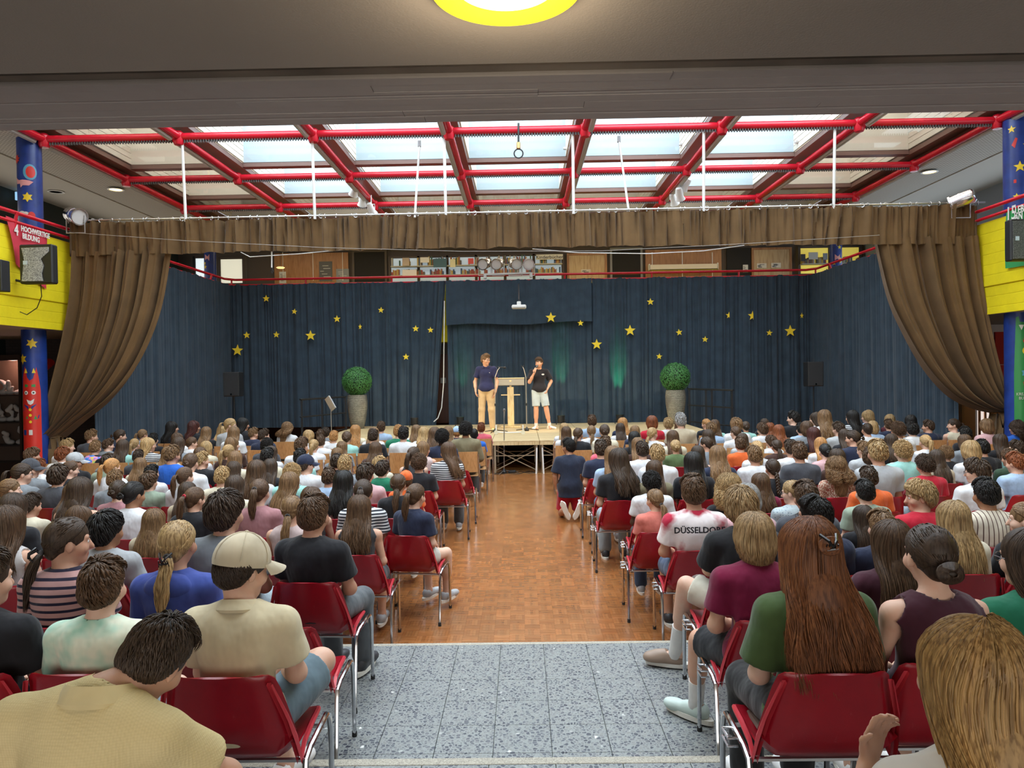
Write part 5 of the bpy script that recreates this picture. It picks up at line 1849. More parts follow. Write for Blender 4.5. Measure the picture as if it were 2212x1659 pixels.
def surface_nets(F, lo, h):
    S = F < 0
    c = np.zeros(tuple(s - 1 for s in F.shape), np.int8)
    offs = [(i, j, k) for i in (0, 1) for j in (0, 1) for k in (0, 1)]
    for o in offs:
        c += S[o[0]:S.shape[0] - 1 + o[0], o[1]:S.shape[1] - 1 + o[1], o[2]:S.shape[2] - 1 + o[2]]
    act = np.argwhere((c > 0) & (c < 8))
    idx = -np.ones(c.shape, np.int64)
    idx[act[:, 0], act[:, 1], act[:, 2]] = np.arange(len(act))
    acc = np.zeros((len(act), 3))
    cnt = np.zeros(len(act))
    vals = {o: F[act[:, 0] + o[0], act[:, 1] + o[1], act[:, 2] + o[2]] for o in offs}
    for o in offs:
        for axn in range(3):
            if o[axn] == 0:
                q = list(o)
                q[axn] = 1
                q = tuple(q)
                a, b = vals[o], vals[q]
                m = (a < 0) != (b < 0)
                t = a[m] / (a[m] - b[m])
                pt = np.tile(np.array(o, float), (m.sum(), 1))
                pt[:, axn] += t
                acc[m] += pt
                cnt[m] += 1
    V = (act + acc / cnt[:, None]) * h + lo
    quads = []
    for axn in range(3):
        sa = [slice(None)] * 3
        sb = [slice(None)] * 3
        sa[axn] = slice(0, -1)
        sb[axn] = slice(1, None)
        A, B = S[tuple(sa)], S[tuple(sb)]
        for flip, M in ((False, A & ~B), (True, ~A & B)):
            e = np.argwhere(M)
            u, v = [i for i in range(3) if i != axn]
            ok = (e[:, u] > 0) & (e[:, v] > 0)
            e = e[ok]
            if not len(e):
                continue
            def g(du, dv):
                q = e.copy()
                q[:, u] -= du
                q[:, v] -= dv
                return idx[q[:, 0], q[:, 1], q[:, 2]]
            Q = np.stack([g(0, 0), g(1, 0), g(1, 1), g(0, 1)], 1)
            if (axn == 1) != flip:
                Q = Q[:, ::-1]
            quads.append(Q)
    Q = np.concatenate(quads)
    Q = Q[(Q >= 0).all(1)]
    return V, Q


def relax(V, Q, it=2, lam=0.55):
    E = np.concatenate([Q[:, [0, 1]], Q[:, [1, 2]], Q[:, [2, 3]], Q[:, [3, 0]]])
    E = np.concatenate([E, E[:, ::-1]])
    n = np.bincount(E[:, 0], minlength=len(V))[:, None]
    for _ in range(it):
        S = np.stack([np.bincount(E[:, 0], weights=V[E[:, 1], k], minlength=len(V)) for k in range(3)], 1)
        V = V + lam * (S / np.maximum(n, 1) - V)
    return V


def np_mesh(name, Vv, Q, mat_=None, tint=None, smooth=True):
    me = bpy.data.meshes.new(name)
    nv, nq, k = len(Vv), len(Q), Q.shape[1]
    me.vertices.add(nv)
    me.vertices.foreach_set('co', np.asarray(Vv, np.float32).ravel())
    me.loops.add(nq * k)
    me.polygons.add(nq)
    me.loops.foreach_set('vertex_index', np.asarray(Q, np.int32).ravel())
    me.polygons.foreach_set('loop_start', np.arange(0, nq * k, k, dtype=np.int32))
    me.polygons.foreach_set('loop_total', np.full(nq, k, np.int32))
    if smooth:
        me.polygons.foreach_set('use_smooth', np.ones(nq, bool))
    if tint is not None:
        at = me.color_attributes.new('tint', 'FLOAT_COLOR', 'POINT')
        c = np.ones((nv, 4), np.float32)
        c[:, :3] = tint
        at.data.foreach_set('color', c.ravel())
    me.update(calc_edges=True)
    me.validate()
    if mat_:
        me.materials.append(mat_)
    return me


def rotz(a):
    c, s = math.cos(a), math.sin(a)
    return np.array([[c, -s, 0], [s, c, 0], [0, 0, 1.0]])


def rotx(a):
    c, s = math.cos(a), math.sin(a)
    return np.array([[1.0, 0, 0], [0, c, -s], [0, s, c]])


def roty(a):
    c, s = math.cos(a), math.sin(a)
    return np.array([[c, 0, s], [0, 1.0, 0], [-s, 0, c]])


# head, in its own frame: origin between the ears at eye height, facing +y
HEAD = [('e', V3(0, -0.012, 0.028), V3(0.076, 0.095, 0.090), 0.03), ('e', V3(0, 0.028, -0.035), V3(0.056, 0.062, 0.075), 0.04), ('e', V3(0, 0.066, -0.088), V3(0.022, 0.019, 0.017), 0.03),
        ('c', V3(0, 0.088, 0.005), V3(0, 0.107, -0.030), 0.008, 0.012, 0.012), ('e', V3(0, 0.084, -0.058), V3(0.020, 0.009, 0.007), 0.008), ('e', V3(0, 0.082, -0.067), V3(0.016, 0.009, 0.006), 0.006),
        ('c', V3(-0.045, 0.070, 0.026), V3(0.045, 0.070, 0.026), 0.010, 0.010, 0.02),
        ('e', V3(0.050, 0.055, -0.028), V3(0.020, 0.022, 0.020), 0.03), ('e', V3(-0.050, 0.055, -0.028), V3(0.020, 0.022, 0.020), 0.03),
        ('e', V3(0.077, -0.006, -0.012), V3(0.009, 0.017, 0.030), 0.008), ('e', V3(-0.077, -0.006, -0.012), V3(0.009, 0.017, 0.030), 0.008)]


def head_prims(c, R, s=1.0):
    out = []
    for p in HEAD:
        if p[0] == 'e':
            out.append(('e', c + R @ (p[1] * s), p[2] * s, R, 0, p[3]))
        else:
            out.append(('c', c + R @ (p[1] * s), c + R @ (p[2] * s), p[3] * s, p[4] * s, p[5]))
    return out


def hand_prims(wr, d, n, side, curl=0.5, s=1.0):
    """wr wrist point, d direction of the hand, n back-of-hand normal; side +1 thumb to d x n"""
    d = unit(np.array(d, float))
    n = unit(np.array(n, float) - d * (np.array(n, float) @ d))
    t = np.cross(d, n) * side
    R = np.stack([t, d, n], 1)
    P = [('e', wr + d * 0.048 * s, V3(0.038, 0.048, 0.017) * s, R, 0, 0.015)]
    for i, (off, L) in enumerate(((0.028, 0.072), (0.010, 0.080), (-0.009, 0.074), (-0.027, 0.058))):
        a = wr + d * 0.085 * s + t * off * s
        d1 = unit(d + t * (off * 2.0) - n * curl * 0.55)
        b = a + d1 * L * 0.45 * s
        d2 = unit(d - n * curl * 1.5)
        c = b + d2 * L * 0.32 * s
        d3 = unit(d * (1 - curl * 0.6) - n * curl * 2.0)
        e = c + d3 * L * 0.26 * s
        P += [('c', a - d * 0.02 * s, b, 0.0088 * s, 0.0082 * s, 0.004), ('c', b, c, 0.0082 * s, 0.0075 * s, 0.004), ('c', c, e, 0.0075 * s, 0.0066 * s, 0.004)]
    a = wr + d * 0.025 * s + t * 0.026 * s
    b = a + unit(t * 0.8 + d * 0.8 - n * 0.35) * 0.040 * s
    c = b + unit(t * 0.25 + d - n * (0.4 + curl)) * 0.034 * s
    P += [('c', a, b, 0.013 * s, 0.010 * s, 0.008), ('c', b, c, 0.010 * s, 0.008 * s, 0.004)]
    return P


def foot_prims(an, d, s=1.0, bare=True):
    d = unit(np.array([d[0], d[1], 0.0]))
    z = an[2]
    return [cone(an, an + V3(0, 0, -0.03) - d * 0.02, 0.034 * s, 0.033 * s), cone(an + V3(0, 0, -0.045) - d * 0.03, an + d * 0.13 + V3(0, 0, -0.055), 0.028, 0.022), cone(an + d * 0.12 + V3(0, 0, -0.058), an + d * 0.16 + V3(0, 0, -0.060), 0.022, 0.016)]


def slerp_pt(a, b, t):
    return a + (b - a) * t


def build_figure(J, sex='m', h=0.011, sleeve='tee', bottom='long', curl=(0.5, 0.5), shirt_len=0.0, belly=0.0, loose=0.017, name='', hs=1.0, hands=True, want='bts'):
    """J: joints. Returns meshes body, top, trousers and the head frame."""
    f = 0.90 if sex == 'f' else 1.0
    lat = unit(J['shR'] - J['shL'])
    up = unit(J['neck'] - J['pelvis'])
    fwd = unit(np.cross(up, lat))
    Rt = np.stack([lat, fwd, np.cross(lat, fwd)], 1)
    hl = unit(J['hipR'] - J['hipL'])
    upp = unit(J['waist'] - J['pelvis'])
    fp = unit(np.cross(upp, hl))
    Rp = np.stack([hl, fp, np.cross(hl, fp)], 1)
    upc = unit(J['neck'] - J['chest'])
    fc = unit(np.cross(upc, lat))
    Rc = np.stack([lat, fc, np.cross(lat, fc)], 1)
    torso = [ell(J['pelvis'], (0.158 * (1.0 if sex == 'm' else 1.05), 0.115 + belly * 0.5, 0.105), Rp, 0.06),
             ell(J['waist'], (0.132 * f, 0.098 + belly, 0.13), Rp, 0.07),
             ell(J['chest'], (0.152 * f, 0.108, 0.150), Rc, 0.06),
             cone(J['chest'] + Rc @ V3(-0.08, -0.02, 0.06), J['shL'], 0.072 * f, 0.050 * f, 0.03), cone(J['chest'] + Rc @ V3(0.08, -0.02, 0.06), J['shR'], 0.072 * f, 0.050 * f, 0.03),
             cone(J['neck'] - up * 0.01, J['shL'] + V3(0, 0, 0.0), 0.050 * f, 0.036 * f, 0.03), cone(J['neck'] - up * 0.01, J['shR'] + V3(0, 0, 0.0), 0.050 * f, 0.036 * f, 0.03)]
    neckp = [cone(J['neck'], J['head'] + J['Rh'] @ V3(0, -0.03, -0.05), 0.055 * f, 0.050 * f, 0.03)]
    arms, uppers = [], []
    for s, sd in (('L', -1), ('R', 1)):
        sh, el, wr = J['sh' + s], J['el' + s], J['wr' + s]
        ua = cone(sh, el, 0.047 * f, 0.037 * f, 0.03)
        uppers.append((s, sh, el))
        arms += [ua, cone(el, wr, 0.038 * f, 0.025 * f, 0.02), cone(slerp_pt(el, wr, 0.05), slerp_pt(el, wr, 0.5), 0.036 * f, 0.033 * f, 0.03)]
        if hands:
            arms += hand_prims(wr, J.get('hd' + s, wr - el), J.get('hn' + s, V3(0, 0, 1)), J.get('ht' + s, sd), curl[0 if s == 'L' else 1], 0.95 * f)
    legs = []
    for s in 'LR':
        hp, kn, an = J['hip' + s], J['knee' + s], J['ank' + s]
        legs += [cone(hp, kn, 0.086, 0.056, 0.05), cone(kn, an, 0.054, 0.036, 0.02), cone(slerp_pt(kn, an, 0.1) - 0.0 * fp, slerp_pt(kn, an, 0.5), 0.056, 0.050, 0.03)]
        legs += foot_prims(an, J.get('ft' + s, fp))
    body_prims = torso + neckp + head_prims(J['head'], J['Rh'], hs) + arms + legs
    res = {}
    if 'b' in want:
        F, lo = field(body_prims, h)
        Vb, Qb = surface_nets(F, lo, h)
        # the lips as a tint of the skin
        L = (Vb - J['head']) @ J['Rh'] / hs
        tint = np.ones((len(Vb), 3))
        lips = (np.abs(L[:, 0]) < 0.022) & (np.abs(L[:, 2] + 0.062) < 0.010) & (L[:, 1] > 0.074)
        tint[lips] = (0.80, 0.45, 0.45)
        res['body'] = np_mesh('body', Vb, Qb, SKIN, tint)
    if 't' not in want and 's' not in want:
        return res
    if 't' not in want:
        res['bottom'] = make_bottom(J, Rp, upp, bottom, belly, h)
        return res
    P = list(torso)
    cuts, subs = [], []
    slv = {'tee': 0.62, 'tank': 0.0, 'long': 1.0, 'wide': 0.75}[sleeve]
    for (s, sh, el) in uppers:
        out = unit(sh - J['chest'])
        if slv > 0:
            e = slerp_pt(sh, el, slv)
            P.append(cone(sh, e, 0.050 * f + 0.003, 0.058 * f + (0.012 if sleeve == 'wide' else 0.004 if sleeve == 'tee' else 0), 0.03))
        if sleeve == 'long':
            P.append(cone(el, slerp_pt(el, J['wr' + s], 0.93), 0.044 * f, 0.034 * f, 0.02))
        else:
            d = unit(el - sh)
            # flat hem: remove everything past the hem plane near the arm
            e = slerp_pt(sh, el, slv if slv > 0 else -0.1)
            subs.append(('h', e + d * (0.012 if slv > 0 else 0.0), d, s))
    hem = J['pelvis'] - upp * (0.02 + shirt_len)
    P = [p for p in P]
    P.append(ell(J['pelvis'] + upp * 0.02, (0.165, 0.125 + belly, 0.12), Rp, 0.06))
    if belly > 0.02:
        for sx in (-0.045, 0.045):
            P.append(cone(J['chest'] + lat * sx, J['pelvis'] - upp * (0.06 + shirt_len) + lat * sx, 0.115, 0.125, 0.05))
    nk = cone(J['neck'] + unit(J['head'] - J['neck']) * 0.015, J['head'], 0.060 * f + (0.02 if sleeve == 'tank' else 0.0), 0.085, 0.01)
    sub = [nk]
    if sleeve == 'tank':
        sub += [cone(J['sh' + s] + lat * (0.02 if s == 'R' else -0.02) + up * 0.03, J['sh' + s] + lat * (0.03 if s == 'R' else -0.03) - up * 0.07, 0.062, 0.055, 0.01) for s in 'LR']
    F, lo = field(P, h, loose, sub=sub, cuts=[(hem, -upp)])
    hem_planes = [(q, d, s) for (_, q, d, s) in subs if slv > 0]
    if hem_planes:
        n = F.shape
        X = np.stack(np.meshgrid(*[lo[i] + h * np.arange(n[i]) for i in range(3)], indexing='ij'), -1)
        for (q, d, s) in hem_planes:
            # only the ball around the sleeve end is clipped
            near = np.linalg.norm(X - (q + d * 0.05), axis=-1) < 0.105 * (1 if sleeve != 'wide' else 1.15)
            tors = np.abs((X - J['chest']) @ lat) < 0.135 * f
            F = np.where(near & ~tors, np.maximum(F, ((X - q) @ d).astype(np.float32)), F)
    Vs, Qs = surface_nets(F, lo, h)
    Vs = relax(Vs, Qs)
    res['top'] = (Vs, Qs)
    if 's' in want:
        res['bottom'] = make_bottom(J, Rp, upp, bottom, belly, h)
    return res


def make_bottom(J, Rp, upp, bottom, belly, h):
    P = [ell(J['pelvis'], (0.162, 0.120 + belly * 0.5, 0.11), Rp, 0.06)]
    for s in 'LR':
        hp, kn, an = J['hip' + s], J['knee' + s], J['ank' + s]
        if bottom == 'long':
            P += [cone(hp, kn, 0.090, 0.064, 0.05), cone(kn, slerp_pt(kn, an, 0.92), 0.066, 0.062, 0.03)]
        elif bottom == 'short':
            P += [cone(hp, slerp_pt(hp, kn, 0.80), 0.094, 0.086, 0.05)]
        elif bottom == 'mini':
            P += [cone(hp, slerp_pt(hp, kn, 0.42), 0.094, 0.090, 0.05)]
    F, lo = field(P, h, 0.010)
    n = F.shape
    X = np.stack(np.meshgrid(*[lo[i] + h * np.arange(n[i]) for i in range(3)], indexing='ij'), -1)
    near = np.linalg.norm((X - J['pelvis']) * V3(0.85, 1.25, 0.8), axis=-1) < 0.165
    F = np.where(near, np.maximum(F, ((X - (J['pelvis'] + upp * 0.08)) @ upp).astype(np.float32)), F)
    if bottom in ('short', 'mini'):
        n = F.shape
        X = np.stack(np.meshgrid(*[lo[i] + h * np.arange(n[i]) for i in range(3)], indexing='ij'), -1)
        for s in 'LR':
            hp, kn = J['hip' + s], J['knee' + s]
            d = unit(kn - hp)
            q = slerp_pt(hp, kn, 0.84 if bottom == 'short' else 0.46)
            near = np.linalg.norm(X - (q + d * 0.06), axis=-1) < 0.14
            F = np.where(near, np.maximum(F, ((X - q) @ d).astype(np.float32)), F)
    return surface_nets(F, lo, h)


def tip_mesh(name, VQ):
    return np_mesh(name, VQ[0], VQ[1], None, None)


def seated_joints(sex='m', lean=0.0, yaw=0.0, pitch=0.0, roll=0.0, arms='lap', spread=0.10):
    f = 0.93 if sex == 'f' else 1.0
    R = rotx(-lean)
    base = V3(0, 0, 0.55)

    def U(x, y, z):
        p = V3(x, y, z)
        w = min(1.0, max(0.0, (z - 0.55) / 0.2))
        return base + rotx(-lean * (0.5 + 0.5 * w)) @ (p - base)
    J = dict(pelvis=V3(0, -0.01, 0.545), waist=U(0, -0.03, 0.70), chest=U(0, -0.05, 0.86), neck=U(0, -0.045, 0.985), shL=U(-0.170 * f, -0.045, 0.922), shR=U(0.170 * f, -0.045, 0.922))
    J['head'] = J['neck'] + V3(0, 0.035 + 0.02 * math.sin(lean), 0.150)
    J['Rh'] = rotz(yaw) @ rotx(pitch) @ roty(roll)
    J['hipL'], J['hipR'] = V3(-0.085, 0.02, 0.53), V3(0.085, 0.02, 0.53)
    J['kneeL'], J['kneeR'] = V3(-spread - 0.02, 0.42, 0.50), V3(spread + 0.02, 0.42, 0.50)
    J['ankL'], J['ankR'] = V3(-spread - 0.01, 0.43, 0.085), V3(spread + 0.01, 0.43, 0.085)
    if arms == 'lap':
        J['elL'], J['elR'] = U(-0.218 * f, 0.015, 0.690), U(0.218 * f, 0.015, 0.690)
        J['wrL'], J['wrR'] = V3(-0.085, 0.215 + 0.2 * lean, 0.625), V3(0.085, 0.215 + 0.2 * lean, 0.625)
    elif arms == 'fold':
        J['elL'], J['elR'] = U(-0.205 * f, 0.06, 0.725), U(0.205 * f, 0.06, 0.725)
        J['wrL'], J['wrR'] = U(0.02, 0.17, 0.76), U(-0.02, 0.19, 0.79)
    elif arms == 'knees':
        J['elL'], J['elR'] = V3(-0.22, 0.22, 0.68), V3(0.22, 0.22, 0.68)
        J['wrL'], J['wrR'] = V3(-0.04, 0.40, 0.64), V3(0.04, 0.40, 0.64)
    J['hnL'] = J['hnR'] = V3(0, 0.1, 1)
    J['htL'], J['htR'] = 1, -1
    return J


# ------------------------------------------------------------------ shoes
def shoe_mesh(h=0.009):
    P = [ell((0, -0.035, 0.05), (0.040, 0.050, 0.045), None, 0.02), cone((0, -0.04, 0.035), (0, 0.13, 0.030), 0.038, 0.036, 0.02), ell((0, 0.16, 0.03), (0.043, 0.06, 0.032), None, 0.02), cone((0, -0.03, 0.06), (0, 0.06, 0.055), 0.036, 0.024, 0.02)]
    F, lo = field(P, h, 0.002, sub=[cone((0, -0.03, 0.085), (0, -0.03, 0.15), 0.028, 0.03)], cuts=[((0, 0, 0.0), (0, 0, -1))])
    return surface_nets(F, lo, h)


_v, _q = shoe_mesh()
SHOE = np_mesh('shoe', _v, _q, OBJPLASTIC)
SOLE = MB().prism([(0.040 * math.sin(a) * (1.0 + 0.12 * math.cos(a)), 0.045 + 0.165 * -math.cos(a)) for a in np.linspace(0, 2 * PI, 25)[:-1]], -0.012, 0.016, 'XY').mesh('sole')
SOLE.materials.append(mat('white_rubber_sole', (0.72, 0.70, 0.64), 0.7, bump=0.3, bscale=120))


def put_shoes(parent, feet, color, sole_only_white=True):
    for (p, ang, pitch, *rl) in feet:
        m = Matrix.Translation(Vector(p)) @ Matrix.Rotation(rl[0] if rl else 0.0, 4, 'Y') @ Matrix.Rotation(ang, 4, 'Z') @ Matrix.Rotation(pitch, 4, 'X')
        s = link('shoe', SHOE, None, parent, color, None, m)
        link('sole', SOLE, None, s)


# ------------------------------------------------------------------ hair
HC = V3(0, -0.012, 0.028)
HR = V3(0.076, 0.095, 0.090)
AX = unit(V3(0, -0.32, 0.95))
BK = unit(V3(0, -0.95, -0.32))
LIM_A = np.radians([0, 40, 70, 90, 112, 135, 155, 180])
LIM_S = np.radians([126, 122, 108, 93, 84, 80, 74, 70])


def skull_pt(phi, th, off):
    phi, th = np.broadcast_arrays(np.asarray(phi, float), np.asarray(th, float))
    off = np.asarray(off) + 0.020 * np.clip((th - 1.45) / 0.55, 0, 1) * np.clip(np.cos(phi) * 1.6, 0, 1)
    d = np.cos(th)[..., None] * AX + np.sin(th)[..., None] * (np.cos(phi)[..., None] * BK + np.sin(phi)[..., None] * V3(1, 0, 0))
    r = 1.0 / np.linalg.norm(d / (HR + np.asarray(off)[..., None]), axis=-1)
    return HC + d * r[..., None], d


def locks_to_mesh(paths, rad, outward, tint, sides=5, flat=0.5):
    """paths (N,S,3) rad (N,S)"""
    N, S, _ = paths.shape
    T = np.gradient(paths, axis=1)
    T /= np.linalg.norm(T, axis=-1, keepdims=True) + 1e-9
    n = outward - (outward * T).sum(-1, keepdims=True) * T
    n /= np.linalg.norm(n, axis=-1, keepdims=True) + 1e-9
    b = np.cross(T, n)
    a = np.arange(sides) * 2 * PI / sides
    V = paths[:, :, None, :] + rad[:, :, None, None] * (np.cos(a)[None, None, :, None] * b[:, :, None, :] + flat * np.sin(a)[None, None, :, None] * n[:, :, None, :])
    V = V.reshape(-1, 3)
    i = np.arange(N)[:, None, None] * S * sides + np.arange(S - 1)[None, :, None] * sides + np.arange(sides)[None, None, :]
    j = np.arange(N)[:, None, None] * S * sides + np.arange(S - 1)[None, :, None] * sides + ((np.arange(sides) + 1) % sides)[None, None, :]
    Q = np.stack([i, i + sides, j + sides, j], -1).reshape(-1, 4)
    C = np.repeat(tint.reshape(N * S, -1), sides, axis=0)
    return V, Q, C


def hair_mesh(style, seed, dens=1.0, wk=1.0, tipcol=(1.15, 1.12, 1.08), rootcol=(0.85, 0.84, 0.83)):
    rng = np.random.default_rng(seed)
    parts = []
    # the scalp layer
    thick = {'short': 0.006, 'buzz': 0.004, 'mop': 0.010, 'curl': 0.010, 'tight': 0.006, 'long': 0.010, 'wave': 0.012, 'bob': 0.012, 'bigcurl': 0.016}
    base = {'ponytail': 'tight', 'bun': 'tight', 'braid': 'tight', 'halfup': 'long', 'updo': 'tight', 'lowtail': 'tight', 'undercap': 'tight'}.get(style, style)
    t0 = thick[base]
    P = [('e', HC, HR + t0, np.eye(3), 0, 0.01)]
    sub = []
    cuts = []
    if base in ('short', 'buzz', 'mop', 'curl', 'tight'):
        sub = [ell((0, 0.125, -0.055), (0.085, 0.095, 0.088)), ell((0.085, 0.0, -0.035), (0.035, 0.030, 0.045)), ell((-0.085, 0.0, -0.035), (0.035, 0.030, 0.045)), ell((0, 0.03, -0.16), (0.10, 0.10, 0.11))]
        P.append(ell((0, -0.066, -0.040), (0.046, 0.032, 0.042), None, 0.03))
        if base == 'mop':
            P.append(ell((0, 0.035, 0.095), (0.070, 0.065, 0.030), None, 0.03))
            P.append(ell((0, -0.066, -0.040), (0.055, 0.040, 0.050), None, 0.03))
    else:
        sub = [ell((0, 0.135, -0.055), (0.074, 0.105, 0.098))]
        if base == 'bob':
            P += [ell((0, -0.055, -0.06), (0.088, 0.075, 0.085), None, 0.03)]
        else:
            P += [ell((0, -0.075, -0.09), (0.078, 0.055, 0.12), None, 0.03), ell((0, -0.118, -0.21), (0.088, 0.036, 0.14), None, 0.03)]
    F, lo = field(P, 0.0075, 0.0, sub=sub)
    Vv, Q = surface_nets(F, lo, 0.0075)
    fr = _nz = np.sin(Vv[:, 0] * 260 + 3 * np.sin(Vv[:, 2] * 40)) * 0.5 + 0.5
    parts.append((Vv, Q, (0.78 + 0.25 * fr)[:, None] * np.ones((1, 3))))

    def add(paths, rad, tint=None, sides=5, flat=0.5):
        out = paths - (HC + V3(0, 0, 0))
        N, S, _ = paths.shape
        if tint is None:
            per = rng.uniform(0.75, 1.25, N)
            g = np.linspace(0, 1, S)
            rc, tc = np.array(rootcol), np.array(tipcol)
            tint = per[:, None, None] * (rc + (tc - rc) * g[None, :, None])
            warm = rng.uniform(-0.05, 0.05, N)
            tint = tint * np.stack([1 + warm, np.ones(N), 1 - warm], -1)[:, None, :]
        parts.append(locks_to_mesh(paths, rad * (wk if style != 'braid' or N > 3 else 1.0), out, tint, 4 if wk < 0.6 else sides, flat))

    def limits(phi, table=LIM_S):
        return np.interp(np.abs(phi), LIM_A, table)

    if style in ('short', 'mop', 'buzz', 'curl', 'undercap') :
        N = int({'short': 420, 'mop': 420, 'buzz': 500, 'curl': 620, 'undercap': 400}[style] * dens)
        phi = rng.uniform(-PI, PI, N)
        lim = limits(phi) + (0.10 if style == 'mop' else 0.0)
        u = np.sqrt(rng.uniform(0.0, 1, N))
        if style == 'undercap':
            u = rng.uniform(0.62, 1, N)
            phi = rng.uniform(-1.5, 1.5, N)
            lim = limits(phi)
        th0 = u * lim * 0.98
        if style == 'curl':
            S = 12
            base_, d = skull_pt(phi, th0, np.full(N, 0.010))
            tt = np.linspace(0, 1, S)
            r = rng.uniform(0.007, 0.012, N)
            e1 = np.cross(d, V3(0.3, 0.5, 0.8))
            e1 /= np.linalg.norm(e1, axis=-1, keepdims=True)
            e2 = np.cross(d, e1)
            ang = rng.uniform(0, 2 * PI, N)[:, None] + tt[None] * 8.5
            hgt = (rng.uniform(0.010, 0.030, N)[:, None]) * tt[None]
            paths = base_[:, None, :] + d[:, None, :] * hgt[..., None] + r[:, None, None] * (np.cos(ang)[..., None] * e1[:, None, :] + np.sin(ang)[..., None] * e2[:, None, :])
            add(paths, np.full((N, S), 0.0042) * np.linspace(1, 0.7, S)[None], sides=4, flat=0.9)
        else:
            S = 6
            ln = {'short': 0.42, 'mop': 0.72, 'buzz': 0.12, 'undercap': 0.45}[style] * rng.uniform(0.6, 1.15, N)
            tt = np.linspace(0, 1, S)
            swirl = rng.normal(0, 0.12, N) + 0.18
            ph = phi[:, None] + swirl[:, None] * tt[None] * (0.6 if style != 'buzz' else 0.2)
            th = th0[:, None] + ln[:, None] * tt[None]
            th = np.minimum(th, lim[:, None] + 0.10)
            up_ = {'short': 0.013, 'mop': 0.020, 'buzz': 0.004, 'undercap': 0.018}[style]
            # fuller on the crown, trimmed at sides and nape
            full = np.clip(1.25 - u, 0.25, 1.0)
            if style == 'mop':
                full = np.clip(1.35 - 0.6 * u, 0.5, 1.1)
            off = t0 + (up_ * full * rng.uniform(0.5, 1.2, N))[:, None] * np.sin(np.pi * (0.15 + 0.72 * tt))[None]
            paths, _ = skull_pt(ph, th, off)
            wide = {'short': 0.0085, 'mop': 0.0095, 'buzz': 0.004, 'undercap': 0.008}[style]
            prof = np.array([0.5, 1, 1, 0.85, 0.55, 0.15])
            add(paths, wide * rng.uniform(0.7, 1.2, N)[:, None] * prof[None], sides=4)
            if style in ('short', 'mop'):
                # fringe and tousled top
                M = int(90 * dens)
                phi = rng.uniform(PI - 1.0, PI + 1.0, M)
                th = rng.uniform(0.2, 0.9, M)[:, None] + 0.55 * tt[None]
                off = t0 + 0.006 + rng.uniform(0.010, 0.026, M)[:, None] * np.sin(np.pi * (0.1 + 0.8 * tt))[None]
                paths, _ = skull_pt(phi[:, None] + 0.1 * tt[None], th, off)
                add(paths, 0.008 * prof[None] * np.ones((M, 1)), sides=4)
    if style in ('long', 'wave', 'bob', 'halfup', 'bigcurl'):
        N = int({'long': 330, 'wave': 300, 'bob': 330, 'halfup': 300, 'bigcurl': 360}[style] * dens)
        S = 16 if style != 'bigcurl' else 30
        tt = np.linspace(0, 1, S)
        phi = rng.uniform(-2.15, 2.15, N)
        lay = rng.uniform(0, 1, N)
        th0 = rng.uniform(0.03, 0.9, N)
        thf = np.where(np.abs(phi) < 1.2, 1.62, 1.50)
        ftop = 0.30 if style != 'bob' else 0.5
        if style == 'bigcurl':
            ftop = 0.28
        Lh = {'long': 0.34, 'wave': 0.34, 'bob': 0.105, 'halfup': 0.40, 'bigcurl': 0.17}[style] * rng.uniform(0.80, 1.08, N)
        off0 = t0 + 0.002 + 0.012 * lay + (0.01 if style == 'bigcurl' else 0)
        paths = np.zeros((N, S, 3))
        for k, t in enumerate(tt):
            a = min(1.0, t / ftop)
            th = th0 + (thf - th0) * a
            p, d = skull_pt(phi, th, off0)
            if t > ftop:
                q = (t - ftop) / (1 - ftop)
                p = p.copy()
                back = np.clip(np.cos(phi) + 0.5, 0, 1)
                p[:, 2] -= Lh * q
                if style == 'bob':
                    p[:, 0] *= 1 + 0.10 * math.sin(PI * min(1, q * 1.2)) - 0.16 * q
                    p[:, 1] -= (0.012 * math.sin(PI * q) - 0.02 * q) * back
                else:
                    sm = q * q * (3 - 2 * q)
                    ty = -0.165 - 0.02 * lay
                    side = np.clip(np.abs(phi) - 1.2, 0, 1)
                    p[:, 1] += (ty - p[:, 1]) * sm ** 0.7 * (1 - 0.55 * side) * min(1.0, q * 1.8)
                    p[:, 0] *= 1 + (0.34 if style == 'halfup' else 0.16 if style == 'wave' else 0.10) * sm
                if style in ('wave', 'halfup'):
                    ph0 = phi * 7 + lay * 3
                    p[:, 0] += 0.010 * np.sin(q * 11 + ph0) * q
                    p[:, 1] -= 0.007 * np.cos(q * 11 + ph0) * q
                if style == 'bigcurl':
                    ph0 = phi * 9 + lay * 11
                    rr_ = 0.013 + 0.008 * q
                    p[:, 0] += rr_ * np.sin(q * 22 + ph0) + 0.03 * np.sign(p[:, 0]) * q
                    p[:, 1] += rr_ * np.cos(q * 22 + ph0)
            elif style == 'bigcurl':
                ph0 = phi * 9 + lay * 11
                p = p + d * (0.008 * np.sin(a * 14 + ph0))[:, None]
            paths[:, k] = p
        jit = rng.normal(0, 1, (N, 3))
        paths += (jit[:, None, :] * V3(0.006, 0.004, 0.0)) * (np.clip(tt - ftop, 0, 1)[None, :, None] / (1 - ftop)) ** 1.5
        paths[:, :, 0] += 0.0015 * np.sin(tt[None] * 17 + phi[:, None] * 31) * np.clip(tt - ftop, 0, 1)[None]
        w = {'long': 0.0105, 'wave': 0.0105, 'bob': 0.0105, 'halfup': 0.0105, 'bigcurl': 0.0062}[style]
        prof = np.interp(tt, [0, 0.08, 0.8, 1], [0.5, 1, 0.95, 0.18])
        add(paths, w * rng.uniform(0.65, 1.2, N)[:, None] * prof[None])
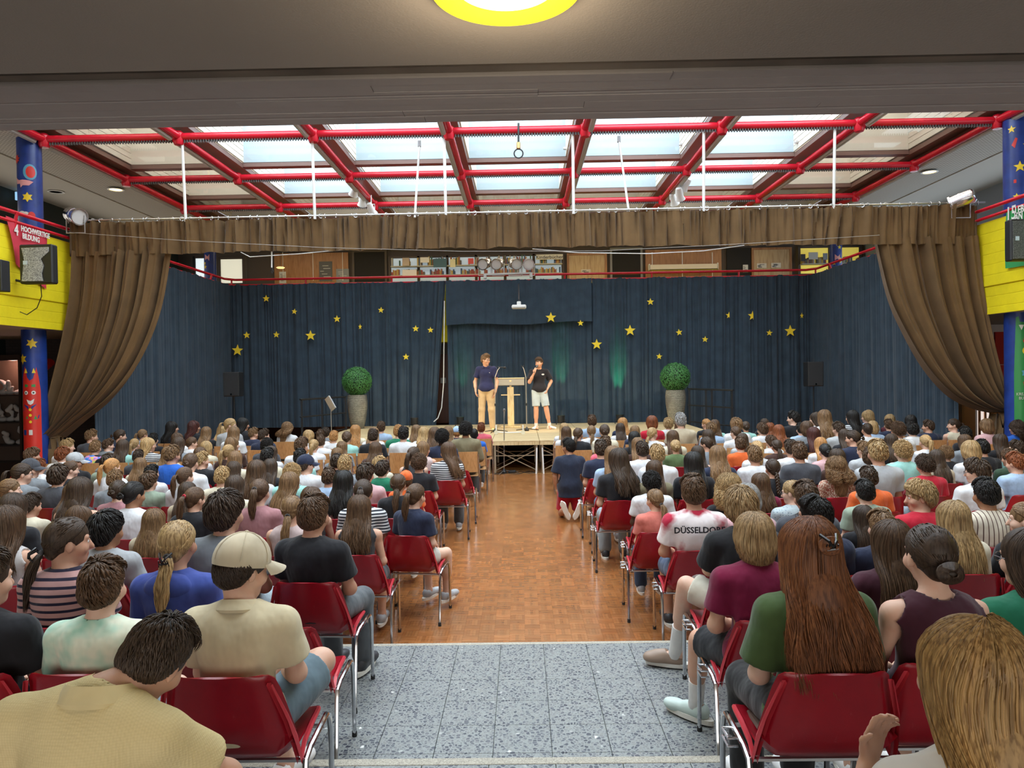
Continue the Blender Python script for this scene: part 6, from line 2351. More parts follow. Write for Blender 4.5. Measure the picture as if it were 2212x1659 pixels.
    if style in ('ponytail', 'bun', 'braid', 'updo', 'lowtail', 'halfup'):
        tie = {'ponytail': V3(0, -0.128, 0.035), 'bun': V3(0, -0.118, -0.01), 'braid': V3(0, -0.105, -0.055), 'updo': V3(0, -0.118, -0.035), 'lowtail': V3(0, -0.105, -0.045), 'halfup': V3(0, -0.135, 0.045)}[style]
        N = int((260 if style != 'halfup' else 120) * dens)
        S = 8
        tt = np.linspace(0, 1, S)
        phi = rng.uniform(-PI, PI, N)
        if style == 'halfup':
            phi = np.where(np.abs(phi) < 1.0, phi + np.sign(phi) * 1.0, phi)
        lim = limits(phi)
        start, _ = skull_pt(phi, lim * rng.uniform(0.75, 1.0, N), np.full(N, t0))
        paths = np.zeros((N, S, 3))
        for k, t in enumerate(tt):
            p = start * (1 - t) + tie * t
            d = p - HC
            r = np.linalg.norm(d / (HR + t0 + 0.004), axis=-1)
            pr = HC + d / r[:, None]
            m = np.minimum(1, (1 - t) * 6)
            paths[:, k] = pr * m + p * (1 - m) if t > 0.85 else pr
        add(paths, 0.0082 * rng.uniform(0.6, 1.2, N)[:, None] * np.linspace(1, 0.6, S)[None])
        if style in ('ponytail', 'lowtail'):
            N = int(70 * dens)
            S = 12
            tt = np.linspace(0, 1, S)
            a = rng.uniform(0, 2 * PI, N)
            r = np.sqrt(rng.uniform(0, 1, N))
            L = rng.uniform(0.20, 0.30, N)
            wd = np.interp(tt, [0, 0.25, 0.7, 1], [0.008, 0.030, 0.032, 0.012])
            cx = 0.006 * np.sin(tt * 6)
            cy = tie[1] - np.interp(tt, [0, 0.15, 0.4, 1], [0.0, 0.038, 0.048, 0.030] if style == 'ponytail' else [0.0, 0.022, 0.045, 0.062])
            cz = tie[2] + np.interp(tt, [0, 0.12], [0, 0.004])
            paths = np.zeros((N, S, 3))
            paths[:, :, 0] = cx + (np.cos(a) * r)[:, None] * wd + 0.006 * np.sin(tt[None] * 9 + a[:, None] * 3)
            paths[:, :, 1] = cy + (np.sin(a) * r)[:, None] * wd * 0.7
            paths[:, :, 2] = cz - L[:, None] * np.clip(tt - 0.06, 0, 1)[None]
            add(paths, 0.0085 * rng.uniform(0.7, 1.2, N)[:, None] * np.interp(tt, [0, 0.1, 0.75, 1], [0.6, 1, 0.9, 0.12])[None], flat=0.7)
        if style in ('bun', 'updo', 'halfup'):
            N = int(46 * dens)
            S = 12
            tt = np.linspace(0, 1, S)
            a0 = rng.uniform(0, 2 * PI, N)
            R0 = rng.uniform(0.012, 0.034, N) * (1.3 if style == 'updo' else 1.0)
            cc = tie + V3(0, -0.022, 0)
            ang = a0[:, None] + tt[None] * rng.uniform(2, 3.5, N)[:, None]
            paths = np.zeros((N, S, 3))
            paths[:, :, 0] = cc[0] + R0[:, None] * np.cos(ang) * 1.1
            paths[:, :, 2] = cc[2] + R0[:, None] * np.sin(ang) * 0.9
            paths[:, :, 1] = cc[1] - 0.018 * np.cos(R0 / 0.036 * 1.4)[:, None] + 0.004 * np.sin(ang * 3)
            add(paths, np.full((N, S), 0.0085), flat=0.8)
            parts.append(locks_to_mesh(np.stack([np.array([cc + V3(-0.02, 0, 0), cc + V3(0, 0.002, 0), cc + V3(0.02, 0, 0)])]), np.array([[0.012, 0.020, 0.012]]), np.ones((1, 3, 3)) * V3(0, 0, 1), np.full((1, 3, 3), 0.7), 8, 1.0))
        if style == 'braid':
            S = 40
            tt = np.linspace(0, 1, S)
            for k in range(3):
                ph = tt * 16 + k * 2 * PI / 3
                p = np.zeros((1, S, 3))
                p[0, :, 0] = 0.013 * np.sin(ph)
                p[0, :, 1] = tie[1] - np.interp(tt, [0, 0.2, 1], [0.01, 0.04, 0.065]) - 0.010 * np.sin(2 * ph)
                p[0, :, 2] = tie[2] - 0.26 * tt
                add(p, np.interp(tt, [0, 0.85, 1], [0.016, 0.012, 0.006])[None], flat=0.85, sides=8)
    Vs, Qs, Cs, o = [], [], [], 0
    for v, q, c in parts:
        Vs.append(v)
        Qs.append(q + o)
        Cs.append(c)
        o += len(v)
    return np_mesh('hair', np.concatenate(Vs), np.concatenate(Qs), HAIR, np.concatenate(Cs))


HAIRS = {}


def get_hair(style, near=False, var=0):
    k = (style, near, var)
    if k not in HAIRS:
        HAIRS[k] = hair_mesh(style, 100 + var * 7 + len(style), {False: 1.3, True: 3.2, 2: 7.5}[near], wk={False: 0.85, True: 0.52, 2: 0.31}[near])
    return HAIRS[k]


# cap, glasses, eyes, bands
def cap_meshes():
    n, m = 20, 10
    rows = []
    for i in range(m + 1):
        th = (PI / 2) * i / m * 1.14
        rows.append([(0.090 * math.sin(th) * math.sin(a), -0.012 + 0.112 * math.sin(th) * math.cos(a), 0.038 + 0.100 * math.cos(th)) for a in np.linspace(0, 2 * PI, n + 1)])
    dome = MB().grid(rows)
    for a in np.linspace(0, 2 * PI, 7)[:-1]:
        dome.tube([(0.0915 * math.sin(t) * math.sin(a), -0.012 + 0.1135 * math.sin(t) * math.cos(a), 0.038 + 0.1015 * math.cos(t)) for t in np.linspace(0.02, PI / 2, 7)], 0.0016, 4, False)
    brim = []
    for j in range(7):
        u = j / 6
        brim.append([(0.082 * math.sin(a) * (1 - 0.12 * u), 0.020 + 0.076 * math.cos(a) + 0.082 * u * math.cos(a * 0.8) + 0.0, 0.040 - 0.020 * u - 0.03 * (math.sin(a) ** 2) * (0.4 + 0.6 * u)) for a in np.linspace(-1.35, 1.35, 13)])
    b = MB().grid(brim)
    b2 = MB().grid([[(x, y, z - 0.003) for x, y, z in r] for r in brim])
    b.add(b2.v, [tuple(reversed(f)) for f in b2.f])
    d, br_, bt = dome.mesh('crown', True), b.mesh('brim', True), MB().lathe([(0, 0.008), (0.008, 0.005), (0.009, 0)], cz=0.137, cy=-0.012, seg=8).mesh('button')
    return d, br_, bt


CAPM = cap_meshes()
for _m in CAPM:
    _m.materials.append(FABRIC['plain'])
EYEM = MB()
for sx in (-1, 1):
    EYEM.lathe([(0.012 * math.sin(t), -0.012 * math.cos(t)) for t in np.linspace(0, PI, 9)], sx * 0.031, 0.0745, 0.004, 12)
EYEM = EYEM.mesh('eyes', True)
EYEM.materials.append(mat('eye_white', (0.72, 0.68, 0.64), 0.25))
IRISM = MB()
for sx in (-1, 1):
    IRISM.lathe([(0, 0.0), (0.0055, -0.001)], seg=12, mtx=Matrix.Translation((sx * 0.031, 0.0872, 0.004)) @ Matrix.Rotation(-PI / 2, 4, 'X'))
IRISM = IRISM.mesh('irises')
IRISM.materials.append(mat('dark_iris', (0.035, 0.022, 0.015), 0.2))
BROWM = MB()
for sx in (-1, 1):
    BROWM.tube([(sx * 0.014, 0.089, 0.022), (sx * 0.03, 0.0885, 0.027), (sx * 0.047, 0.075, 0.021)], [0.0034, 0.0034, 0.0018], 5)
BROWM = BROWM.mesh('eyebrows', True)
BROWM.materials.append(HAIR)
_a = BROWM.color_attributes.new('tint', 'FLOAT_COLOR', 'POINT')
_a.data.foreach_set('color', np.full(len(BROWM.vertices) * 4, 0.7, np.float32))
GLASSM = MB()
for sx in (-1, 1):
    GLASSM.tube([(sx * 0.033 + 0.023 * math.cos(q), 0.098, 0.003 + 0.018 * math.sin(q)) for q in np.linspace(0, 2 * PI, 15)], 0.002, 5, False)
    GLASSM.tube([(sx * 0.056, 0.098, 0.008), (sx * 0.078, 0.06, 0.008), (sx * 0.080, -0.005, 0.0)], 0.002, 5)
GLASSM.tube([(-0.010, 0.098, 0.006), (0.010, 0.098, 0.006)], 0.002, 5)
GLASSM = GLASSM.mesh('glasses')
GLASSM.materials.append(mat('dark_glasses_frame', (0.05, 0.035, 0.03), 0.3))
SCRUNCH = MB().tube([(0.016 * math.cos(q), 0, 0.016 * math.sin(q)) for q in np.linspace(0, 2 * PI, 13)], 0.008, 6, False).mesh('hair_tie', True)
SCRUNCH.materials.append(FABRIC['plain'])
CLAW = MB().tube([(-0.03, 0, 0.03), (-0.012, -0.03, 0.01), (0, -0.032, -0.01), (0.014, -0.03, 0.01), (0.03, 0, 0.03)], 0.006, 6).tube([(-0.02, -0.024, -0.02), (0.02, -0.026, -0.016)], 0.005, 6)
for q in np.linspace(-0.02, 0.02, 5):
    CLAW.tube([(q, -0.03, 0.0), (q * 1.3, -0.012, -0.035)], 0.0025, 5)
CLAW = CLAW.mesh('hair_claw', True)
CLAW.materials.append(mat('black_glossy_claw', (0.01, 0.008, 0.008), 0.2))
STRAPM = {}

# colours
HAIRC = dict(K=(0.012, 0.010, 0.009), D=(0.055, 0.033, 0.020), B=(0.095, 0.052, 0.027), L=(0.21, 0.122, 0.058), Y=(0.42, 0.28, 0.13), G=(0.46, 0.235, 0.085), R=(0.20, 0.060, 0.020), A=(0.075, 0.022, 0.018), W=(0.30, 0.30, 0.30))
HAIRN = dict(K='black', D='dark brown', B='brown', L='light brown', Y='blond', G='golden', R='red-brown', A='dark auburn', W='grey')
TOPC = dict(white=(0.66, 0.66, 0.67), black=(0.014, 0.014, 0.017), navy=(0.020, 0.026, 0.055), grey=(0.20, 0.22, 0.24), lgrey=(0.40, 0.41, 0.42), dgrey=(0.065, 0.068, 0.08), blue=(0.02, 0.11, 0.48), royal=(0.055, 0.085, 0.33), lblue=(0.33, 0.44, 0.60), mint=(0.30, 0.56, 0.50), green=(0.015, 0.16, 0.085),
            sage=(0.26, 0.32, 0.24), dgreen=(0.03, 0.06, 0.035), olive=(0.20, 0.17, 0.10), moss=(0.10, 0.15, 0.06), orange=(0.66, 0.12, 0.025), coral=(0.60, 0.17, 0.13), cpink=(0.62, 0.11, 0.15), red=(0.45, 0.012, 0.03), maroon=(0.17, 0.006, 0.035), plum=(0.055, 0.012, 0.022), wine=(0.10, 0.02, 0.03), pink=(0.60, 0.36, 0.37), dpink=(0.36, 0.17, 0.18),
            beige=(0.48, 0.40, 0.28), cream=(0.62, 0.56, 0.42), knit=(0.68, 0.56, 0.30), stripe=(0.62, 0.62, 0.62), pstripe=(0.50, 0.28, 0.26), pin=(0.60, 0.53, 0.42), brown=(0.055, 0.025, 0.018), floral=(0.36, 0.20, 0.13), dots=(0.42, 0.48, 0.50), dye=(0.6, 0.7, 0.55), jersey=(0.7, 0.65, 0.65), comic=(0.015, 0.015, 0.02), teal=(0.02, 0.07, 0.08), skin=(0.5, 0.33, 0.25), lime=(0.6, 0.7, 0.05))
TOPN = dict(white='white', black='black', navy='navy', grey='grey', lgrey='light grey', dgrey='dark grey', blue='bright blue', royal='blue', lblue='pale blue', mint='mint', green='green', sage='sage green', dgreen='dark green', olive='olive', moss='moss green', orange='orange', coral='coral', cpink='coral pink', red='red', maroon='maroon',
            plum='plum', wine='wine red', pink='pink', dpink='dusty pink', beige='beige', cream='cream', knit='cream knit', stripe='black-striped', pstripe='pink striped', pin='pinstriped', brown='dark brown', floral='flowered', dots='dotted', dye='tie-dyed', jersey='red-and-white', comic='printed black', teal='dark teal', skin='strappy', lime='lime')
TOPM = dict(stripe='stripe', pstripe='pinkstripe', pin='pinstripe', floral='floral', dots='dots', dye='tiedye', jersey='jersey', comic='splash', knit='knit')
SKINS = [(0.56, 0.33, 0.23), (0.60, 0.37, 0.27), (0.50, 0.28, 0.19), (0.63, 0.41, 0.31)]
SKIN_DARK = (0.06, 0.028, 0.016)
SKIN_TAN = (0.33, 0.165, 0.09)
HSTY = dict(s='short', m='mop', c='curl', l='long', w='wave', p='ponytail', b='bun', o='bob', a='braid', C='undercap', z='buzz', q='bigcurl', h='halfup', u='updo', t='lowtail')
HSN = dict(s='short %s hair', m='tousled %s hair', c='curly %s hair', l='long %s hair', w='wavy %s hair', p='%s ponytail', b='%s hair bun', o='%s bob', a='%s braid', C='%s cap', z='cropped %s hair', q='big %s curls', h='half-up %s hair', u='pinned-up %s hair', t='low %s ponytail')
_top_cache = {}
FIG = {}


def fabric_copy(me_VQ, key, fab):
    k = (key, fab)
    if k not in _top_cache:
        _top_cache[k] = np_mesh('top', me_VQ[0], me_VQ[1], FABRIC[fab])
    return _top_cache[k]


def get_fig(sex, lean, yawq, arms, sleeve, bottom, near):
    h = 0.0085 if near else 0.0125
    kb = ('body', sex, lean, yawq, arms, near)
    kt = ('top', sex, lean, arms, sleeve, near)
    kl = ('bot', sex, bottom, near)
    J = seated_joints(sex, lean, math.radians(yawq), -0.06 - lean * 0.5, 0.0, arms)
    if kb not in FIG or kt not in FIG or kl not in FIG:
        want = ('b' if kb not in FIG else '') + ('t' if kt not in FIG else '') + ('s' if kl not in FIG else '')
        r = build_figure(J, sex, h, sleeve, bottom, want=want, hs=1.03)
        if 'b' in want:
            FIG[kb] = r['body']
        if 't' in want:
            FIG[kt] = r['top']
        if 's' in want:
            FIG[kl] = r['bottom']
    return FIG[kb], (kt, FIG[kt]), (kl, FIG[kl]), J


def dress_head(root, J, style, hc, near, yaw, extra='', var=0, capcol=(0.4, 0.45, 0.5), hs=1.0):
    M = Matrix([[*J['Rh'][i], J['head'][i]] for i in range(3)] + [[0, 0, 0, 1]])
    if hs != 1.0:
        M = M @ Matrix.Scale(hs, 4)
    ht = link('hair', get_hair(HSTY[style], near, var), None, root, hc, None, M)
    if style == 'C':
        c = link('cap_crown', CAPM[0], None, root, capcol, None, M @ Matrix.Scale(1.07, 4))
        c['label'] = 'cap'
        link('brim', CAPM[1], None, c, capcol)
        link('button', CAPM[2], None, c, capcol)
    if abs(yaw) > 18 or 'f' in extra:
        e = link('eyes', EYEM, None, root, None, None, M)
        link('irises', IRISM, None, e)
        link('eyebrows', BROWM, None, root, tuple(x * 0.8 for x in hc), None, M)
    if 'g' in extra:
        link('glasses', GLASSM, None, root, None, None, M)
    if style in ('p', 't', 'b') and ('t' in extra or near):
        q = {'p': (0, -0.136, 0.035), 't': (0, -0.112, -0.048), 'b': (0, -0.122, -0.01)}[style]
        link('hair_tie', SCRUNCH, None, root, (0.5, 0.03, 0.05) if 'r' in extra else (0.05, 0.045, 0.045) if 'w' not in extra else (0.7, 0.68, 0.62), None, M @ Matrix.Translation(q))
    if style == 'h' or 'c' in extra:
        link('hair_claw', CLAW, None, root, None, None, M @ Matrix.Translation((0, -0.152, 0.055) if style == 'h' else (0, -0.13, -0.05)))
    return M


def seat_person(x, y, floor, s, sex, style, hc, topcol, fab, sleeve, bottom, botcol, skin, yaw, lean, arms, near, label, cat_group, extra='', shoecol=(0.7, 0.7, 0.7), var=0, capcol=(0.4, 0.45, 0.5), turn=0.0):
    yawq = max(-75, min(75, int(round(-yaw / 25.0)) * 25))
    body, (kt, tvq), (kl, bvq), J = get_fig(sex, lean, yawq, arms, sleeve, bottom, near)
    root = thing('person', label, 'person', (x, y, floor), turn, cat_group)
    root.scale = (s, s, s)
    # keep small sitters on their seat: raise the whole figure to seat height
    root.location.z = floor + (0.44 * (1 - s) if s < 1 else 0.0)
    link('body', body, None, root, skin)
    tp = link('shirt', fabric_copy(tvq, kt, fab), None, root, topcol)
    link('trousers' if bottom == 'long' else 'shorts', fabric_copy(bvq, kl, 'plain'), None, root, botcol)
    dress_head(root, J, style, hc, near, yaw, extra, var, capcol, 1.03)
    put_shoes(root, [((J['ankL'][0], J['ankL'][1] - 0.0, J['ankL'][2] - 0.075), 0.0, 0.0), ((J['ankR'][0], J['ankR'][1], J['ankR'][2] - 0.075), 0.0, 0.0)], shoecol)
    return root, J


# ------------------------------------------------------------------ chairs
def shell_mesh():
    """red one-piece shell; origin on the floor under the seat middle, facing +y"""
    prof = [(0.235, 0.415, 0.205, 0.0), (0.225, 0.440, 0.212, 0.004), (0.16, 0.437, 0.218, 0.014), (0.05, 0.425, 0.222, 0.022), (-0.06, 0.420, 0.225, 0.030), (-0.125, 0.432, 0.230, 0.045), (-0.165, 0.468, 0.232, 0.045), (-0.188, 0.52, 0.230, 0.038), (-0.202, 0.58, 0.222, 0.030), (-0.214, 0.64, 0.211, 0.024), (-0.226, 0.70, 0.199, 0.018), (-0.236, 0.74, 0.188, 0.012), (-0.241, 0.757, 0.170, 0.006), (-0.243, 0.762, 0.150, 0.003)]
    n = 16
    rows = []
    for (y, z, w, lip) in prof:
        row = []
        for j in range(n + 1):
            u = -1 + 2 * j / n
            e = max(0, (abs(u) - 0.72) / 0.28)
            seat = z < 0.47
            dx = w * u
            if seat:
                row.append((dx, y, z + lip * e ** 1.5 - 0.006 * (1 - u * u)))
            else:
                row.append((dx, y + lip * 1.5 * e ** 1.3 + 0.020 * (u * u) - 0.012 * (1 - u * u), z))
        rows.append(row)
    # thicken along the local normal
    A = np.array(rows)
    dv = np.gradient(A, axis=0)
    du = np.gradient(A, axis=1)
    nn = np.cross(du, dv)
    nn /= np.linalg.norm(nn, axis=-1, keepdims=True)
    B = A - nn * 0.010
    R_, C_ = A.shape[:2]
    vs = np.concatenate([A.reshape(-1, 3), B.reshape(-1, 3)])
    o = R_ * C_
    fs = []
    for i in range(R_ - 1):
        for j in range(C_ - 1):
            a = i * C_ + j
            fs.append((a, a + 1, a + C_ + 1, a + C_))
            fs.append((o + a, o + a + C_, o + a + C_ + 1, o + a + 1))
    for i in range(R_ - 1):
        for j in (0, C_ - 1):
            a = i * C_ + j
            fs.append((a, a + C_, o + a + C_, o + a))
    for j in range(C_ - 1):
        for i in (0, R_ - 1):
            a = i * C_ + j
            fs.append((a, a + 1, o + a + 1, o + a))
    mb = MB()
    mb.add(vs.tolist(), fs)
    me = mb.mesh('shell', True)
    me.materials.append(REDSHELL)
    # the flared V rims at the sides
    rim = MB()
    return me


def v_rim(sx):
    mb = MB()
    pts = [(-0.232, 0.735, 0.180), (-0.190, 0.60, 0.222), (-0.150, 0.50, 0.238), (-0.120, 0.415, 0.246), (-0.07, 0.452, 0.243), (0.05, 0.466, 0.238), (0.17, 0.462, 0.230), (0.225, 0.445, 0.216)]
    wd = [0.006, 0.014, 0.022, 0.016, 0.018, 0.016, 0.014, 0.010]
    rows = []
    for (y, z, x), w in zip(pts, wd):
        rows.append([(sx * (x + 0.004), y, z - w), (sx * (x + 0.008), y + w * 0.4, z), (sx * (x + 0.002), y + w * 0.9, z + w * 0.5), (sx * (x - 0.010), y + w, z + w * 0.3), (sx * (x - 0.012), y, z - w)])
    mb.grid(rows)
    return mb.mesh('side_rim', True)


SHELL = shell_mesh()
RIMS = [v_rim(-1), v_rim(1)]
for r_ in RIMS:
    r_.materials.append(mat('red_chair_edge', (0.50, 0.035, 0.05), 0.35))


def side_frame(sx):
    pts = [(0.255, 0.262, 0.0), (0.262, 0.225, 0.36), (0.262, 0.205, 0.425), (0.262, 0.165, 0.445), (0.262, -0.06, 0.430), (0.262, -0.115, 0.412), (0.264, -0.135, 0.36), (0.275, -0.215, 0.0)]
    m = MB().tube([(sx * x, y, z) for x, y, z in pts], 0.0115, 8)
    me = m.mesh('side_frame', True)
    me.materials.append(CHROME)
    return me


SIDEF = [side_frame(-1), side_frame(1)]
CROSSB = MB().tube([(-0.262, -0.10, 0.405), (0.262, -0.10, 0.405)], 0.009, 6).mesh('crossbar', True)
CROSSB.materials.append(STEEL)
CROSSB2 = MB().tube([(-0.262, 0.14, 0.412), (0.262, 0.14, 0.412)], 0.009, 6).mesh('crossbar', True)
CROSSB2.materials.append(STEEL)
FERR = MB().lathe([(0.014, 0), (0.014, 0.03), (0.0115, 0.032)], seg=8).mesh('foot_cap')
FERR.materials.append(RUBBER)
LINKB = MB().tube([(0, -0.04, 0.0), (-0.035, -0.04, 0.0), (-0.035, 0.04, 0.0), (0, 0.04, 0.0)], 0.005, 6).tube([(0, -0.04, -0.03), (-0.035, -0.04, -0.03), (-0.035, 0.04, -0.03), (0, 0.04, -0.03)], 0.005, 6).mesh('coupling_loop')
LINKB.materials.append(CHROME)
WPANEL = []


def wood_panels():
    rows = []
    for i in range(9):
        v = i / 8
        z = 0.50 + 0.34 * v
        rows.append([(0.205 * u * (1 - 0.06 * v * 0), -0.20 - 0.045 * v + 0.018 * u * u, z) for u in np.linspace(-1, 1, 9)])
    A = MB().grid(rows)
    B = [(x, y - 0.011, z) for x, y, z in A.v]
    n = len(A.v)
    A.add(B, [tuple(reversed(f)) for f in A.f])
    edge = [(i * 9, (i + 1) * 9, n + (i + 1) * 9, n + i * 9) for i in range(8)] + [(i * 9 + 8, n + i * 9 + 8, n + (i + 1) * 9 + 8, (i + 1) * 9 + 8) for i in range(8)] + [(j, n + j, n + j + 1, j + 1) for j in range(8)] + [(72 + j, 72 + j + 1, n + 72 + j + 1, n + 72 + j) for j in range(8)]
    A.f += edge
    back = A.mesh('backrest', True)
    seat = MB().box(-0.20, 0.20, -0.18, 0.22, 0.430, 0.441, bev=0.004).mesh('seat')
    for m_ in (back, seat):
        m_.materials.append(BEECH)
    return back, seat


WBACK, WSEAT = wood_panels()


def wood_frame(sx):
    me = MB().tube([(sx * 0.22, 0.20, 0.0), (sx * 0.22, 0.20, 0.40), (sx * 0.22, 0.17, 0.425), (sx * 0.22, -0.20, 0.425), (sx * 0.215, -0.235, 0.80)], 0.011, 8).tube([(sx * 0.22, -0.20, 0.42), (sx * 0.225, -0.235, 0.0)], 0.011, 8).mesh('side_frame', True)
    me.materials.append(CHROME)
    return me


WFR = [wood_frame(-1), wood_frame(1)]


def make_chair(x, y, floor, kind, label, group, full, rz=0.0):
    if kind == 'red':
        t = thing('red_shell_chair', label, 'chair', (x, y, floor), rz, group)
        link('shell', SHELL, None, t)
        for k in (0, 1):
            s = link('side_frame', SIDEF[k], None, t)
            if full:
                link('side_rim', RIMS[k], None, t)
                sx = (-1, 1)[k]
                for yy, xx in ((0.262, 0.255), (-0.215, 0.275)):
                    link('foot_cap', FERR, None, s, None, (sx * xx, yy, 0))
        if full:
            link('crossbar', CROSSB, None, t)
            link('crossbar', CROSSB2, None, t)
            link('coupling_loop', LINKB, None, t, None, (-0.272, 0.02, 0.44))
    else:
        t = thing('wooden_chair', label, 'chair', (x, y, floor), rz, group)
        link('backrest', WBACK, None, t)
        link('seat', WSEAT, None, t)
        for k in (0, 1):
            link('side_frame', WFR[k], None, t)
    return t

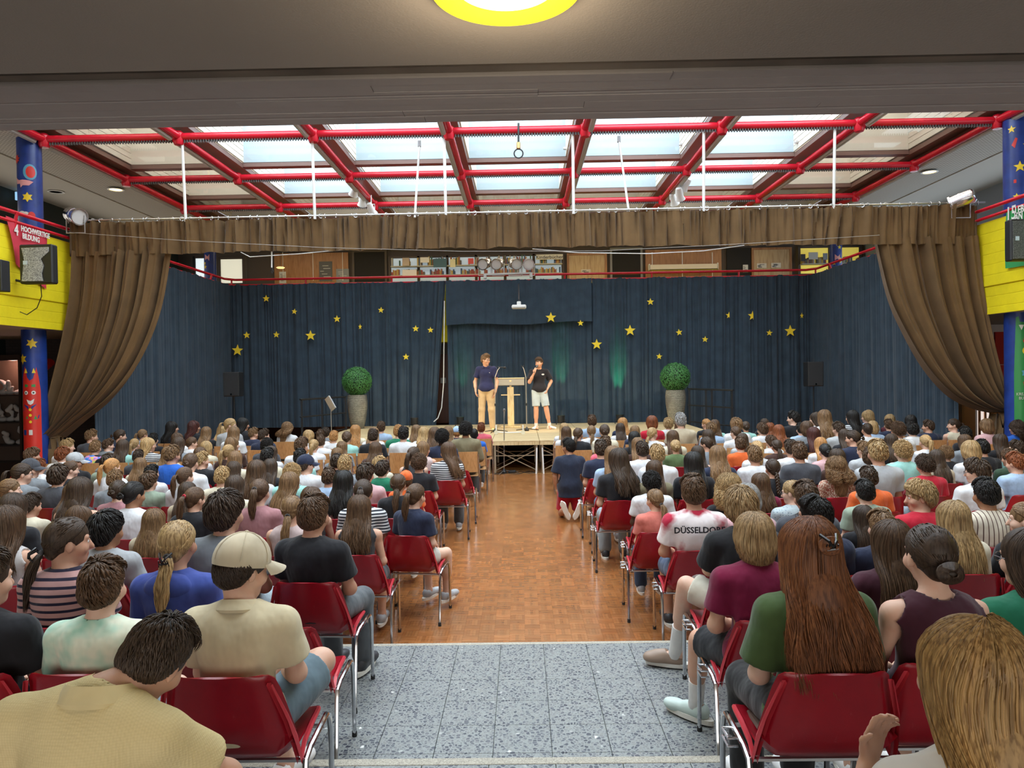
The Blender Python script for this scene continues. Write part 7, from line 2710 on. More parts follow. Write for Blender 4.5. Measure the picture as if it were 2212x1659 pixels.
# ------------------------------------------------------------------ the audience
# rows of seats: depth of the hips, floor level
ROWS = [('a', 1.55, L2), ('b', 2.72, L2), ('c', 3.70, L1), ('d', 4.42, L1)] + [(i, y, 0.0) for i, y in enumerate((5.75, 6.42, 7.18, 7.98, 8.80, 9.60, 10.60, 11.45, 12.30, 13.10, 13.90, 14.66))]
CROPS = {1: (0, 850), 2: (540, 850), 3: (1100, 850), 4: (1652, 850)}
KC = 560 / 2212.0
DATA = {1: '''
765 305 s L dgrey 50
1010 300 b D navy 60
1205 300 p L lblue 20
1320 335 s K black 0
1515 230 w K black 60
1620 225 w A black 50
1750 280 l L black 10
1970 205 p Y lgrey 70
2035 203 w K black 60
1915 275 l Y wine 0
1985 277 l L white 10
2140 290 s L navy 45
565 385 s Y white 50
910 385 s B grey 50
1035 390 l D mint 0
1150 375 p Y lblue 10
1290 365 l Y stripe 50
795 400 s L comic 10
1510 327 l B white 50
1500 367 l D grey 0
1625 365 b B white 50
1735 405 o Y cream 0
1985 365 w L brown 40
265 460 m B grey 60
510 455 m R white 30
590 507 C L black 60 cap=lgrey
1395 445 l L beige 0
1520 440 s L blue 20
1705 455 w B white 0
1800 490 s Y black 40
1930 425 p Y brown 30
1940 490 l L cream 0
275 552 C D grey 70 cap=dgrey
440 550 s R white 0
570 570 p B black 50
845 520 m D sage 0
1000 505 m D grey 60
1165 475 s D dgrey 0
1600 500 b B white 10
1195 545 l L cream 10
935 545 p G white 20
165 587 p D grey 60 g
495 600 m D dgrey 0
1305 600 s K white 20
1905 625 s Y cream 0
1695 610 p B white 20
2045 575 w D white 0
2170 565 w B white 0
90 710 p L white 60
1040 650 s L grey 0
1340 660 m B sage 20
530 710 l D skin 0
600 762 w B brown 0
1940 695 l D cream 0
1010 722 b D dpink 0
1110 740 b K white 30 n
1650 740 l D beige 0
1640 790 p B black 30 r
75 845 l D black 0
350 850 s D cream 20
1930 815 m D grey 20 rd
75 930 w B skin 0
655 955 o B pink 40
585 1015 t D pstripe 60 rc
920 990 m K lgrey 30 n
1320 965 l L beige 0
1520 1040 t Y royal 0 rc long
55 1292 s D black 30 rb
710 1375 s B dye 0 rb
''', 2: '''
110 300 s D navy 50
315 245 q L white 20
510 305 o Y white 20
600 305 s B white 0
640 292 m D grey 0
710 315 s G white 0
785 315 b B mint 0
900 262 w G cream 0
1050 285 w L white 0
1000 302 s D black 0
1120 235 s B lblue 0
1260 267 s G green 10
1310 278 s K white 0
1415 265 w L white 0
1496 283 w Y white 0
1570 284 w B grey 0
1640 298 c K navy 0 d
1672 275 w L coral 0
1765 278 C G navy 0 cap=lblue
1840 235 c K olive 0 n row8
1912 288 z K blue 0 d row9
1995 245 s R cpink 0
135 380 c K dgrey 0
410 370 s B white 20
545 385 p Y white 0
675 355 s B white 0
770 405 w L grey 10
80 462 s K cream 0
190 445 w D white 10
360 472 s K mint 0
745 455 w L grey 0
1065 410 w B brown 0
1375 447 p D skin 30 r
1480 405 l L skin 60 g
1640 410 l B stripe -50
480 517 C D white 40 cap=navy
95 555 l D black 0
735 515 m D black 10
870 520 s Y grey 0
935 590 m D pink 20
1075 575 m D green 30
1165 530 m Y cream 40
1425 515 c B black 0 row4
210 600 c Y mint 0
1320 655 C B orange 0 cap=orange
580 635 s B lblue 10
330 665 l L dgrey 20 g
785 655 w K pink 0
60 720 p B dpink 10
975 722 p D stripe 10
1255 675 t B black 0
1365 760 p B navy 10 row1 aisle
525 782 o B skin 0
335 860 t L skin 10
550 840 s B black 5 rd jeans
920 865 w B skin 0 row0
''', 3: '''
705 180 s B lblue 0
470 250 l Y white 0
485 275 l B white 0
590 284 t B black 20
700 262 t L white 0
815 255 b D cream 0
820 360 s B cpink 0
965 200 w G navy 0
950 250 l D white 0
1075 270 l L navy 0
1070 320 l K black 0
1215 183 o R red 0
1220 278 t Y white 40
1355 205 m Y white 0
1460 160 s W beige 0
1456 217 l B white 30
1400 310 l B cream 0
1685 210 b G black -40
1750 216 l B mint 0
1735 248 m L lblue 0
1705 303 l D white 0
1680 362 b D grey -40
1940 208 m L white 0
1930 268 t B white -20
2040 230 b D mint 0
2000 335 l D lgrey 0
2175 205 b D black -40
2165 252 m B white -30
785 395 s D navy 0
881 435 l L lblue -10
940 462 w D black -20 row3
1095 366 l L brown 0
1140 408 s D white 0
1270 433 s Y white 0
1430 388 b Y moss 0
1390 485 l K black 0
1605 435 l D skin 0
1800 440 w L navy 0
1980 370 s B orange 0
2090 445 s L white 0
2130 396 p Y white 0
1055 560 l B olive 0 row3
1220 665 c K white 0 d row2
1250 805 t L coral -30 row1
1575 680 s B jersey 0
1885 690 q Y black 0
2140 665 w B maroon 0
2120 765 o W pink 0
''', 4: '''
200 145 s K black -50
270 175 w D pink 0
350 228 o B grey 0
425 155 l D white -50
505 135 w L white 0
490 180 m R teal 0 long
740 135 l K stripe -30
900 138 o Y lblue -60 g
1060 175 o Y wine 0
1255 180 o K grey 0
80 242 w R white 0
130 262 l R cream 0
320 246 s K lblue 0
410 278 l A black 10
640 240 s D lgrey -20
690 300 l D black 0
870 240 z D white 10
930 232 o Y lblue 0
1055 215 s B navy 0
1150 240 c B white 0
1270 246 m K white 0
1395 220 s D navy -50
1600 205 p D cream -70 k
1925 212 o L pink 0 row8
2120 225 q D blue -30 row8
1730 280 s K black 0
55 357 m B white -20
110 385 t D brown 0
485 370 l G white 0
765 305 b D navy -60
275 390 s D white 0
1090 340 l D black 0
1385 345 p Y white 0
370 412 s B dgrey 0
480 420 b K pink 0
860 405 s L lgrey -20 g
940 385 s Y lgrey 0
985 450 m B lgrey 30
1165 435 s K white 10
1290 400 c Y mint 0
1720 345 l B grey 0
1650 400 o Y white 0
1900 390 s K black 0
2000 335 w D black 0
2145 395 s D mint -40
605 460 l D brown 0
80 547 a D black 0
1480 475 l D beige 0
1560 446 c L black 0
1975 470 m B dgreen -20
2165 500 s R lblue -20
620 532 q L floral 0
1385 520 c D red 0
1830 555 m D white -40 g
905 622 s D orange 0
250 730 t Y dots -40 g
440 730 s B dgrey 0
875 735 s K sage 0
1350 740 m Y red -70
1925 722 s K pin -10 n
540 856 s K navy -40 g
862 980 s L navy -10
1440 890 l Y cream -10
2140 900 b L black -40
650 940 l D black 0
1062 1045 l B plum 0 rc
1605 1060 u D plum 0 rb tank
2040 1100 w D green -30 rb g
2225 1095 s D lblue -75 rb
'''}
people = []
rgen = random.Random(11)
for c, txt in DATA.items():
    ox, oy = CROPS[c]
    for line in txt.strip().splitlines():
        p = line.split()
        px, py = ox + float(p[0]) * KC, oy + float(p[1]) * KC
        d = dict(px=px, py=py, st=p[2], hc=p[3], top=p[4], yaw=float(p[5]), fl=p[6:])
        people.append(d)
# the maroon player with a blond bob and two others of the near rows, kept in this list for their seats
placed = {}
SPECIAL_X = [('b', -1.03, -1.03), ('a', -1.14, -1.14), ('c', 1.15, 1.15), ('d', 1.27, 1.27), ('b', 1.02, 1.02), ('a', 0.87, 0.87)]
for r, x, _ in SPECIAL_X:
    placed.setdefault(r, []).append(x)
people.sort(key=lambda d: (0 if any(f.startswith('r') and len(f) > 1 for f in d['fl']) else 1, -d['py']))
for d in people:
    forced = None
    for f in d['fl']:
        if f in ('ra', 'rb', 'rc', 'rd'):
            forced = f[1]
        if f.startswith('row'):
            forced = int(f[3:])
    best = None
    big = d['top'] in ('olive',) or d['hc'] == 'W'
    for (key, y, fl) in ROWS:
        if forced is not None and key != forced:
            continue
        if forced is None and key in ('a', 'b'):
            continue
        yy = y
        q = W(d['px'], d['py'], yy)
        t = q.z - fl
        s = t / 1.285 if t >= 1.285 else (t - 0.44) / 0.845
        if forced is None and not (0.72 < s < 1.12):
            continue
        cost = ((s - 0.92) * 9) ** 2
        if key in ('c', 'd'):
            cost += 0.25 + (4 if s > 0.98 else 0)
        for x2 in placed.get(key, []):
            gdist = abs(x2 - q.x)
            if gdist < 0.40:
                cost += 0.4 + (0.40 - gdist) * 8
        if abs(q.x) < (0.72 if y > 9 else 0.90):
            cost += 0.6
        if best is None or cost < best[0]:
            best = (cost, key, y, fl, q.x, s)
    if best is None:
        q = W(d['px'], d['py'], ROWS[4][1])
        best = (9, 0, ROWS[4][1], 0.0, q.x, 0.8)
    _, key, y, fl, x, s = best
    d.update(row=key, y=y, floor=fl, x=x, s=max(0.72, min(1.10, s)))
    placed.setdefault(key, []).append(x)

# nudge neighbours of a row apart
for key in placed:
    row = sorted([d for d in people if d['row'] == key], key=lambda d: d['x'])
    fixed = [x for r, x, _ in SPECIAL_X if r == key]
    for it in range(12):
        for i in range(len(row) - 1):
            g = 0.44 - (row[i + 1]['x'] - row[i]['x'])
            if g > 0 and not (row[i]['x'] < 0 < row[i + 1]['x']):
                row[i]['x'] -= g * 0.25
                row[i + 1]['x'] += g * 0.25
        for dd in row:
            lim = (1.04 if dd['y'] < 9 else 0.64) if dd['x'] > 0 else -(0.92 if dd['y'] < 9 else 0.80)
            if abs(dd['x']) < abs(lim):
                dd['x'] = lim
        for dd in row:
            for x in fixed:
                g = 0.46 - abs(dd['x'] - x)
                if g > 0:
                    dd['x'] += g * (1 if dd['x'] > x else -1)

ORD = ['first', 'second', 'third', 'fourth', 'fifth', 'sixth', 'seventh', 'eighth', 'ninth', 'tenth', 'eleventh', 'twelfth', 'thirteenth', 'fourteenth', 'fifteenth', 'sixteenth', 'seventeenth', 'eighteenth', 'nineteenth', 'twentieth', 'twenty-first', 'twenty-second']
row_keys = [r[0] for r in ROWS][::-1]          # from the stage backwards
ALLSEATS = {}
for d in people:
    ALLSEATS.setdefault((d['row'], d['x'] > 0), []).append(d['x'])
for r, x, _ in SPECIAL_X:
    ALLSEATS.setdefault((r, x > 0), []).append(x)
EMPTY = [(0, W(1482, 1200, 5.55).x, 'empty red chair with a scuffed back at the aisle, beside the boy in white shorts'), ('c', W(612, 1350, 3.6).x, 'empty red chair beside the knees of the boy in a cream cap'),
         (6, W(984, 1020, 10.4).x, 'red chair at the aisle, behind the girl in a striped top')]


def seat_words(row, x):
    seats = sorted(ALLSEATS[(row, x > 0)], key=abs)
    k = min(range(len(seats)), key=lambda i: abs(seats[i] - x))
    return '%s row from stage, %s seat %s of aisle' % (ORD[row_keys.index(row)], ORD[k], 'right' if x > 0 else 'left')


JEANS = [(0.045, 0.075, 0.14), (0.13, 0.19, 0.27), (0.02, 0.02, 0.025), (0.30, 0.36, 0.40), (0.10, 0.11, 0.12)]
labels_used = set()
for idx, d in enumerate(people):
    sex = 'm' if d['st'] in 'smcCz' else 'f'
    near = d['y'] < 7.0
    fl = d['fl']
    topc = TOPC[d['top']]
    sleeve = 'tank' if d['top'] == 'skin' or 'tank' in fl or 'k' in fl else ('long' if 'long' in fl or d['top'] in ('olive', 'royal', 'teal') else 'tee')
    if d['top'] == 'skin':
        topc = rgen.choice([(0.55, 0.52, 0.5), (0.05, 0.05, 0.055), (0.50, 0.38, 0.36)])
    lean = rgen.choice([0.0, 0.15, 0.15]) if d['y'] > 5 else 0.0
    arms = 'lap'
    skin = SKIN_DARK if 'd' in fl else SKIN_TAN if 'n' in fl else rgen.choice(SKINS)
    bottom = 'long' if rgen.random() < 0.45 else 'short'
    if 'aisle' in fl:
        bottom = 'mini'
    if 'jeans' in fl:
        bottom = 'long'
    botc = rgen.choice(JEANS) if not 'aisle' in fl else (0.58, 0.56, 0.50)
    hc = HAIRC[d['hc']]
    j = rgen.uniform(0.85, 1.18)
    hc = tuple(c * j for c in hc)
    capc = (0.4, 0.45, 0.5)
    capn = 'grey'
    for f in fl:
        if f.startswith('cap='):
            capc, capn = TOPC[f[4:]], TOPN[f[4:]]
    hn = HSN[d['st']] % (capn if d['st'] == 'C' else HAIRN[d['hc']])
    tn = TOPN[d['top']] + ' top'
    lab = '%s, %s, %s' % (hn, tn, seat_words(d['row'], d['x']))
    if lab in labels_used:
        lab = 'young ' + lab
    labels_used.add(lab)
    side = 'left' if d['x'] < 0 else 'right'
    d['lab'] = lab
    extra = ('g' if 'g' in fl else '') + ('r' if 'r' in fl else '') + ('c' if d['top'] in ('pstripe', 'royal') else '')
    turn = 0.0
    if 'aisle' in fl:
        turn = -0.45
    if 'jeans' in fl:
        turn = -0.2
    root, J = seat_person(d['x'], d['y'], d['floor'], d['s'], sex, d['st'], hc, topc, TOPM.get(d['top'], 'plain'), sleeve, bottom, botc, skin, d['yaw'], lean, arms, near, lab, 'seated audience in the %s block' % side, extra, rgen.choice([(0.65, 0.64, 0.62), (0.03, 0.03, 0.035), (0.35, 0.36, 0.38)]), idx % 2, capc, turn)
    d['root'], d['J'] = root, J
    if d['top'] == 'skin':
        mbs = MB()
        for sx in (-1, 1):
            mbs.tube([tuple(J['chest'] + V3(sx * 0.06, -0.115, 0.03)), tuple(J['neck'] + V3(sx * 0.062, -0.060, -0.02)), tuple(J['neck'] + V3(sx * 0.070, 0.0, 0.004)), tuple(J['chest'] + V3(sx * 0.07, 0.10, 0.06))], 0.005, 5)
        mbs.build('shoulder_strap', FABRIC['plain'], root, True, color=topc)
    if 'royal' == d['top']:
        F_, lo_ = field([ell(J['neck'] + V3(0, -0.075, -0.045), (0.125, 0.055, 0.075), None, 0.02), cone(J['neck'] + V3(-0.07, -0.02, -0.02), J['neck'] + V3(0.07, -0.02, -0.02), 0.042, 0.042, 0.03)], 0.009, 0, sub=[cone(J['neck'], J['head'], 0.06, 0.08)])
        v_, q_ = surface_nets(F_, lo_, 0.009)
        link('hood', np_mesh('hood', v_, q_, FABRIC['plain']), None, root, topc)
    # prints
    if d['top'] == 'jersey':
        text('lettering', 'DÜSSELDORF', 0.062, P_BLK, root, tuple(J['chest'] + V3(0, -0.155, 0.035)), ext=0.002, bold=0.0015)
        text('lettering', '19', 0.0, P_BLK, root) if False else None
    if d['st'] == 'm' and d['top'] == 'black' and 700 < d['px'] < 760 and d['py'] < 1000:
        text('lettering', 'ENGLAND', 0.06, P_WHT, root, tuple(J['chest'] + V3(0, -0.150, 0.045)), ext=0.002, bold=0.001)
        text('number', '5', 0.20, P_WHT, root, tuple(J['chest'] + V3(0, -0.150, -0.075)), ext=0.002, bold=0.004)
    kind = 'wood' if (isinstance(d['row'], int) and d['row'] >= 7) else 'red'
    full = abs(d['x']) < 2.2 or d['y'] < 6
    side_w = 'right' if d['x'] > 0 else 'left'
    make_chair(d['x'], d['y'] + (0.045 if d['y'] < 6 else 0.02), d['floor'], kind, '%s chair, %s' % ('wooden' if kind == 'wood' else 'red', seat_words(d['row'], d['x'])), ('wooden chairs in the %s block' if kind == 'wood' else 'red chairs in the %s block') % side_w, full, turn * 0.3)
for (row, x, lab) in EMPTY:
    y, fl = [(r[1], r[2]) for r in ROWS if r[0] == row][0]
    if all(abs(x - d['x']) > 0.40 for d in people if d['row'] == row):
        make_chair(x, y, fl, 'red', lab, 'red chairs in the %s block' % ('right' if x > 0 else 'left'), True)


# ------------------------------------------------------------------ people posed one by one
def special(lab, J, loc, turn, sex, style, hc, top, fab, sleeve, bottom, botc, skin, h=0.009, curl=(0.5, 0.5), shirt_len=0.0, extra='', capcol=(0.5, 0.5, 0.5), s=1.0, feet=None, shoec=(0.7, 0.7, 0.7), belly=0.0, loose=0.014, var=0, yaw=0, group=None, hs=1.03, hair_near=2):
    r = build_figure(J, sex, h, sleeve, bottom, curl, shirt_len, belly, loose, hs=hs)
    root = thing('person', lab, 'person', loc, turn, group)
    root.scale = (s, s, s)
    if s < 1 and loc[2] != HS and J['pelvis'][2] > 0.52:
        root.location.z += 0.44 * (1 - s)
    link('body', r['body'], None, root, skin)
    link('shirt', np_mesh('shirt', r['top'][0], r['top'][1], FABRIC[fab]), None, root, top)
    link('trousers' if bottom == 'long' else 'shorts', np_mesh('bottom', r['bottom'][0], r['bottom'][1], FABRIC['plain']), None, root, botc)
    dress_head(root, J, style, hc, hair_near, yaw, extra, var, capcol, hs)
    if feet is None:
        feet = [((J['ank' + q][0], J['ank' + q][1], J['ank' + q][2] - 0.078), 0.0, 0.0) for q in 'LR']
    put_shoes(root, feet, shoec)
    return root


def standing_joints(yaw=0.0, pitch=0.0, roll=0.0):
    J = dict(pelvis=V3(0, 0, 0.97), waist=V3(0, -0.01, 1.12), chest=V3(0, -0.02, 1.30), neck=V3(0, -0.01, 1.465), shL=V3(-0.175, -0.015, 1.41), shR=V3(0.175, -0.015, 1.41))
    J['head'] = V3(0, 0.035, 1.625)
    J['Rh'] = rotz(yaw) @ rotx(pitch) @ roty(roll)
    J['hipL'], J['hipR'] = V3(-0.09, 0, 0.92), V3(0.09, 0, 0.92)
    J['kneeL'], J['kneeR'] = V3(-0.11, 0.02, 0.50), V3(0.11, 0.02, 0.50)
    J['ankL'], J['ankR'] = V3(-0.13, -0.02, 0.085), V3(0.13, -0.02, 0.085)
    J['elL'], J['elR'] = V3(-0.27, -0.02, 1.14), V3(0.27, -0.02, 1.14)
    J['wrL'], J['wrR'] = V3(-0.24, 0.08, 0.93), V3(0.24, 0.08, 0.93)
    J['hnL'], J['hnR'] = V3(-1, 0, 0.2), V3(1, 0, 0.2)
    J['htL'], J['htR'] = -1, 1
    return J


def collar(root, J, color, r=0.066):
    mb = MB()
    rows = []
    for k, (rr_, dz) in enumerate(((r - 0.002, 0.052), (r + 0.005, 0.060), (r + 0.036, 0.026), (r + 0.034, 0.014))):
        rows.append([(J['neck'][0] + rr_ * math.sin(a), J['neck'][1] - rr_ * 1.0 * math.cos(a), J['neck'][2] + dz - 0.045 * (1 - math.cos(a)) * 0.5) for a in np.linspace(-2.7, 2.7, 25)])
    mb.grid(rows)
    mb.build('collar', FABRIC['plain'], root, True, color=color)


# speaker in the navy polo shirt
sp1 = on_stage(1055, 932)
J = standing_joints(math.radians(62), -0.12)
J['elR'], J['wrR'] = V3(0.265, -0.03, 1.13), V3(0.235, 0.07, 0.92)
J['elL'], J['wrL'] = V3(-0.235, -0.04, 1.13), V3(-0.215, 0.05, 0.90)
J['kneeR'], J['ankR'] = V3(0.11, 0.02, 0.50), V3(0.13, 0.0, 0.085)
H1 = (W(1057, 764, sp1.y).z - HS)
r = special('tall boy in navy polo shirt, khaki trousers and glasses, standing on the stage', J, (sp1.x - 0.03, sp1.y, HS), PI - 0.15, 'm', 's', (0.20, 0.12, 0.06), (0.022, 0.025, 0.075), 'plain', 'tee', 'long', (0.56, 0.40, 0.22), (0.62, 0.36, 0.24), 0.010, (0.7, 0.7), 0.05, 'g', s=H1 / 1.765, yaw=60,
            feet=[((-0.13, -0.02, 0), 0.25, 0), ((0.13, -0.02, 0), -0.2, 0)], shoec=(0.6, 0.55, 0.25))
collar(r, J, (0.022, 0.025, 0.075))
MB().box(-0.10, -0.088, 0.085, 0.095, 1.33, 1.342).build('chest_logo', P_WHT, r)
# speaker in the black T-shirt
sp2 = on_stage(1168, 927)
J = standing_joints(math.radians(-32), -0.08, 0.05)
J['elR'], J['wrR'] = V3(0.25, 0.06, 1.16), V3(0.145, 0.17, 1.38)
J['hdR'], J['hnR'], J['htR'] = V3(-0.25, 0.12, 0.95), V3(0.55, 0.8, 0.0), -1
J['elL'], J['wrL'] = V3(-0.30, -0.05, 1.17), V3(-0.19, 0.06, 0.98)
J['hdL'] = V3(0.3, 0.25, -0.9)
J['kneeL'], J['ankL'] = V3(-0.16, 0.05, 0.50), V3(-0.24, 0.02, 0.085)
J['kneeR'], J['ankR'] = V3(0.09, 0.02, 0.50), V3(0.09, -0.02, 0.085)
H2 = (W(1160, 772, sp2.y).z - HS)
r = special('boy in black T-shirt and pale denim shorts speaking into a microphone on the stage', J, (sp2.x - 0.02, sp2.y, HS), PI + 0.12, 'm', 's', (0.10, 0.06, 0.035), (0.020, 0.017, 0.020), 'plain', 'wide', 'short', (0.50, 0.58, 0.60), (0.62, 0.34, 0.22), 0.010, (1.0, 0.7), 0.05, '', s=H2 / 1.765, yaw=-30,
            feet=[((-0.245, 0.02, 0), 0.6, 0), ((0.09, -0.02, 0), -0.5, 0)], shoec=(0.70, 0.68, 0.60))
for q in 'LR':
    MB().tube([tuple(J['ank' + q] + V3(0, 0, -0.01)), tuple(J['ank' + q] + (J['knee' + q] - J['ank' + q]) * 0.17)], [0.042, 0.045], 12).build('sock', FABRIC['plain'], r, True, color=(0.75, 0.74, 0.72))
MB().prism(disc_poly(0.035, -0.08, 1.345, 12, 0.02), 0.098, 0.104).build('chest_print', P_WHT, r)
hand = J['wrR'] + unit(J['hdR']) * 0.085 - unit(J['hnR']) * 0.022
hw = r.matrix_basis @ Vector(hand)
bpy.context.view_layer.update()
hw = r.matrix_world @ Vector(hand)
head = r.matrix_world @ Vector(J['head'] + J['Rh'] @ V3(0, 0.10, -0.06))
dmic = (head + Vector((-0.02, -0.02, -0.02)) - hw).normalized()
mm = Matrix.Translation(hw) @ dmic.to_track_quat('Z', 'Y').to_matrix().to_4x4()
t = thing('handheld_microphone', 'black handheld microphone held by the boy in the black T-shirt', 'microphone')
MB().lathe([(0.012, -0.09), (0.014, 0.0), (0.019, 0.075)], seg=14, mtx=mm).build('handle', BLACK, t, True)
MB().lathe([(0.019, 0.075), (0.027, 0.09), (0.028, 0.115), (0.018, 0.138), (0, 0.142)], seg=14, mtx=mm).build('grille', mat('mesh_grille_dark', (0.12, 0.12, 0.12), 0.4, 0.7), t, True)

# kneeling boy in the aisle
kp = W(1232, 1100, 10.75)
kh = W(1228, 948, 10.75).z
J = dict(pelvis=V3(0, 0, 0.50), waist=V3(0, 0.0, 0.64), chest=V3(0, 0.0, 0.81), neck=V3(0, 0.01, 0.95), shL=V3(-0.165, 0.0, 0.885), shR=V3(0.165, 0.0, 0.885))
J['head'] = V3(-0.01, 0.05, 1.10)
J['Rh'] = rotz(math.radians(42)) @ rotx(-0.05)
J['hipL'], J['hipR'] = V3(-0.09, 0.0, 0.45), V3(0.09, 0.0, 0.45)
J['kneeL'], J['kneeR'] = V3(-0.13, 0.08, 0.06), V3(0.13, 0.08, 0.06)
J['ankL'], J['ankR'] = V3(-0.105, -0.31, 0.19), V3(0.105, -0.31, 0.19)
J['ftL'], J['ftR'] = V3(0, 1, 0), V3(0, 1, 0)
J['elL'], J['elR'] = V3(-0.225, 0.0, 0.66), V3(0.225, 0.0, 0.66)
J['wrL'], J['wrR'] = V3(-0.21, 0.06, 0.45), V3(0.21, 0.06, 0.45)
J['hnL'], J['hnR'] = V3(-1, 0, 0), V3(1, 0, 0)
J['htL'], J['htR'] = -1, 1
special('black-haired boy in a navy T-shirt and red shorts kneeling upright in the aisle', J, (kp.x, 10.75, 0.0), 0, 'm', 's', HAIRC['K'], (0.018, 0.024, 0.045), 'plain', 'wide', 'short', (0.40, 0.006, 0.02), (0.42, 0.22, 0.13), 0.010, (0.5, 0.5), 0.15, 'gf', s=kh / 1.235, belly=0.03, loose=0.022, yaw=-40,
        feet=[((-0.115, -0.385, 0.225), 0.0, -1.35, -0.38), ((0.115, -0.385, 0.225), 0.0, -1.35, 0.38)], shoec=(0.66, 0.64, 0.60))

# boy leaning over in the cream knit polo, nearest on the left
J = seated_joints('m', 0.30, 0, -0.62, 0.30)
J['head'] = J['neck'] + V3(0.075, 0.115, 0.050)
J['elR'] = V3(0.27, 0.20, 0.72)
J['wrR'] = V3(0.20, 0.38, 0.62)
J['shR'] = J['shR'] + V3(0.0, 0, -0.03)
J['shL'] = J['shL'] + V3(-0.02, -0.04, 0.01)
r = special('dark-haired boy in cream knit polo leaning over, nearest the camera at left', J, (-1.09, 1.78, L2), -0.10, 'm', 's', (0.055, 0.036, 0.024), TOPC['knit'], 'knit', 'tee', 'long', (0.05, 0.06, 0.09), SKINS[0], 0.007, s=0.985, loose=0.014, yaw=0, hs=0.92)
collar(r, J, TOPC['knit'], 0.074)
make_chair(-1.14, 1.80, L2, 'red', 'red chair under the boy in the cream knit polo', 'red chairs in the left block', True)

# boy with the cream cap
J = seated_joints('m', 0.15, math.radians(-38), -0.22, 0.0)
J['kneeR'], J['ankR'] = V3(0.235, 0.36, 0.635), V3(0.02, 0.46, 0.56)
J['ftR'] = V3(-1, 0.1, 0)
J['kneeL'], J['ankL'] = V3(-0.03, 0.44, 0.50), V3(0.0, 0.55, 0.085)
J['elR'], J['wrR'] = V3(0.205, 0.08, 0.70), V3(0.10, 0.27, 0.66)
J['elL'], J['wrL'] = V3(-0.19, 0.10, 0.70), V3(0.03, 0.28, 0.67)
r = special('boy in cream cap and cream polo shirt, denim shorts, legs crossed beside the aisle', J, (-1.04, 2.67, L2), 0.0, 'm', 'C', (0.035, 0.022, 0.016), (0.66, 0.57, 0.38), 'plain', 'tee', 'short', (0.13, 0.19, 0.23), SKINS[1], 0.0075, s=0.90, shirt_len=0.03, capcol=(0.56, 0.48, 0.34), yaw=38, loose=0.016,
            feet=[((0.0, 0.55, 0.0), -0.3, 0.0), ((-0.02, 0.47, 0.49), 1.5, 0.0)], shoec=(0.62, 0.60, 0.58))
collar(r, J, (0.66, 0.57, 0.38), 0.068)
make_chair(-1.05, 2.725, L2, 'red', 'red chair under the boy in the cream cap', 'red chairs in the left block', True)

# red-haired girl in the moss green T-shirt
J = seated_joints('f', 0.12, 0.05, -0.1, 0.0)
r = special('girl with very long red-brown hair half up in a claw, moss green T-shirt', J, (1.04, 2.66, L2), 0.05, 'f', 'h', (0.17, 0.062, 0.022), (0.055, 0.095, 0.030), 'plain', 'wide', 'long', (0.015, 0.015, 0.016), SKINS[3], 0.0075, s=0.955, loose=0.020, yaw=0, extra='')
for o in r.children:
    if o.name.startswith('hair') and 'claw' not in o.name:
        o.scale = (1.14, 1.06, 1.08)
make_chair(1.04, 2.70, L2, 'red', 'red chair with a brown seat pad under the girl with very long red-brown hair', 'red chairs in the right block', True)
t = bpy.data.objects['red_shell_chair']
pad_parent = [o for o in COL.objects if o.get('label', '').startswith('red chair with a brown seat pad')][0]
MB().box(-0.185, 0.185, -0.13, 0.18, 0.437, 0.455, bev=0.008).build('seat_pad', mat('brown_pad', (0.09, 0.05, 0.035), 0.8), pad_parent)

# blond girl nearest on the right
J = seated_joints('f', 0.08, math.radians(8), -0.05, 0.0)
J['elL'], J['wrL'] = V3(-0.23, 0.10, 0.70), V3(-0.12, 0.22, 0.86)
J['hdL'], J['hnL'] = V3(0.35, 0.25, 0.9), V3(-0.3, 0.9, 0.1)
hx = W(2080, 1322, 1.55)
r = special('girl with long straight blond hair and white T-shirt, nearest the camera at right', J, (hx.x, 1.50, L2), 0.0, 'f', 'l', (0.36, 0.22, 0.085), (0.60, 0.56, 0.50), 'plain', 'tee', 'short', (0.2, 0.25, 0.3), SKINS[0], 0.007, (0.9, 0.5), s=1.0, loose=0.012, var=1)
make_chair(hx.x, 1.48, L2, 'red', 'red chair under the girl with long straight blond hair nearest the camera', 'red chairs in the right block', True)

# child with blond bob and maroon football shirt, leg to the aisle
J = seated_joints('m', 0.18, 0.0, -0.12, 0.0)
J['kneeL'], J['ankL'] = V3(-0.23, 0.34, 0.50), V3(-0.23, 0.46, 0.085)
J['ftL'] = V3(-0.7, 0.7, 0)
r = special('child with blond bob in maroon football shirt and black shorts, leg towards the aisle', J, (1.16, 3.66, L1), 0.0, 'm', 'o', (0.33, 0.215, 0.105), (0.175, 0.006, 0.040), 'plain', 'tee', 'short', (0.016, 0.017, 0.020), SKINS[0], 0.0085, s=0.95, shirt_len=0.02, loose=0.018,
            feet=[((-0.23, 0.46, 0.0), 0.75, 0.0), ((0.11, 0.43, 0.0), 0, 0)], shoec=(0.50, 0.60, 0.56))
for q in 'LR':
    MB().tube([tuple(J['ank' + q] + V3(0, 0, -0.02)), tuple(J['ank' + q] + (J['knee' + q] - J['ank' + q]) * 0.36)], [0.043, 0.049], 14).build('sock', FABRIC['plain'], r, True, color=(0.70, 0.70, 0.68))
for sx in (-1, 1):
    MB().tube([tuple(J['neck'] + V3(sx * 0.07, -0.055, 0.0)), tuple(J['sh' + ('L' if sx < 0 else 'R')] + V3(sx * 0.03, -0.01, 0.065))], 0.0035, 5).build('orange_piping', P_ORG, r, True)
make_chair(1.19, 3.72, L1, 'red', 'red chair under the child in the maroon football shirt', 'red chairs in the right block', True)

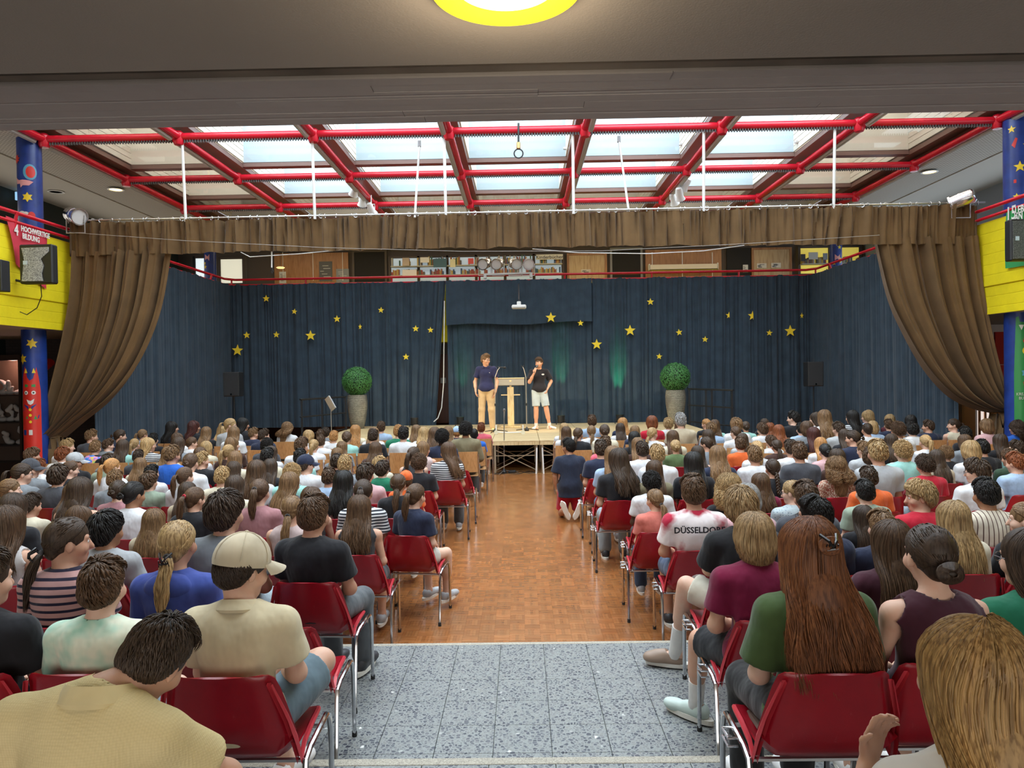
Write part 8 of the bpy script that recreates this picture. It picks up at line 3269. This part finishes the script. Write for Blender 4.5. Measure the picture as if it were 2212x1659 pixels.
# blond boy in black T-shirt and white shorts, clog in the aisle
J = seated_joints('m', 0.28, 0.0, -0.15, 0.0)
J['kneeL'], J['ankL'] = V3(-0.335, 0.20, 0.62), V3(-0.36, 0.44, 0.11)
J['ftL'] = V3(-0.8, 0.25, 0)
J['elL'], J['wrL'] = V3(-0.20, 0.15, 0.735), V3(-0.02, 0.24, 0.70)
mp_ = W(1616, 1066, 4.45)
r = special('boy with tousled blond hair, black T-shirt and white shorts, clog stretched into the aisle', J, (1.33, 4.42, L1), 0.0, 'm', 'm', (0.36, 0.24, 0.12), (0.015, 0.015, 0.017), 'plain', 'wide', 'short', (0.60, 0.57, 0.47), SKINS[3], 0.0085, s=0.95, shirt_len=0.05, loose=0.024,
            feet=[((0.11, 0.43, 0.0), 0, 0)], shoec=(0.30, 0.22, 0.16))
MB().tube([tuple(J['ankL'] + V3(-0.01, 0, -0.05)), tuple(J['ankL'] + (J['kneeL'] - J['ankL']) * 0.36)], [0.044, 0.050], 14).build('sock', FABRIC['plain'], r, True, color=(0.70, 0.70, 0.68))
mc = Matrix.Translation((J['ankL'][0], J['ankL'][1], 0.0)) @ Matrix.Rotation(1.27, 4, 'Z')
P = [cone((0, -0.02, 0.03), (0, 0.10, 0.032), 0.040, 0.044, 0.02), ell((0, 0.15, 0.035), (0.052, 0.075, 0.042), None, 0.02), cone((0, 0.07, 0.06), (0, 0.13, 0.055), 0.040, 0.035, 0.02)]
F_, lo_ = field(P, 0.008, 0.003, sub=[cone((0, -0.03, 0.10), (0, 0.03, 0.10), 0.045, 0.04)], cuts=[((0, 0, 0.012), (0, 0, -1))])
v_, q_ = surface_nets(F_, lo_, 0.008)
c_ = link('clog', np_mesh('clog', v_, q_, OBJPLASTIC), None, r, (0.27, 0.19, 0.14), None, mc)
link('sole', SOLE, None, c_)
make_chair(1.26, 4.40, L1, 'red', 'red chair under the boy in white shorts', 'red chairs in the right block', True)

# bag under the aisle chairs
t = thing('paper_bag', 'brown paper bag with green leaves on the parquet under the aisle chairs', 'bag', (W(1283, 1115, 10.0).x, 10.0, 0))
MB().box(-0.09, 0.09, -0.06, 0.06, 0.0, 0.30, bev=0.005).build('bag', mat('kraft_paper', (0.36, 0.23, 0.12), 0.85), t)
lf = MB()
rr = random.Random(3)
for k in range(40):
    a, b = rr.uniform(-0.08, 0.08), rr.uniform(-0.05, 0.05)
    z = rr.uniform(0.29, 0.40)
    lf.add([(a, b, z), (a + 0.03, b + 0.01, z + 0.02), (a + 0.01, b + 0.03, z + 0.04), (a - 0.015, b + 0.01, z + 0.02)], [(0, 1, 2, 3)])
o = lf.build('leaves', mat('fresh_leaf', (0.08, 0.20, 0.04), 0.6), t)
o['kind'] = 'stuff'

# white plaster sculptures in the showcase
rr = random.Random(9)
for k, (px, sh_) in enumerate(((6, 0), (20, 0), (38, 0), (4, 1), (20, 1), (37, 1), (18, 2), (40, 2))):
    base = SHOW_Z[sh_]
    x = W(px, 850, 15.6).x
    P = [ell((0, 0, 0.05), (0.09, 0.07, 0.05), None, 0.03)]
    p = V3(0, 0, 0.05)
    for i in range(6):
        n2_ = p + V3(rr.uniform(-0.07, 0.07), rr.uniform(-0.04, 0.04), rr.uniform(0.02, 0.09))
        P.append(cone(p, n2_, rr.uniform(0.02, 0.05), rr.uniform(0.01, 0.04), 0.03))
        p = n2_ if rr.random() < 0.7 else p
    F_, lo_ = field(P, 0.012, 0, cuts=[((0, 0, 0.005), (0, 0, -1))])
    v_, q_ = surface_nets(F_, lo_, 0.012)
    o = link('plaster_sculpture', np_mesh('plaster_sculpture', v_, q_, mat('white_plaster', (0.72, 0.70, 0.68), 0.8)), None, None, None, (x, 15.62, base))
    tag(o, 'white plaster sculpture on the %s showcase shelf, %s' % (('upper', 'middle', 'lower')[sh_], ('furthest from the column', 'second from the column' if sh_ < 2 else 'furthest from the column', 'next to the column')[k % 3 if sh_ < 2 else (0 if px < 30 else 2)]), 'sculpture', 'sculptures in the showcase')
